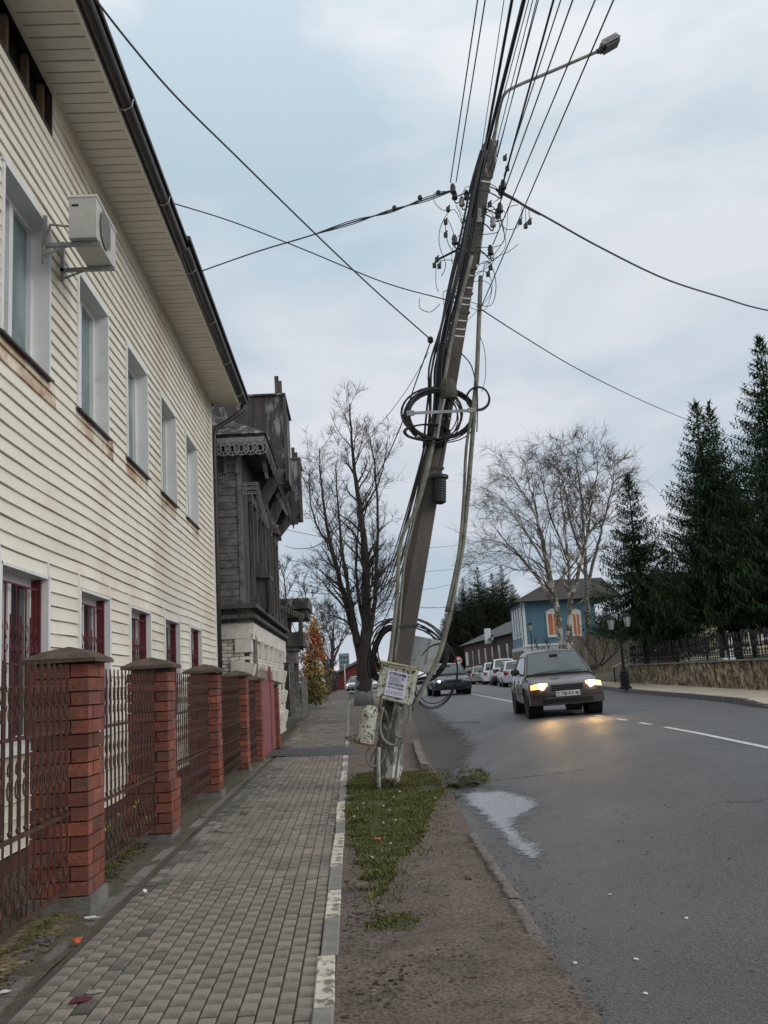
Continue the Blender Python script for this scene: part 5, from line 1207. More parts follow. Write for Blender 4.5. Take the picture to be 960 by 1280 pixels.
# steps with pale handrails at the wall's far end, fence beyond
ST = thing('steps', (WX(43.6), 43.6, .8), 'short flight of steps with pale slanting handrails at the end of the stone wall', 'steps')
for i in range(5):
    MB().box(WX(43)+i*.32, WX(43)+2.2, 42.7, 44.7, zg(11,43)+.1+i*.14-.2, zg(11,43)+.1+(i+1)*.14).build('step', m_conc, ST)
for yy in (42.75, 44.6):
    MB().tube([(WX(43)-.2,yy,1.45),(WX(43)+1.7,yy,2.25)], .035, 5).build('handrail', m_wht, ST); MB().tube([(WX(43)-.1,yy,.7),(WX(43)-.1,yy,1.5)], .03, 5).build('post', m_black, ST); MB().tube([(WX(43)+1.6,yy,1.2),(WX(43)+1.6,yy,2.2)], .03, 5).build('post', m_black, ST)
PF = thing('picket_fence', atY(735,835,47), 'dark picket fence continuing left of the steps behind the front car', 'fence')
x = 10.4
for i in range(30):
    p = Vector((11.0+i*.008, 45.2+i*.36, 1.3+.01*i)); MB().hexa([(p.x,p.y,p.z-.5),(p.x+.03,p.y,p.z-.5),(p.x+.03,p.y+.16,p.z-.5),(p.x,p.y+.16,p.z-.5),(p.x,p.y,p.z+.85),(p.x+.03,p.y,p.z+.85),(p.x+.03,p.y+.10,p.z+.97),(p.x,p.y+.06,p.z+.97)]).build('picket', m_black, PF)
for zz in (1.45, 1.95): MB().box(11.05, 11.09, 45.2, 56, zz, zz+.06).build('rail', m_black, PF)
# bare shrubs behind
tree('bare_shrub', atY(748,832,50), [([(750,832),(757,812),(762,795)], .06,.01,10,.2,.8),([(748,832),(738,815),(728,800)], .05,.01,10,.2,.8),([(752,832),(770,815),(780,800)], .05,.01,10,.2,.8),([(746,832),(744,812),(742,795)], .04,.01,8,.2,.8)], 50, 'low bare shrub with arching stems left of the twin-lantern post', 'shrub', 71, m_bark, m_twig, dens=.7, lens=(1.4,.7,.4), levels=2, twig_r=.014)
tree('bare_shrub', atY(692,836,56), [([(692,838),(680,820),(668,808)], .05,.01,10,.1,.8),([(690,838),(688,818),(684,805)], .05,.01,8,.1,.8),([(694,838),(702,820),(712,812)], .05,.01,8,.1,.8)], 56, 'tangled bare shrub under the window of the blue house', 'shrub', 72, m_bark, m_twig, dens=.7, lens=(1.4,.7,.4), levels=2, twig_r=.016)
# lantern posts
def lantern(mb_f, mb_g, c, s=1.):
    mb_f.lathe([(.02,-.04),(.05,-.02),(.06,.0)], c, 6); 
    mb_g.lathe([(.085*s,.0),(.15*s,.36*s)], c, 6)
    for k in range(6):
        a = k*math.pi/3; mb_f.tube([c+Vector((.088*s*math.cos(a),.088*s*math.sin(a),0)), c+Vector((.155*s*math.cos(a),.155*s*math.sin(a),.36*s))], .009, 3)
    mb_f.lathe([(.18*s,.36*s),(.19*s,.38*s),(.10*s,.47*s),(.03*s,.50*s),(.02*s,.58*s),(.0,.60*s)], c, 6)
def lamp_post(loc, label, twin=True, h=2.75, rz=0):
    T = thing('lamp_post', loc, label, 'lamp post', 'black lantern posts along the far pavement'); b = Vector(loc)
    MB().lathe([(.24,0),(.24,.05),(.17,.09),(.16,.5),(.13,.55),(.15,.6),(.09,.66),(.06,.8)], b, 8).build('base', m_black, T)
    MB().lathe([(.05,.78),(.045,1.6),(.06,1.63),(.035,1.66),(.03,h),(.015,h+.25),(.03,h+.3),(.0,h+.38)], b, 8).build('shaft', m_black, T)
    for s_ in ((-1,1) if twin else (0,)):
        f_, g_ = MB(), MB(); c = b+Vector((s_*.30, 0, (h-.62) if twin else h+.1)); c.z += .08 if s_ > 0 else 0
        lantern(f_, g_, c)
        if twin: f_.tube([b+Vector((0,0,h-.75)), b+Vector((s_*.2,0,h-.82)), c+Vector((0,0,-.03))], .018, 5); f_.tube([b+Vector((0,0,h-.1)), b+Vector((s_*.15,0,h+.02)), c+Vector((0,0,.58))], .012, 4)
        l_ = f_.build('lantern', m_black, T); g_.build('glass', m_lamp, l_)
    return T
lp = GR(782, 861, .13); lamp_post(lp, 'black post with two old-fashioned lanterns before the stone wall')
q = atY(668,845,60); lamp_post((q.x,60,.95), 'single-lantern black post in front of the blue house', False, 3.0)
q = atY(619,845,82); lamp_post((q.x,82,1.2), 'farther single-lantern post before the brown house', False, 3.0)
q = atY(594,845,95); lamp_post((q.x,95,1.3), 'smallest farthest lantern post at the left end of the brown house', False, 3.2)
for k, (px, Y, hh) in enumerate(((762,66,.75),(800,72,.8),(842,70,.85),(884,74,1.),(926,70,1.),(965,66,1.2))):
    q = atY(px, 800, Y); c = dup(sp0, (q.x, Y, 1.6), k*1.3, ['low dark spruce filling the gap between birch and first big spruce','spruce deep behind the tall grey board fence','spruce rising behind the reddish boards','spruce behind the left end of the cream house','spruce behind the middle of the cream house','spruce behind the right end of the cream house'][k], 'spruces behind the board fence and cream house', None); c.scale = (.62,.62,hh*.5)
# buildings beyond the fence
CR = thing('cream_house', atY(900,810,50), 'low cream-sided house glimpsed beneath the spruces on the far right', 'house')
a = atY(856,815,50); b = atY(990,765,50)
z = 1.5
while z < 4.6:
    MB().hexa([(a.x,49.97,z),(b.x,49.97,z),(b.x,50.1,z),(a.x,50.1,z),(a.x,50.0,z+.17),(b.x,50.0,z+.17),(b.x,50.1,z+.17),(a.x,50.1,z+.17)]).build('siding_board', m_cream, CR); z += .18
MB().box(a.x, b.x, 50.1, 57, 1.2, 4.7).build('wall', m_cream, CR)
MB().hexa([(a.x-.4,49.6,4.65),(b.x+.4,49.6,4.65),(b.x+.4,57.4,4.65),(a.x-.4,57.4,4.65),(a.x-.4,53.4,6.6),(b.x+.4,53.4,6.6),(b.x+.4,53.6,6.6),(a.x-.4,53.6,6.6)]).build('roof', m_slate, CR)
for (px0, px1, py0, py1, mt) in ((904,920,778,812,m_wht),(866,868.5,782,812,m_wht),(932,934.5,772,812,m_wht)):
    pb(MB(), px0, px1, py0, py1, 49.9, 50.05).build('panel', mt, CR)
wf = pb(MB(), 950, 962, 772, 800, 49.88, 50.05).build('window', m_wht, CR); pb(MB(), 953, 962, 776, 796, 49.86, 49.9).build('pane', m_glass, wf)
BF2 = thing('board_fence', atY(780,815,51), 'tall fence of weathered grey-brown boards behind the spruce trunks', 'fence')
px = 716.
while px < 828:
    a = atY(px, 794-.05*(px-730), 51.5); b = a+Vector((.15,0,0)); a.x, b.x = atY(px, 805, 51.5).x, atY(px+3.5, 805, 51.5).x; MB().box(a.x, b.x-.015, 51.5+random.uniform(-.01,.01), 51.54, 1.2, a.z+random.uniform(-.03,.03)).build('board', m_fenceb, BF2); px += 3.5
BF3 = thing('board_fence', atY(840,815,51), 'short stretch of reddish boards between the grey fence and the cream house', 'fence')
while px < 857:
    a = atY(px, 791, 51.2); b = a.copy(); a.x, b.x = atY(px, 805, 51.2).x, atY(px+3.5, 805, 51.2).x; MB().box(a.x, b.x-.015, 51.2+random.uniform(-.01,.01), 51.24, 1.2, a.z).build('board', m_fencer, BF3); px += 3.5
MX = thing('garden_table', atY(912,826,30), 'small white box standing behind the iron fence', 'box')
pb(MB(), 905, 920, 822, 828, 30, 30.5).build('top', m_wht, MX); pb(MB(), 911, 916, 813, 822, 30.1, 30.4).build('stem', m_wht, MX)
MC = thing('parked_car', (0,0,0), 'x', 'x'); bpy.data.objects.remove(MC)
# blue house ----------------------------------------------------------
BH = thing('blue_house', atY(690,830,72), 'blue plank house with white trim, orange shutters and a whitewashed basement', 'house')
Yb = 72.0; a = atY(656, 808, Yb); zt = atY(656,750,Yb).z; zm = atY(656,808,Yb).z; zbm = 1.2; xr_ = atY(748,808,Yb).x
fx = atY(641, 800, 78.5).x     # far end of the street face
z = zm
while z < zt:
    h_ = min(.22, zt-z); MB().box(a.x, xr_, Yb-random.uniform(.0,.015), Yb+.2, z, z+h_-.012).build('plank', m_blue, BH); z += .22
d_ = Vector((fx-a.x, 6.5, 0))
MB().prism([(a.x,Yb+.2,zm),(xr_,Yb+.2,zm),(xr_,Yb+6.5,zm),(fx,Yb+6.5,zm)], (0,0,zt-zm)).build('wall', m_blue, BH)
MB().prism([(a.x-.08,Yb-.08,zbm),(xr_,Yb-.08,zbm),(xr_,Yb+6.6,zbm),(fx-.1,Yb+6.6,zbm)], (0,0,zm-zbm)).build('basement', MAT('whitewash', (.50,.50,.49), (.38,.38,.37), 3, .9), BH)
MB().box(a.x-.12, xr_, Yb-.14, Yb-.02, zm-.05, zm+.12).build('ledge', m_wht, BH)
MB().box(a.x-.08, a.x+.22, Yb-.06, Yb+.02, zm+.12, zt).build('corner_board', m_wht, BH)
MB().box(a.x-.06, a.x+.0, Yb-.06, Yb+.35, zm+.12, zt).build('corner_board', m_wht, BH)
for (px0, px1) in ((682,701),(713,728)):
    p0, p1 = atY(px0,765,Yb), atY(px1,796,Yb); wf = MB().box(p0.x, p1.x, Yb-.07, Yb, p1.z, p0.z).build('window', m_wht, BH)
    MB().box(p0.x+.14, p1.x-.14, Yb-.09, Yb-.07, p1.z+.22, p0.z-.18).build('shutter', m_oran, wf)
    cx = (p0.x+p1.x)/2; MB().box(cx-.03, cx+.03, Yb-.1, Yb-.09, p1.z+.22, p0.z-.18).build('bar', m_wht, wf)
    MB().prism([(p0.x-.08,Yb-.08,p0.z),(p1.x+.08,Yb-.08,p0.z),(cx,Yb-.08,p0.z+.25)], (0,.08,0)).build('pediment', m_wht, wf)
for t in (.14, .36, .58, .80):
    c = Vector((a.x,Yb,0))+d_*t; e1 = d_.normalized(); nn = Vector((-e1.y, e1.x, 0))
    if nn.x > 0: nn = -nn
    P = [c-e1*.38, c+e1*.38, c+e1*.38+nn*.06, c-e1*.38+nn*.06]; wf = MB().hexa([p+Vector((0,0,zm+.7)) for p in P]+[p+Vector((0,0,zt-.5)) for p in P]).build('window', m_wht, BH)
    P = [c-e1*.2+nn*.06, c+e1*.2+nn*.06, c+e1*.2+nn*.07, c-e1*.2+nn*.07]; MB().hexa([p+Vector((0,0,zm+.9)) for p in P]+[p+Vector((0,0,zt-.8)) for p in P]).build('pane', m_glass, wf)
mb = MB()
for i in range(14):
    c = Vector((a.x-.09,Yb,0))+d_*(.05+i*.068); mb.box(c.x-.04, c.x+.02, c.y-.12, c.y+.12, zm-1.0, zm-.3)
mb.build('basement_arches', m_fenceb, BH)
pk_ = atY(695, 725, Yb+3); zr = pk_.z
MB().hexa([(a.x-.75,Yb-.7,zt-.15),(xr_+2.,Yb-.7,zt-.15),(xr_+2.,Yb+7.2,zt-.15),(fx-.8,Yb+7.2,zt-.15),(atY(690,730,Yb+3).x,Yb+2.9,zr),(xr_+1.5,Yb+2.9,zr),(xr_+1.5,Yb+3.6,zr),(atY(690,730,Yb+3).x,Yb+3.6,zr)]).build('roof', MAT('brown_roof', (.036,.028,.024), (.024,.019,.016), 2, .8), BH)
# brown house ---------------------------------------------------------
BR = thing('brown_house', atY(610,835,90), 'long low dark brown house with white window frames, left of the blue one', 'house')
n1_, n2_ = atY(645,835,82), atY(582,835,110); zt = 4.85
A, B = Vector((n1_.x, 82, 0)), Vector((n2_.x, 110, 0)); e1 = (B-A).normalized(); bk = Vector((e1.y, -e1.x, 0)); bk = bk if bk.x > 0 else -bk
mb = MB(); P = [A, B, B+bk*8, A+bk*8]; mb.hexa([p+Vector((0,0,1.2)) for p in P]+[p+Vector((0,0,zt)) for p in P]); mb.build('wall', m_brown, BR)
P = [A-e1*.5-bk*.6, B+e1*.5-bk*.6, B+e1*.5+bk*8.6, A-e1*.5+bk*8.6]; Q_ = [A+bk*3.9, B-e1*6+bk*3.9, B-e1*6+bk*4.1, A+bk*4.1]
MB().hexa([p+Vector((0,0,zt-.05)) for p in P]+[p+Vector((0,0,6.9)) for p in Q_]).build('roof', MAT('grey_roof', (.085,.08,.077), (.065,.06,.058), 1, .85), BR)
for t in (.10, .24, .36, .50, .64, .78, .93):
    c = A+e1*(t*(B-A).length); w_ = .30 if t < .9 else .8
    P = [c-e1*w_, c+e1*w_, c+e1*w_-bk*.08, c-e1*w_-bk*.08]; wf = MB().hexa([p+Vector((0,0,2.55)) for p in P]+[p+Vector((0,0,4.05)) for p in P]).build('window', m_wht, BR)
    if t < .9: P = [c-e1*.02-bk*.08, c+e1*.27-bk*.08, c+e1*.27-bk*.09, c-e1*.02-bk*.09]; MB().hexa([p+Vector((0,0,2.65)) for p in P]+[p+Vector((0,0,3.95)) for p in P]).build('pane', m_glass, wf)
p0, p1 = atY(608,785,90), atY(616,797,90); MB().box(p0.x, p1.x, 91, 91.7, p1.z-.5, p0.z).build('chimney', m_wht, BR)
# round road sign
sg = atY(573, 825.5, 84); T = thing('road_sign', (sg.x,84,1.0), 'round white no-overtaking road sign with a red rim above the dark oncoming car', 'road sign')
MB().tube([(sg.x,84.02,1.0),(sg.x,84.02,sg.z+.3)], .035, 6).build('post', m_metal, T)
Q = Matrix.Rotation(math.pi/2, 3, 'X')
pl_ = MB().lathe([(.36,0),(.36,.02)], sg, 24, Q).build('plate', MAT('sign_red', (.62,.05,.04), None, 3, .5), T); MB().lathe([(.27,.02),(.27,.028)], sg, 24, Q).build('face', m_litter, pl_)
for s_, mt in ((-1, MAT('sign_red_car', (.6,.04,.03), None, 3, .5)), (1, m_dark)):
    c = sg+Vector((s_*.115, -.035, 0)); mb = MB(); mb.box(c.x-.09, c.x+.09, c.y, c.y+.004, c.z-.07, c.z+.01); mb.box(c.x-.06, c.x+.06, c.y, c.y+.004, c.z+.01, c.z+.07); mb.build('symbol', mt, pl_)
MB().box(sg.x-.2, sg.x+.2, 83.97, 84, sg.z-.68, sg.z-.42).build('lower_plate', m_litter, T)
# ================================================================== LEFT FAR END
RB = thing('red_building', atY(435,860,130), 'distant red gabled building at the end of the pavement', 'building')
p0 = atY(417,866,130); p1 = atY(446,866,130); zr1 = atY(418,846,130).z; zr2 = atY(450,826,130).z
MB().prism([(p0.x,130,0),(p1.x+6,130,0),(p1.x+6,130,zr1+.6),(p1.x+1,130,zr2),(p0.x,130,zr1)], (0,14,0)).build('wall', m_redb, RB)
MB().hexa([(p0.x-.4,129.5,zr1-.05),(p1.x+1,129.5,zr2+.05),(p1.x+1,144,zr2+.05),(p0.x-.4,144,zr1-.05),(p0.x-.4,129.5,zr1+.3),(p1.x+1,129.5,zr2+.4),(p1.x+1,144,zr2+.4),(p0.x-.4,144,zr1+.3)]).build('roof', m_conc, RB)
pb(MB(), 430.6, 432.2, 830, 866, 129, 129.2).build('white_pipe', m_wht, RB); pb(MB(), 422, 428, 863.5, 866, 128.8, 129).build('ledge', m_wht, RB)
FB = thing('tower_block', atY(430,850,420), 'hazy blue-grey high building far beyond the small bare tree', 'building')
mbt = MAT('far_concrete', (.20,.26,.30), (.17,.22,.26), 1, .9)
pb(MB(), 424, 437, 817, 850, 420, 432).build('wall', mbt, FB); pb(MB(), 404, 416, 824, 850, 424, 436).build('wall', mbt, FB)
for r_i in range(4):
    for c_i in range(3): pb(MB(), 425.5+c_i*3.8, 427.6+c_i*3.8, 820+r_i*6, 823+r_i*6, 419.8, 420).build('window', m_glass, FB)
FD = thing('dark_shed', atY(422,850,118), 'dark low roof left of the red building behind the walker', 'shed')
pb(MB(), 412, 421, 846, 866, 122, 128).build('wall', m_brown, FD); MB().prism([(atY(409,846,121).x,121.5,atY(409,846,121).z),(atY(424,846,121).x,121.5,atY(424,846,121).z),(atY(419,838,121).x,121.5,atY(419,838,121).z)], (0,7,0)).build('roof', m_slate, FD)
# autumn bush: leaves as many small faces round real stems
def leaf_cloud(mb, centers, n, s, rnd):
    for _ in range(n):
        c, rx, rz_ = rnd.choice(centers); d = Vector((rnd.gauss(0,.42)*rx, rnd.gauss(0,.42)*rx, rnd.gauss(0,.42)*rz_)); p = c+d; u = Vector((rnd.gauss(0,1),rnd.gauss(0,1),rnd.gauss(0,1))).normalized(); v = u.orthogonal().normalized()
        q = s*rnd.uniform(.5,1.3); mb.add([p-u*q, p+v*q*.6, p+u*q, p-v*q*.6], [(0,1,2,3)])
rn = random.Random(5)
OB = thing('autumn_bush', atY(391,878,46), 'tall bush with orange-red top and yellow-olive lower leaves beside the wooden porch', 'bush')
wood, twig = tree_mesh([([atY(390,878,46), atY(388+dx*.4,840,46), atY(390+dx,800-abs(dx),46)], .05, .012, 10, .2, .8) for dx in (-10,-4,0,5,10,-7,8)], 77, dens=.8, lens=(1.3,.7,.35), levels=2, twig_r=.012)
wood.build('stem', m_bark, OB); twig.build('twig', m_twig, OB)
def cl(px, py, rx, rz_, Y=46): return (atY(px, py, Y), rx, rz_)
mb = MB(); leaf_cloud(mb, [cl(391,812,.6,.7),cl(396,802,.4,.6),cl(385,822,.5,.4),cl(400,820,.4,.5),cl(390,790,.4,.7)], 900, .07, rn); mb.build('leaves', m_leafo, OB, kind='stuff', recalc=False)
mb = MB(); leaf_cloud(mb, [cl(388,842,.8,.6),cl(398,838,.5,.5),cl(400,862,.5,.7),cl(385,835,.6,.5),cl(392,785,.4,.8)], 1300, .07, rn); mb.build('leaves', m_leafy, OB, kind='stuff', recalc=False)
mb = MB(); leaf_cloud(mb, [cl(387,858,.9,.8),cl(392,868,.8,.5),cl(384,870,.7,.5),cl(392,850,.8,.5)], 3600, .06, rn); mb.build('leaves', m_leafg, OB, kind='stuff', recalc=False)
# hedge of twigs behind the porch
tree('bare_tree', atY(368,860,50), [([(368,862),(366,820),(362,780),(358,745),(354,715)], .12,.02,22,.3,1.),([(367,820),(374,790),(380,760),(382,740)], .08,.015,14,.2,1.)], 50, 'thin bare tree behind the wooden porch roof', 'tree', 81, m_bark, m_twig, dens=.8, lens=(2,1,.5), twig_r=.012)
# walker -------------------------------------------------------------
def person(loc, label, Hh=1.72):
    T = thing('person', loc, label, 'person'); b = Vector(loc)
    me = bpy.data.meshes.new('body'); J = {'pel':(0,0,.93),'che':(0,0,1.28),'nec':(0,0,1.48),'hed':(0,-.01,1.62),'top':(0,0,1.72),'hl':(-.10,0,.88),'kl':(-.12,-.14,.50),'al':(-.12,.02,.09),'tl':(-.12,-.14,.04),'hr':(.10,0,.88),'kr':(.11,.06,.50),'ar':(.11,.24,.12),'tr':(.11,.12,.04),
         'sl':(-.19,0,1.40),'el':(-.26,.06,1.12),'wl':(-.25,-.02,.88),'ml':(-.25,-.04,.80),'sr':(.19,0,1.40),'er':(.26,-.04,1.12),'wr':(.25,-.14,.90),'mr':(.25,-.18,.82)}
    K = list(J); E = [('pel','che'),('che','nec'),('nec','hed'),('hed','top'),('pel','hl'),('hl','kl'),('kl','al'),('al','tl'),('pel','hr'),('hr','kr'),('kr','ar'),('ar','tr'),('che','sl'),('sl','el'),('el','wl'),('wl','ml'),('che','sr'),('sr','er'),('er','wr'),('wr','mr')]
    me.from_pydata([J[k] for k in K], [(K.index(a), K.index(c)) for a, c in E], []); o = bpy.data.objects.new('tmp', me); C.objects.link(o)
    o.modifiers.new('s', 'SKIN'); rr = {'pel':.16,'che':.19,'nec':.07,'hed':.10,'top':.07,'hl':.11,'hr':.11,'kl':.08,'kr':.08,'al':.055,'ar':.055,'tl':.045,'tr':.045,'sl':.08,'sr':.08,'el':.06,'er':.06,'wl':.045,'wr':.045,'ml':.04,'mr':.04}
    for i, k in enumerate(K): me.skin_vertices[0].data[i].radius = (rr[k],)*2; me.skin_vertices[0].data[i].use_root = (k == 'pel')
    o.modifiers.new('u', 'SUBSURF').levels = 2; bpy.context.view_layer.update()
    m2 = bpy.data.meshes.new_from_object(o.evaluated_get(bpy.context.evaluated_depsgraph_get())); bpy.data.objects.remove(o)
    cloth = MAT('dark_clothes', (.018,.018,.022), (.03,.028,.03), 4, .9); skin = MAT('skin', (.45,.28,.20), None, 4, .6)
    m2.materials.clear(); m2.materials.append(cloth); m2.materials.append(skin)
    for p in m2.polygons: p.use_smooth = True; p.material_index = 1 if (p.center.z > 1.52 or abs(p.center.x) > .2 and p.center.z < .88) else 0
    bo = bpy.data.objects.new('body', m2); C.objects.link(bo); bo.parent = T
    MB().lathe([(.10,1.62),(.118,1.66),(.11,1.72),(.06,1.77),(.0,1.78)], b, 10).build('hat', cloth, T, smooth=True)
    MB().lathe([(.20,.78),(.21,.95),(.19,1.1),(.21,1.3),(.12,1.44)], b, 12).build('jacket', cloth, T, smooth=True)
    return T
pp = atY(419, 866, 100); person((pp.x, 100, zg(pp.x,100)), 'person in dark clothes and cap walking far down the pavement')
# ================================================================== VEHICLES
m_tyre = MAT('tyre', (.014,.014,.014), None, 5, .85); m_rim = MAT('rim', (.28,.28,.29), (.2,.2,.2), 5, .35, metal=.7)
m_plas = MAT('black_plastic', (.02,.02,.021), None, 5, .6)
m_head = MAT('clear_lens', (.35,.37,.38), (.25,.26,.28), 9, .12, spec=.8)
m_tail = MAT('tail_lens', (.30,.015,.015), None, 5, .2)
m_plate = MAT('plate_white', (.62,.62,.60), None, 5, .5)
m_lit = MAT('lit_headlight', (.9,.7,.4), None, 5, .3, emit=(1,.50,.13), estr=1.5)
m_lit2 = MAT('lit_headlight_core', (.9,.8,.6), None, 5, .3, emit=(1,.62,.25), estr=130)
def car(label, cat, loc, rz, paint, L=4.1, W=1.68, kind='sedan', lights=None, plate=None, group=None, detail=True, roof=1.45):
    T = thing('parked_car' if not lights else 'car', (0,0,0), label, cat, group)
    hl = L/2; hw = W/2; tall = kind in ('suv',)
    zb = .22 if not tall else .30; belt = .90 if not tall else 1.05; RZ = roof
    if kind == 'sedan': top = [(0,.60),(.015,.68),(.05,.745),(.14,.83),(.25,.90),(.30,.92),(.5,.92),(.80,.95),(.84,.97),(.96,.96),(.99,.90),(1,.80)]; prof = (-hl*.50, -hl*.16, hl*.42, hl*.72)
    else: top = [(0,.62),(.015,.70),(.06,.79 if not tall else .90),(.15,.86 if not tall else .98),(.25,.92 if not tall else 1.03),(.30,belt),(.9,belt+.04),(.98,belt+.03),(1,belt-.1)]; prof = (-hl*.50, -hl*.14, hl*.72, hl*.96)
    plan = [(0,.50),(.010,.66),(.02,.76),(.035,.85),(.055,.91),(.09,.96),(.2,1),(.78,1),(.92,.965),(.955,.91),(.98,.80),(1,.60)]
    zlo = [(0,.30),(.03,.24),(.1,.20),(.9,.22),(1,.32)]
    ringf = [(0,0),(.80,0),(.93,.03),(.965,.16),(.985,.34),(1,.50),(.995,.66),(.975,.82),(.945,.90),(.90,.955),(.80,.985),(.5,1.0),(0,1.015)]
    def half(t, k):
        z0 = interp(zlo, t)+(zb-.20); z1 = interp(top, t); xf, zf = ringf[k]; return (hw*interp(plan, t)*xf, -hl+L*t, z0+(z1-z0)*zf)
    ts = sorted(set([0,.007,.015,.03,.05,.07,.09,.12,.14]+[i/60 for i in range(9, 57)]+[.95,.97,.985,.993,1])); nk = len(ringf)
    wy = (-hl+.80, hl-.80); wr = .30 if not tall else .34
    V, F_ = [], []
    for t in ts:
        for s_ in (1, -1):
            for k in range(nk): x, y, z = half(t, k); V.append((x*s_, y, z))
    for i in range(len(ts)-1):
        for s_ in (0, 1):
            for k in range(nk-1):
                a = i*2*nk+s_*nk+k; q = (a, a+1, a+1+2*nk, a+2*nk); c = [sum(V[j][m] for j in q)/4 for m in range(3)]
                if any((c[1]-yw)**2+(c[2]-wr)**2 < (wr+.05)**2 for yw in wy) and abs(c[0]) > hw*.6 and 1 <= k <= 8: continue
                F_.append(q)
    for base in (0, (len(ts)-1)*2*nk): F_.append(tuple(base+k for k in range(nk))+tuple(base+nk+k for k in reversed(range(nk))))
    body = MB().add(V, F_).build('body', paint, T, smooth=True)
    mdd = None
    # cabin: strip over the top plus flanks
    A, Bf, Cr, D = prof; zA = interp(top, (A+hl)/L)-.01; zD = interp(top, (D+hl)/L)-.01
    P = []
    for i in range(5): t = i/4; P.append((A+(Bf-A)*t, zA+(RZ-.06-zA)*(t**.92)))
    for i in range(1, 7): t = i/7; P.append((Bf+(Cr-Bf)*t, RZ-.06+.06*math.sin(math.pi*t)**.6))
    for i in range(0, 5): t = i/4; P.append((Cr+(D-Cr)*t, RZ-.06+(zD-(RZ-.06))*t**1.15))
    hwz = lambda z: hw*(.93-.22*max(0, min(1, (z-belt)/(RZ-belt)))**1.15)
    def topx(u, f, lift=0.):   # u along the profile, f across -1..1
        i = min(len(P)-2, int(u)); y = P[i][0]+(P[i+1][0]-P[i][0])*(u-i); z = P[i][1]+(P[i+1][1]-P[i][1])*(u-i); h_ = hwz(z)-.02
        bow = (1-f*f); dy = -.07*bow if u < 4 else (.05*bow if u > len(P)-5 else 0)
        return (f*h_, y+dy-(lift if u < 4 else -lift if u > len(P)-5 else 0), z+.035*bow*(1 if 3 <= u <= len(P)-4 else .5)+lift)
    V, F_ = [], []; nx = 8; n = len(P)
    for u in range(n):
        for j in range(nx+1): V.append(topx(u, -1+2*j/nx))
    for u in range(n-1):
        for j in range(nx): a = u*(nx+1)+j; F_.append((a, a+1, a+nx+2, a+nx+1))
    b0 = len(V)
    for s_ in (-1, 1):
        for u in range(n):
            V.append((s_*(hwz(P[u][1])), P[u][0], P[u][1]-.015)); V.append((s_*hw*.935, P[u][0], belt-.06))
        for u in range(n-1):
            a = b0+(0 if s_ == -1 else 2*n)+u*2; F_.append((a, a+1, a+3, a+2))
        for u in range(n-1):
            a = b0+(0 if s_ == -1 else 2*n)+u*2; t_ = u*(nx+1)+(0 if s_ == -1 else nx); F_.append((t_, a, a+2, t_+nx+1))
    MB().add(V, F_).build('cabin', paint, T, smooth=False)
    def glass_strip(name, u0, u1, fm):
        V, F_ = [], []; nu = 4
        for i in range(nu+1):
            for j in range(9): V.append(topx(u0+(u1-u0)*i/nu, (-1+j/4)*fm, .007))
        for i in range(nu):
            for j in range(8): a = i*9+j; F_.append((a, a+1, a+10, a+9))
        return MB().add(V, F_).build(name, m_cglass, T, smooth=True)
    ws = glass_strip('windshield', .15, 3.85, .93); glass_strip('rear_window', n-4.8, n-1.5 if kind != 'sedan' else n-1.2, .86)
    if detail:
        sl_ = [Vector(topx(.1, -.95+.19*i, .004)) for i in range(11)]+[Vector(topx(.1+3.78*i/5, .95, .004)) for i in range(1, 6)]+[Vector(topx(3.88, .95-.19*i, .004)) for i in range(1, 11)]+[Vector(topx(3.88-3.78*i/5, -.95, .004)) for i in range(1, 6)]
        MB().tube(sl_, .013, 4, cap=False).build('seal', m_plas, ws)
        MB().lathe([(.0,-.10),(.03,-.09),(.03,.09),(.0,.10)], Vector(topx(3.1, 0, .012)), 6, Matrix.Rotation(math.pi/2, 3, 'Y')).build('inside_mirror', m_plas, ws)
        mb = MB()
        for (f0, f1) in ((-.75,.05),(-.02,.72)):
            mb.tube([Vector(topx(.18+.07*i, f0+(f1-f0)*i/4, .016)) for i in range(5)], .007, 4)
        mb.build('wiper', m_plas, ws)
    # side windows
    for s_ in ((-1, 1) if detail else ()): MB().tube([(s_*(hwz(z_)+.006), y_, z_) for y_, z_ in ((A+.08,belt+.03),(A+.62,RZ-.12),(Cr+.05,RZ-.105),(D-.2,belt+.06))], .012, 4).build('window_seal', m_plas, T)
    ylist = [(A+.36, A+.98, .15), (A+1.02, A+1.78, 0), (A+1.83, min(Cr+.12, A+2.25), -.18)] if kind == 'sedan' else [(A+.36, A+1.0, .15), (A+1.05, A+1.85, 0), (A+1.92, Cr-.04, -.12)]
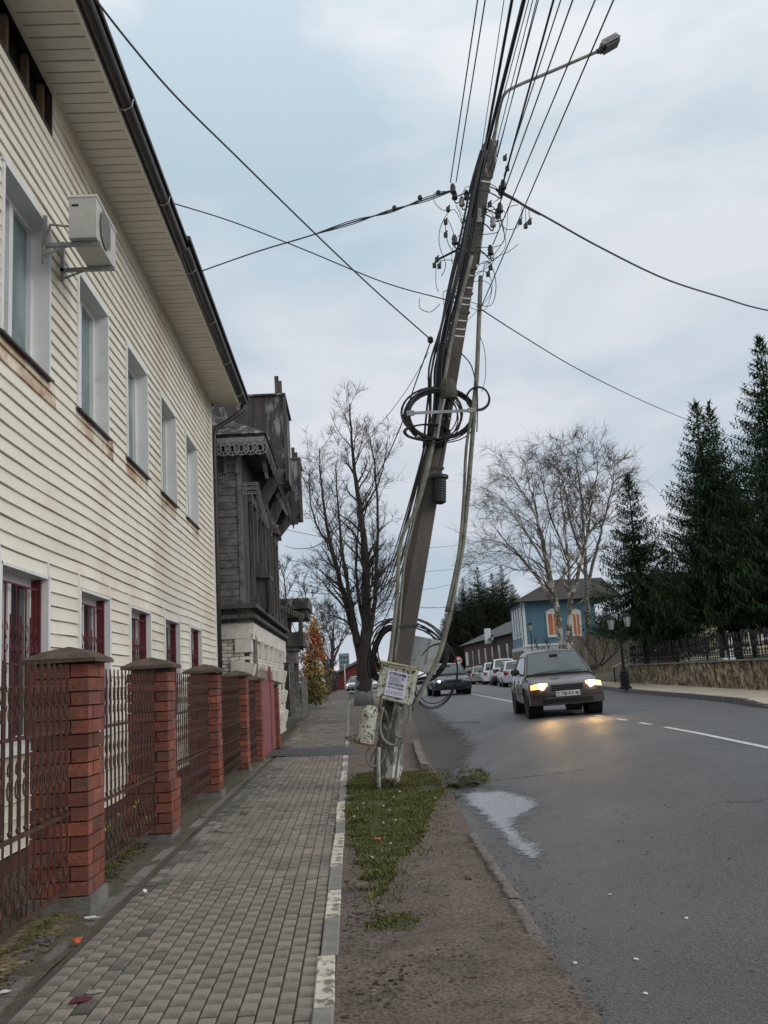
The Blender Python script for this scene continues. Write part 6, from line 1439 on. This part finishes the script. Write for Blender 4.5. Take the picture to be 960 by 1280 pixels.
    for s_ in (-1, 1):
        for (y0, y1, sl) in ylist:
            z0, z1 = belt+.015, RZ-.13; q = [(y0-(.24 if sl > 0 else 0), z0), (y1, z0), (y1+(sl if sl < 0 else 0), z1), (y0+(.27 if sl > 0 else 0), z1)]
            V = [(s_*(hwz(z)+.004+.014*(1 if z == z0 else 0)), y, z) for y, z in q]; MB().add(V+[(x-s_*.012, y, z) for x, y, z in V], [(0,1,2,3),(4,7,6,5),(0,4,5,1),(1,5,6,2),(2,6,7,3),(3,7,4,0)]).build('side_window', m_cglass, T)
        if detail:
            mx_, my_ = s_*(hw+.10), A+.42
            mb = MB(); mb.lathe([(.0,-.05),(.06,-.045),(.085,-.01),(.08,.04),(.0,.05)], (mx_, my_, belt+.10), 8, Matrix.Rotation(math.pi/2, 3, 'X') @ Matrix.Scale(1.3, 3, (1,0,0))); mb.tube([(s_*(hw-.05), my_+.02, belt+.03), (mx_-s_*.05, my_+.01, belt+.07)], .02, 5)
            mb.build('mirror', m_plas, T)
            for ys_ in (A+.98+.02, A+1.81, A+.18):
                tt = (ys_+hl)/L
                mb = MB(); mb.tube([(s_*(half(tt,k)[0]+.003), ys_, half(tt,k)[2]) for k in range(3, 9)], .005, 4); mb.build('door_seam', m_dark, T)
            for ys_ in (A+.84, A+1.66):
                x = half((ys_+hl)/L, 7)[0]; MB().box(s_*x-.012, s_*x+.014, ys_-.08, ys_+.08, belt-.14, belt-.11).build('door_handle', m_plas, T)
            tt0, tt1 = (wy[0]+.4+hl)/L, (wy[1]-.4+hl)/L
            MB().tube([(s_*(hw+.004), -hl+L*(tt0+(tt1-tt0)*i/5), .50) for i in range(6)], .016, 4).build('side_moulding', m_plas, T)
        for yw in wy:
            c = (s_*(hw-.10), yw, wr); Q = Matrix.Rotation(s_*math.pi/2, 3, 'Y')
            wf = MB().lathe([(wr-.09,-.09),(wr-.01,-.085),(wr,-.06),(wr,.06),(wr-.01,.085),(wr-.09,.09)], c, 24, Q).build('wheel', m_tyre, T, smooth=False)
            rm = MB(); rm.lathe([(.02,.086),(.05,.085),(.07,.06),(wr-.10,.07),(wr-.085,.092),(wr-.075,.09)], c, 20, Q)
            rm.build('rim', m_rim, wf)
            MB().lathe([(wr+.065,-.24),(wr+.065,.09)], c, 20, Q).build('wheel_well', m_dark, T)
            arc = []
            for k in range(13):
                a = math.pi*(k/12)*1.12-.19; y = yw+(wr+.055)*math.cos(a); z = wr+(wr+.055)*math.sin(a); t = (y+hl)/L; z0 = interp(zlo, t)+(zb-.2); z1 = interp(top, t); zf = max(0, min(1, (z-z0)/(z1-z0)))
                kk = next((q for q in range(1, nk) if ringf[q][1] >= zf and q > 1), nk-1); r0, r1 = ringf[kk-1], ringf[kk]; xf = r0[0]+(r1[0]-r0[0])*((zf-r0[1])/max(1e-6, r1[1]-r0[1])) if kk > 2 else .93
                arc.append((s_*(hw*interp(plan, t)*xf+.002), y, max(z, z0)))
            MB().tube(arc, .022, 5).build('wheel_arch', paint, T, smooth=True)
    # front and rear fittings
    yf = lambda x, off=0: -hl+.17*(abs(x)/hw)**2.6-off
    def frontpatch(name, x0, x1, z0, z1, mat, off=.03, parent=None, th=.05, rear=False, slant=0., nseg=6, tap=0.):
        mb = MB(); V = []; sg_ = -1 if rear else 1
        for i in range(nseg+1):
            x = x0+(x1-x0)*i/nseg; y = yf(x, off)
            q0, q1 = z0+tap*(1-i/nseg)**1.5, z1-tap*.45*(i/nseg)**3
            for (dy, z) in ((0, q0), (slant, q1), (slant+th, q1), (th, q0)): V.append((x, sg_*(y+dy), z))
        F_ = [(i*4+j, i*4+(j+1)%4, i*4+4+(j+1)%4, i*4+4+j) for i in range(nseg) for j in range(4)]+[(0,1,2,3), tuple(nseg*4+j for j in (3,2,1,0))]
        return mb.add(V, F_).build(name, mat, parent or T)
    bp = frontpatch('bumper', -hw*.97, hw*.97, zb+.03, zb+.30, paint, .035, th=.30, nseg=14); frontpatch('bumper_strip', -hw*.95, hw*.95, zb+.19, zb+.235, m_plas, .045, bp, .02, nseg=14)
    frontpatch('air_intake', -hw*.66, hw*.66, zb+.05, zb+.155, m_dark, .040, bp, .02)
    frontpatch('grille', -hw*.42, hw*.42, .545, .67, m_dark, .028, slant=.01); 
    for zz in (.565, .603, .641): frontpatch('grille_slat', -hw*.42, hw*.42, zz, zz+.014, paint if kind != 'suv' else m_plas, .036)
    rp = frontpatch('rear_bumper', -hw*.95, hw*.95, zb+.05, zb+.32, paint if not tall else m_plas, .035, th=.3, rear=True, nseg=12)
    for s_ in (-1, 1):
        a, b2 = (hw*.50, hw*.93)
        hd = frontpatch('headlight', s_*a, s_*b2, .585, .72, m_lit if lights == 'warm' else m_head, .030, slant=.035, tap=.065)
        if lights == 'warm':
            sp_l = bpy.data.lights.new('headlamp', 'SPOT'); sp_l.energy = 28; sp_l.color = (1,.55,.2); sp_l.spot_size = R(70); sp_l.spot_blend = .8; sp_l.shadow_soft_size = .06
            so_ = bpy.data.objects.new('headlamp', sp_l); C.objects.link(so_); so_.parent = hd; so_.location = (s_*hw*.64, yf(hw*.64)-.08, .64); so_.rotation_euler = (R(82), 0, R(180)+0)
            MB().lathe([(.0,-.012),(.05,-.008),(.058,.0)], (s_*hw*.64, yf(hw*.64)-.032, .645), 14, Matrix.Rotation(-math.pi/2, 3, 'X')).build('bulb', m_lit2, hd)
        elif lights == 'one' and s_ == -1: MB().lathe([(.0,-.012),(.05,-.008),(.055,.0)], (s_*hw*.72, yf(hw*.72)-.035, .64), 10, Matrix.Rotation(-math.pi/2, 3, 'X')).build('bulb', MAT('white_lamp', (.9,.9,.9), None, 5, .3, emit=(.95,1,1), estr=6), hd)
        frontpatch('tail_light', s_*hw*.55, s_*hw*.9, belt-.22, belt-.05, m_tail, .03, rear=True)
    if plate:
        pl = MB().box(-.26, .26, yf(0)-.075, yf(0)-.055, .42, .535).build('number_plate', m_plate, T)
        o = text_mesh('plate_text', plate, Vector((-.235, yf(0)-.077, .437)), Vector((1,0,0)), Vector((0,0,1)), .47, .08, m_dark, pl, .012)
        MB().box(-.27, .27, yf(0)-.073, yf(0)-.05, .41, .42).build('plate_frame', m_plas, pl)
    MB().box(-.26, .26, -yf(0)+.03, -yf(0)+.05, .62, .73).build('number_plate', m_plate, T)
    T.location = loc; T.rotation_euler = (0, 0, rz); return T
p_br = MAT('brown_grey_paint', (.048,.036,.034), (.040,.030,.029), 1, .33, spec=.6, coat=.6, grain=.03, dirt=(.14,.12,.10), dscale=2, dlo=.6, dhi=.9)
p_dk = MAT('dark_green_paint', (.030,.042,.045), (.026,.036,.04), 1, .3, coat=.6, grain=.03)
p_wt = MAT('white_car_paint', (.62,.63,.64), (.55,.56,.57), 1, .35, coat=.4, grain=.03)
p_sv = MAT('silver_car_paint', (.30,.29,.27), (.26,.25,.24), 1, .35, metal=.3, coat=.4, grain=.03)
p_rd = MAT('dull_red_paint', (.16,.05,.045), None, 1, .35, coat=.4, grain=.03)
YC = 20.7; fl = atY(667, 900, YC); fr = atY(759, 898, YC); rl = atY(643, 892, YC+3.75)
ang = math.atan2(fl.x-rl.x, 3.75); fc = Vector(((fl.x+fr.x)/2, YC, 0)); dirv = Vector((math.sin(ang), -math.cos(ang), 0)); cc = fc-dirv*2.05
def on_road(x, y, rz_): return (x, y, zg(x, y)+.004)
mc = car('brown-grey saloon car with glowing amber headlights coming towards the camera', 'car', (cc.x, cc.y, zg(fc.x, YC)+.002), ang, p_br, 4.1, 1.66, 'sedan', 'warm', 'С 728 КХ 40', roof=1.46)
mc.rotation_euler = (R(-.4), R(-1.2), ang)
d2 = atY(566, 867, 44.2); car('dark green-black car following behind, one small headlight showing', 'car', on_road(d2.x, d2.y+2, 0), .02, p_dk, 4.2, 1.78, 'hatch', 'one', 'К 317 ОМ 40' if False else None, roof=1.46)
gp = 'cars parked nose to tail along the right kerb'
for (px, Y, kd, pt, rz, lb, rf) in ((644,58,'hatch',p_wt,3.06,'white car parked partly hidden by the brown-grey saloon',1.5),(630,65,'suv',p_wt,3.05,'white off-roader parked with its black rear window towards us',1.72),
   (617,73,'hatch',p_wt,3.05,'pale small car parked just left of the white off-roader',1.6),(602,80,'sedan',p_sv,3.04,'silver-beige saloon parked fourth in the kerb row',1.48),(592,90,'sedan',p_rd,3.04,'dull red car parked last in the kerb row',1.45)):
    q = atY(px, 858, Y); car(lb, 'car', on_road(q.x, Y, 0), rz, pt, 4.1, 1.72, kd, None, None, gp, True, rf)
q = atY(471, 860, 78); car('white-fronted car seen through the gap between tree and leaning pole', 'car', on_road(q.x, 80, 0), .05, p_wt, 4.2, 1.75, 'hatch', None, None, None, True, 1.55)
q = atY(446, 864, 108); car('white car with its headlight on, half behind the big bare tree trunk', 'car', (q.x, 110, zg(q.x,110)), -.2, p_wt, 4.2, 1.75, 'hatch', 'one', None, None, True, 1.55)
# ================================================================== GRASS, DIRT, LITTER
def inpoly(x, y, P):
    c = False; n = len(P)
    for i in range(n):
        a, b = P[i], P[(i+1) % n]
        if (a.y > y) != (b.y > y) and x < (b.x-a.x)*(y-a.y)/(b.y-a.y)+a.x: c = not c
    return c
rg = random.Random(3)
def vz(x, y): return zg(x, y)+.008+.022*noise.noise(Vector((x*2.2, y*1.4, 0)))*min(1, (XL(y)-x)*3+.15)
def grass(name, pxs, n, h, mat=m_grass, zf=vz, thin=.5, amp=1.2):
    P = [GR(*p) for p in pxs]; x0, x1 = min(p.x for p in P), max(p.x for p in P); y0, y1 = min(p.y for p in P), max(p.y for p in P); mb = MB(); k = 0; tries = 0
    while k < n and tries < n*30:
        tries += 1; x, y = rg.uniform(x0, x1), rg.uniform(y0, y1)
        nn_ = noise.noise(Vector((x*2.5, y*2.5, 7)))+.5*noise.noise(Vector((x*7, y*7, 2)))
        e = .06*noise.noise(Vector((x*6, y*6, 9)))
        if not inpoly(x+e*2, y+e*4, P) or nn_ < rg.uniform(-.9, .15)*thin: continue
        z = zf(x, y)-.004; a = rg.uniform(0, 6.3); hh = h*rg.uniform(.4, 1.3)*(1+.6*nn_); w_ = rg.uniform(.003,.006); ln = rg.uniform(.2, 1.)*hh*amp; d = Vector((math.cos(a), math.sin(a), 0)); s_ = Vector((-d.y, d.x, 0))*w_; p = Vector((x, y, z))
        m_ = p+d*ln*.3+Vector((0,0,hh*.65)); t = p+d*ln+Vector((0,0,hh)); mb.add([p-s_, p+s_, m_+s_*.7, m_-s_*.7, t], [(0,1,2,3),(3,2,4)]); k += 1
    o = mb.build(name, mat, recalc=False); o['kind'] = 'stuff'; o['label'] = 'short green grass round the foot of the leaning pole'; o['category'] = 'grass'; return o
gp1 = [(431,990),(436,975),(452,968),(470,968),(500,966),(530,964),(548,972),(556,988),(548,1005),(536,1022),(530,1050),(508,1072),(492,1092),(484,1118),(468,1126),(455,1105),(448,1080),(441,1060),(432,1030)]
g1 = grass('grass', gp1, 42000, .030, thin=1.5)
g2 = grass('grass', [(455,1160),(462,1150),(490,1146),(512,1143),(524,1150),(520,1162),(495,1166),(470,1168)], 1100, .017, thin=2.2); g2['label'] = 'small grass tuft alone on the bare verge in the foreground'
rw = ragged(gp1, 5, .03); mo = poly_sheet('moss', rw, m_moss, 0, n=6); feather(mo, rw, 8., 14., -.9)
for v in mo.data.vertices: v.co.z = vz(v.co.x, v.co.y)+.004+.010*noise.noise(Vector((v.co.x*9, v.co.y*9, 0)))
g3 = grass('grass', [(40,1200),(110,1135),(150,1085),(200,1045),(190,1035),(130,1085),(90,1140),(0,1215)], 2500, .035, zf=lambda x, y: zp(-1.9, y)+.0, thin=1.6); g3['label'] = 'sparse weeds growing along the foot of the fence'
g5 = grass('grass', [(428,1000),(432,966),(560,960),(575,1000),(556,1040),(530,1085),(500,1130),(470,1160),(440,1120),(430,1060)], 6500, .026, thin=2.6); g5['label'] = 'thin stray grass blades spreading from the grass patch onto bare soil'
# tall dry stems at the foot of the pole
mb = MB()
for i in range(260):
    a = rg.uniform(0, 6.3); c = pb0+Vector((rg.gauss(.02,.16), -.2+rg.gauss(0,.06), .0)); l_ = rg.uniform(.06,.22); d = Vector((math.cos(a), math.sin(a)*.5, 0)); mb.tube([c, c+d*l_*.3+Vector((0,0,l_*.6)), c+d*l_*.8+Vector((0,0,l_*.75))], .0025, 3, cap=False)
o = mb.build('dry_grass', MAT('dry_grass', (.16,.14,.06), (.09,.08,.035), 4, .9, rnd=.5, island=True), recalc=False); o['kind'] = 'stuff'; o['label'] = 'dry grass stems clumped at the base of the pole'; o['category'] = 'grass'
def debris(name, pxs, n, s0, s1, mat, label, zf=vz, flat=.5):
    P = [GR(*p) for p in pxs]; x0, x1 = min(p.x for p in P), max(p.x for p in P); y0, y1 = min(p.y for p in P), max(p.y for p in P); mb = MB(); k = 0
    while k < n:
        x, y = rg.uniform(x0, x1), rg.uniform(y0, y1)
        if not inpoly(x, y, P) or noise.noise(Vector((x*2, y*1.2, 5))) < rg.uniform(-.5,.25): continue
        s_ = rg.uniform(s0, s1)*(.5+rg.random()**3); z = zf(x, y)
        V = [(x+s_*rg.uniform(.6,1.2)*a, y+s_*rg.uniform(.6,1.2)*b, z+(s_*flat*rg.uniform(.7,1.3) if c else -.004)) for c in (0,1) for a, b in ((-1,-1),(1,-1),(1,1),(-1,1))]; 
        mb.add(V, [(4,5,6,7),(0,1,5,4),(1,2,6,5),(2,3,7,6),(3,0,4,7)]); k += 1
    o = mb.build(name, mat, recalc=False); o['kind'] = 'stuff'; o['label'] = label; o['category'] = 'gravel'; return o
m_grav = MAT('gravel', (.17,.15,.13), (.10,.09,.08), 8, .9, rnd=.6, island=True); m_gravd = MAT('dark_crumbs', (.05,.048,.045), (.03,.03,.03), 8, .9, rnd=.5, island=True)
def crack(pxs, w_, label_='road_crack'):
    P = smooth_pts([GR(*p) for p in pxs], 8); V = []; rr = random.Random(len(pxs)+int(pxs[0][0]))
    for i, p in enumerate(P):
        d = (P[min(i+1, len(P)-1)]-P[max(i-1, 0)]).normalized(); n_ = Vector((-d.y, d.x, 0)); w2 = w_*rr.uniform(.4, 1.3); j = Vector((rr.gauss(0, .012), rr.gauss(0, .02), 0))
        for s_ in (-1, 1): q = p+j+n_*w2*s_; V.append((q.x, q.y, zg(q.x, q.y)+.0065))
    o = MB().add(V, [(2*i, 2*i+1, 2*i+3, 2*i+2) for i in range(len(P)-1)]).build(label_, m_crack, recalc=False, kind='structure')
    for f_ in o.data.polygons:
        if f_.normal.z < 0: f_.flip()
    return o
m_crack = MAT('crack_fill', (.028,.027,.026), None, 5, .95)
crack([(612,976),(640,974),(672,970),(706,966),(730,962)], .010); crack([(540,905),(575,903),(600,904)], .018)
crack([(880,1010),(905,1003),(940,1003),(959,1000)], .004)
debris('leaf_litter', [(425,1280),(436,1100),(560,1020),(700,1200),(745,1280)], 90, .008, .018, MAT('dead_leaves', (.14,.085,.04), (.07,.045,.025), 8, .9, rnd=.6, island=True), 'scattered dead leaf bits on the bare verge', flat=.3)
debris('gravel', [(430,1000),(445,970),(500,965),(548,975),(520,1060),(480,1110),(450,1080)], 240, .005, .013, m_grav, 'grit and soil crumbs lying in the grass by the pole', flat=.9)
debris('gravel', [(430,1100),(470,1120),(520,1170),(500,1280),(425,1280)], 500, .004, .012, MAT('soil_crumbs', (.07,.054,.043), (.05,.04,.032), 8, .95, rnd=.5, island=True), 'dark crumbs of soil on the near verge')
# clods
def clod(loc, rx, ry, h, label, name='soil_mound', mat=m_mud, cat='soil mound', seed=1):
    n = 22; V = []; F_ = []
    for j in range(9):
        for i in range(n):
            a = 6.283*i/n; f = j/8; rr = (1-f)**.7; nz_ = noise.noise(Vector((math.cos(a)*2.5*rr+seed, math.sin(a)*2.5*rr, f*2)))+.6*noise.noise(Vector((math.cos(a)*7*rr+seed, math.sin(a)*7*rr, f*5)))
            V.append((loc.x+rx*rr*(1+.35*nz_)*math.cos(a), loc.y+ry*rr*(1+.35*nz_)*math.sin(a), loc.z-.01+h*f*(1+.5*nz_)))
    for j in range(8):
        for i in range(n): a = j*n+i; b = j*n+(i+1) % n; F_.append((a, b, b+n, a+n))
    F_.append(tuple(8*n+i for i in range(n)))
    return MB().add(V, F_).build(name, mat, label=label, category=cat)
clod(GR(588,982), .30, .26, .13, 'dark clod of earth and turf lying on the road edge right of the pole', seed=4)
clod(GR(573,984), .22, .16, .06, 'lower scattered lump of soil joined to the left of the turf clod', seed=9)
clod(pb0+Vector((0,-.12,0)), .30, .22, .13, 'dark disturbed soil heaped round the foot of the leaning pole', seed=12)
g4 = grass('grass', [(570,985),(575,970),(600,966),(615,975),(612,985),(590,986)], 500, .05, zf=lambda x, y: zg(x, y)+.06); g4['label'] = 'grass still growing on the turf clod at the road edge'
# gravel and debris
debris('gravel', [(425,1280),(432,1040),(590,1040),(745,1280)], 2600, .003, .008, m_grav, 'fine gravel scattered over the bare verge')
debris('gravel', [(595,1050),(612,1045),(700,1160),(775,1280),(735,1280),(675,1185)], 900, .003, .007, m_gravd, 'dark crumbs of asphalt along the broken road edge', zf=lambda x, y: max(vz(x, y) if x < XL(y) else -9, zg(x, y))+.0)
debris('gravel', [(400,1045),(412,1000),(436,985),(440,1010),(432,1050),(425,1060)], 260, .008, .02, MAT('crumbled_mortar', (.24,.22,.20), (.14,.13,.12), 8, .9, rnd=.5, island=True), 'crumbled mortar and grit spilled over the pavement edge by the grass', zf=lambda x, y: zp(x, y)+.008)
debris('gravel', [(520,1000),(960,1000),(960,1280),(760,1280)], 420, .003, .008, m_grav, 'loose stones on the road', zf=zg)
debris('leaf_litter', [(0,1200),(0,1260),(70,1190),(122,1130),(115,1110),(60,1150)], 2600, .006, .020, MAT('leaf_litter', (.17,.13,.07), (.08,.065,.035), 8, .9, rnd=.6, island=True), 'dry leaf litter under the nearest iron panel', zf=lambda x, y: zp(-1.9, y)+.005, flat=.25)
debris('leaf_litter', [(128,1125),(205,1050),(228,1040),(200,1035),(150,1060),(128,1100)], 900, .006, .018, MAT('leaf_litter_dark', (.12,.09,.05), (.06,.05,.03), 8, .9, rnd=.6, island=True), 'leaf litter between the first two brick piers', zf=lambda x, y: zp(-1.9, y)+.005, flat=.25)
debris('rubble', [(430,925),(446,921),(450,928),(440,932)], 60, .01, .035, m_grav, 'little heap of rubble on the black asphalt strip left of the pole', zf=lambda x, y: zp(x, y)+.05, flat=1)
debris('rubble', [(0,1262),(50,1190),(62,1182),(72,1190),(30,1230),(0,1275)], 28, .010, .022, m_kerbd, 'dark loose stones by the corner of the fence strip', zf=lambda x, y: zp(-1.8, y)+.01, flat=.8)
def scrap(name, px, py, sx, sy, mat, label, cat, dz=.012, seed=0, h=.02, zf=zp):
    r2 = random.Random(seed+px); c = GR(px, py); z = zf(c.x, c.y)+dz; n = 9; V = []; 
    for i in range(n):
        a = 6.283*i/n; rr = r2.uniform(.6,1.15); V.append((c.x+sx*rr*math.cos(a), c.y+sy*rr*math.sin(a), z+r2.uniform(0,h)))
    V.append((c.x, c.y, z+h*.9)); V2 = [(x, y, zz-.002) for x, y, zz in V]
    return MB().add(V+V2, [(i, (i+1) % n, n) for i in range(n)]+[((i+1) % n+n+1, i+n+1, 2*n+1) for i in range(n)]+[(i, i+n+1, (i+1) % n+n+1, (i+1) % n) for i in range(n)]).build(name, mat, label=label, category=cat)
scrap('fallen_leaf', 97, 1196, .035, .04, m_leafr, 'bright orange crumpled leaf on the mossy pavers near the fence', 'leaf', h=.03)
scrap('fallen_leaf', 472, 1057, .035, .05, m_leafr, 'orange leaf lying in the grass below the pole', 'leaf', dz=.05, h=.02)
scrap('fallen_leaf', 100, 1269, .07, .05, MAT('dark_red_leaf', (.10,.015,.02), None, 5, .8), 'dark red smear of leaves on the pavers at the bottom left', 'leaf', h=.006)
scrap('paper_scrap', 180, 1131, .035, .05, m_litter, 'crumpled white scrap on the pavers beside the first brick pier', 'litter', h=.04)
scrap('paper_scrap', 115, 1164, .06, .025, m_litter, 'thin flat white strip of litter left of the crumpled white scrap', 'litter', h=.008)
scrap('paper_scrap', 6, 1263, .03, .03, m_litter, 'small white scrap at the very bottom left corner', 'litter', h=.01)
scrap('paper_scrap', 119, 1259, .04, .03, MAT('grey_scrap', (.30,.28,.25), None, 8, .8), 'grey dirty scrap beside the dark red smear', 'litter', h=.015)
scrap('paper_scrap', 162, 1072, .03, .04, m_litter, 'pale scrap lying in the soil between the first two piers', 'litter', dz=.02, h=.03)
wg = ['near its top edge','left of its centre','in its middle','beside the orange leaf','at its right edge','near the pole foot','at its left edge','below the orange leaf','high up by the mound','left of the pole foot','in its lower part','right of its centre']
for k, (px, py) in enumerate(((492,1002),(487,1019),(479,1013),(488,1062),(500,995),(447,1017),(443,1027),(466,1080),(545,1003),(455,1010),(480,1035),(495,1032))):
    scrap('paper_scrap', px, py, .018, .022, m_speck, 'tiny white fragment in the grass patch, '+wg[k], 'litter', dz=.045, seed=k, h=.02)
for k, (px, py) in enumerate(((858,1149),(795,1200),(762,1119),(720,1205),(645,1186),(807,1243))):
    scrap('paper_scrap', px, py, .014, .016, m_litter, 'tiny pale chip on the asphalt, '+['right of centre','below centre','in the middle of the near lane','near the broken kerb end','on the broken kerb','at the bottom edge'][k], 'litter', dz=.002, seed=k, h=.006, zf=zg)
def twig_thing(pts, label, zf=zp, r=.004):
    P = [GR(*p) for p in pts]; P = [Vector((p.x, p.y, zf(p.x, p.y)+.018+.01*(i % 2))) for i, p in enumerate(P)]
    return MB().tube(P, [r]*(len(P)-1)+[r*.5], 5).build('fallen_twig', m_bark, label=label, category='twig')
twig_thing([(129,1109),(146,1113),(163,1119)], 'bent twig by the foot of the nearest brick pier')
twig_thing([(268,1048),(276,1051),(281,1050)], 'small curved twig on the pavers in mid path')
# climbing weed with yellow leaves in the second panel
mb = MB()
for (px, py) in ((134,1033),(131,1036),(138,1031),(170,1003),(168,1008),(173,1001),(181,1018),(183,1022),(148,1018)):
    c = atX(px, py, -1.95); 
    for q in range(2):
        u = Vector((rg.gauss(0,.3), rg.gauss(0,1), rg.gauss(0,1))).normalized(); v = u.cross(Vector((1,0,0))).normalized(); mb.add([c-u*.024, c+v*.013, c+u*.024, c-v*.013], [(0,1,2,3)])
st = MB()
for pts in (((150,1075),(146,1050),(134,1033)),((165,1062),(168,1030),(171,1004)),((175,1058),(178,1035),(182,1019))): st.tube([atX(p[0], p[1], -1.96) for p in pts], .003, 3)
WD = st.build('climbing_weed', MAT('weed_stem', (.10,.09,.03), None, 5, .9), label='thin weed with yellow leaves caught in the iron panel between the first two piers', category='weed')
mb.build('leaf', MAT('yellow_leaf', (.36,.27,.05), (.24,.19,.05), 9, .7), WD, recalc=False, kind='stuff')
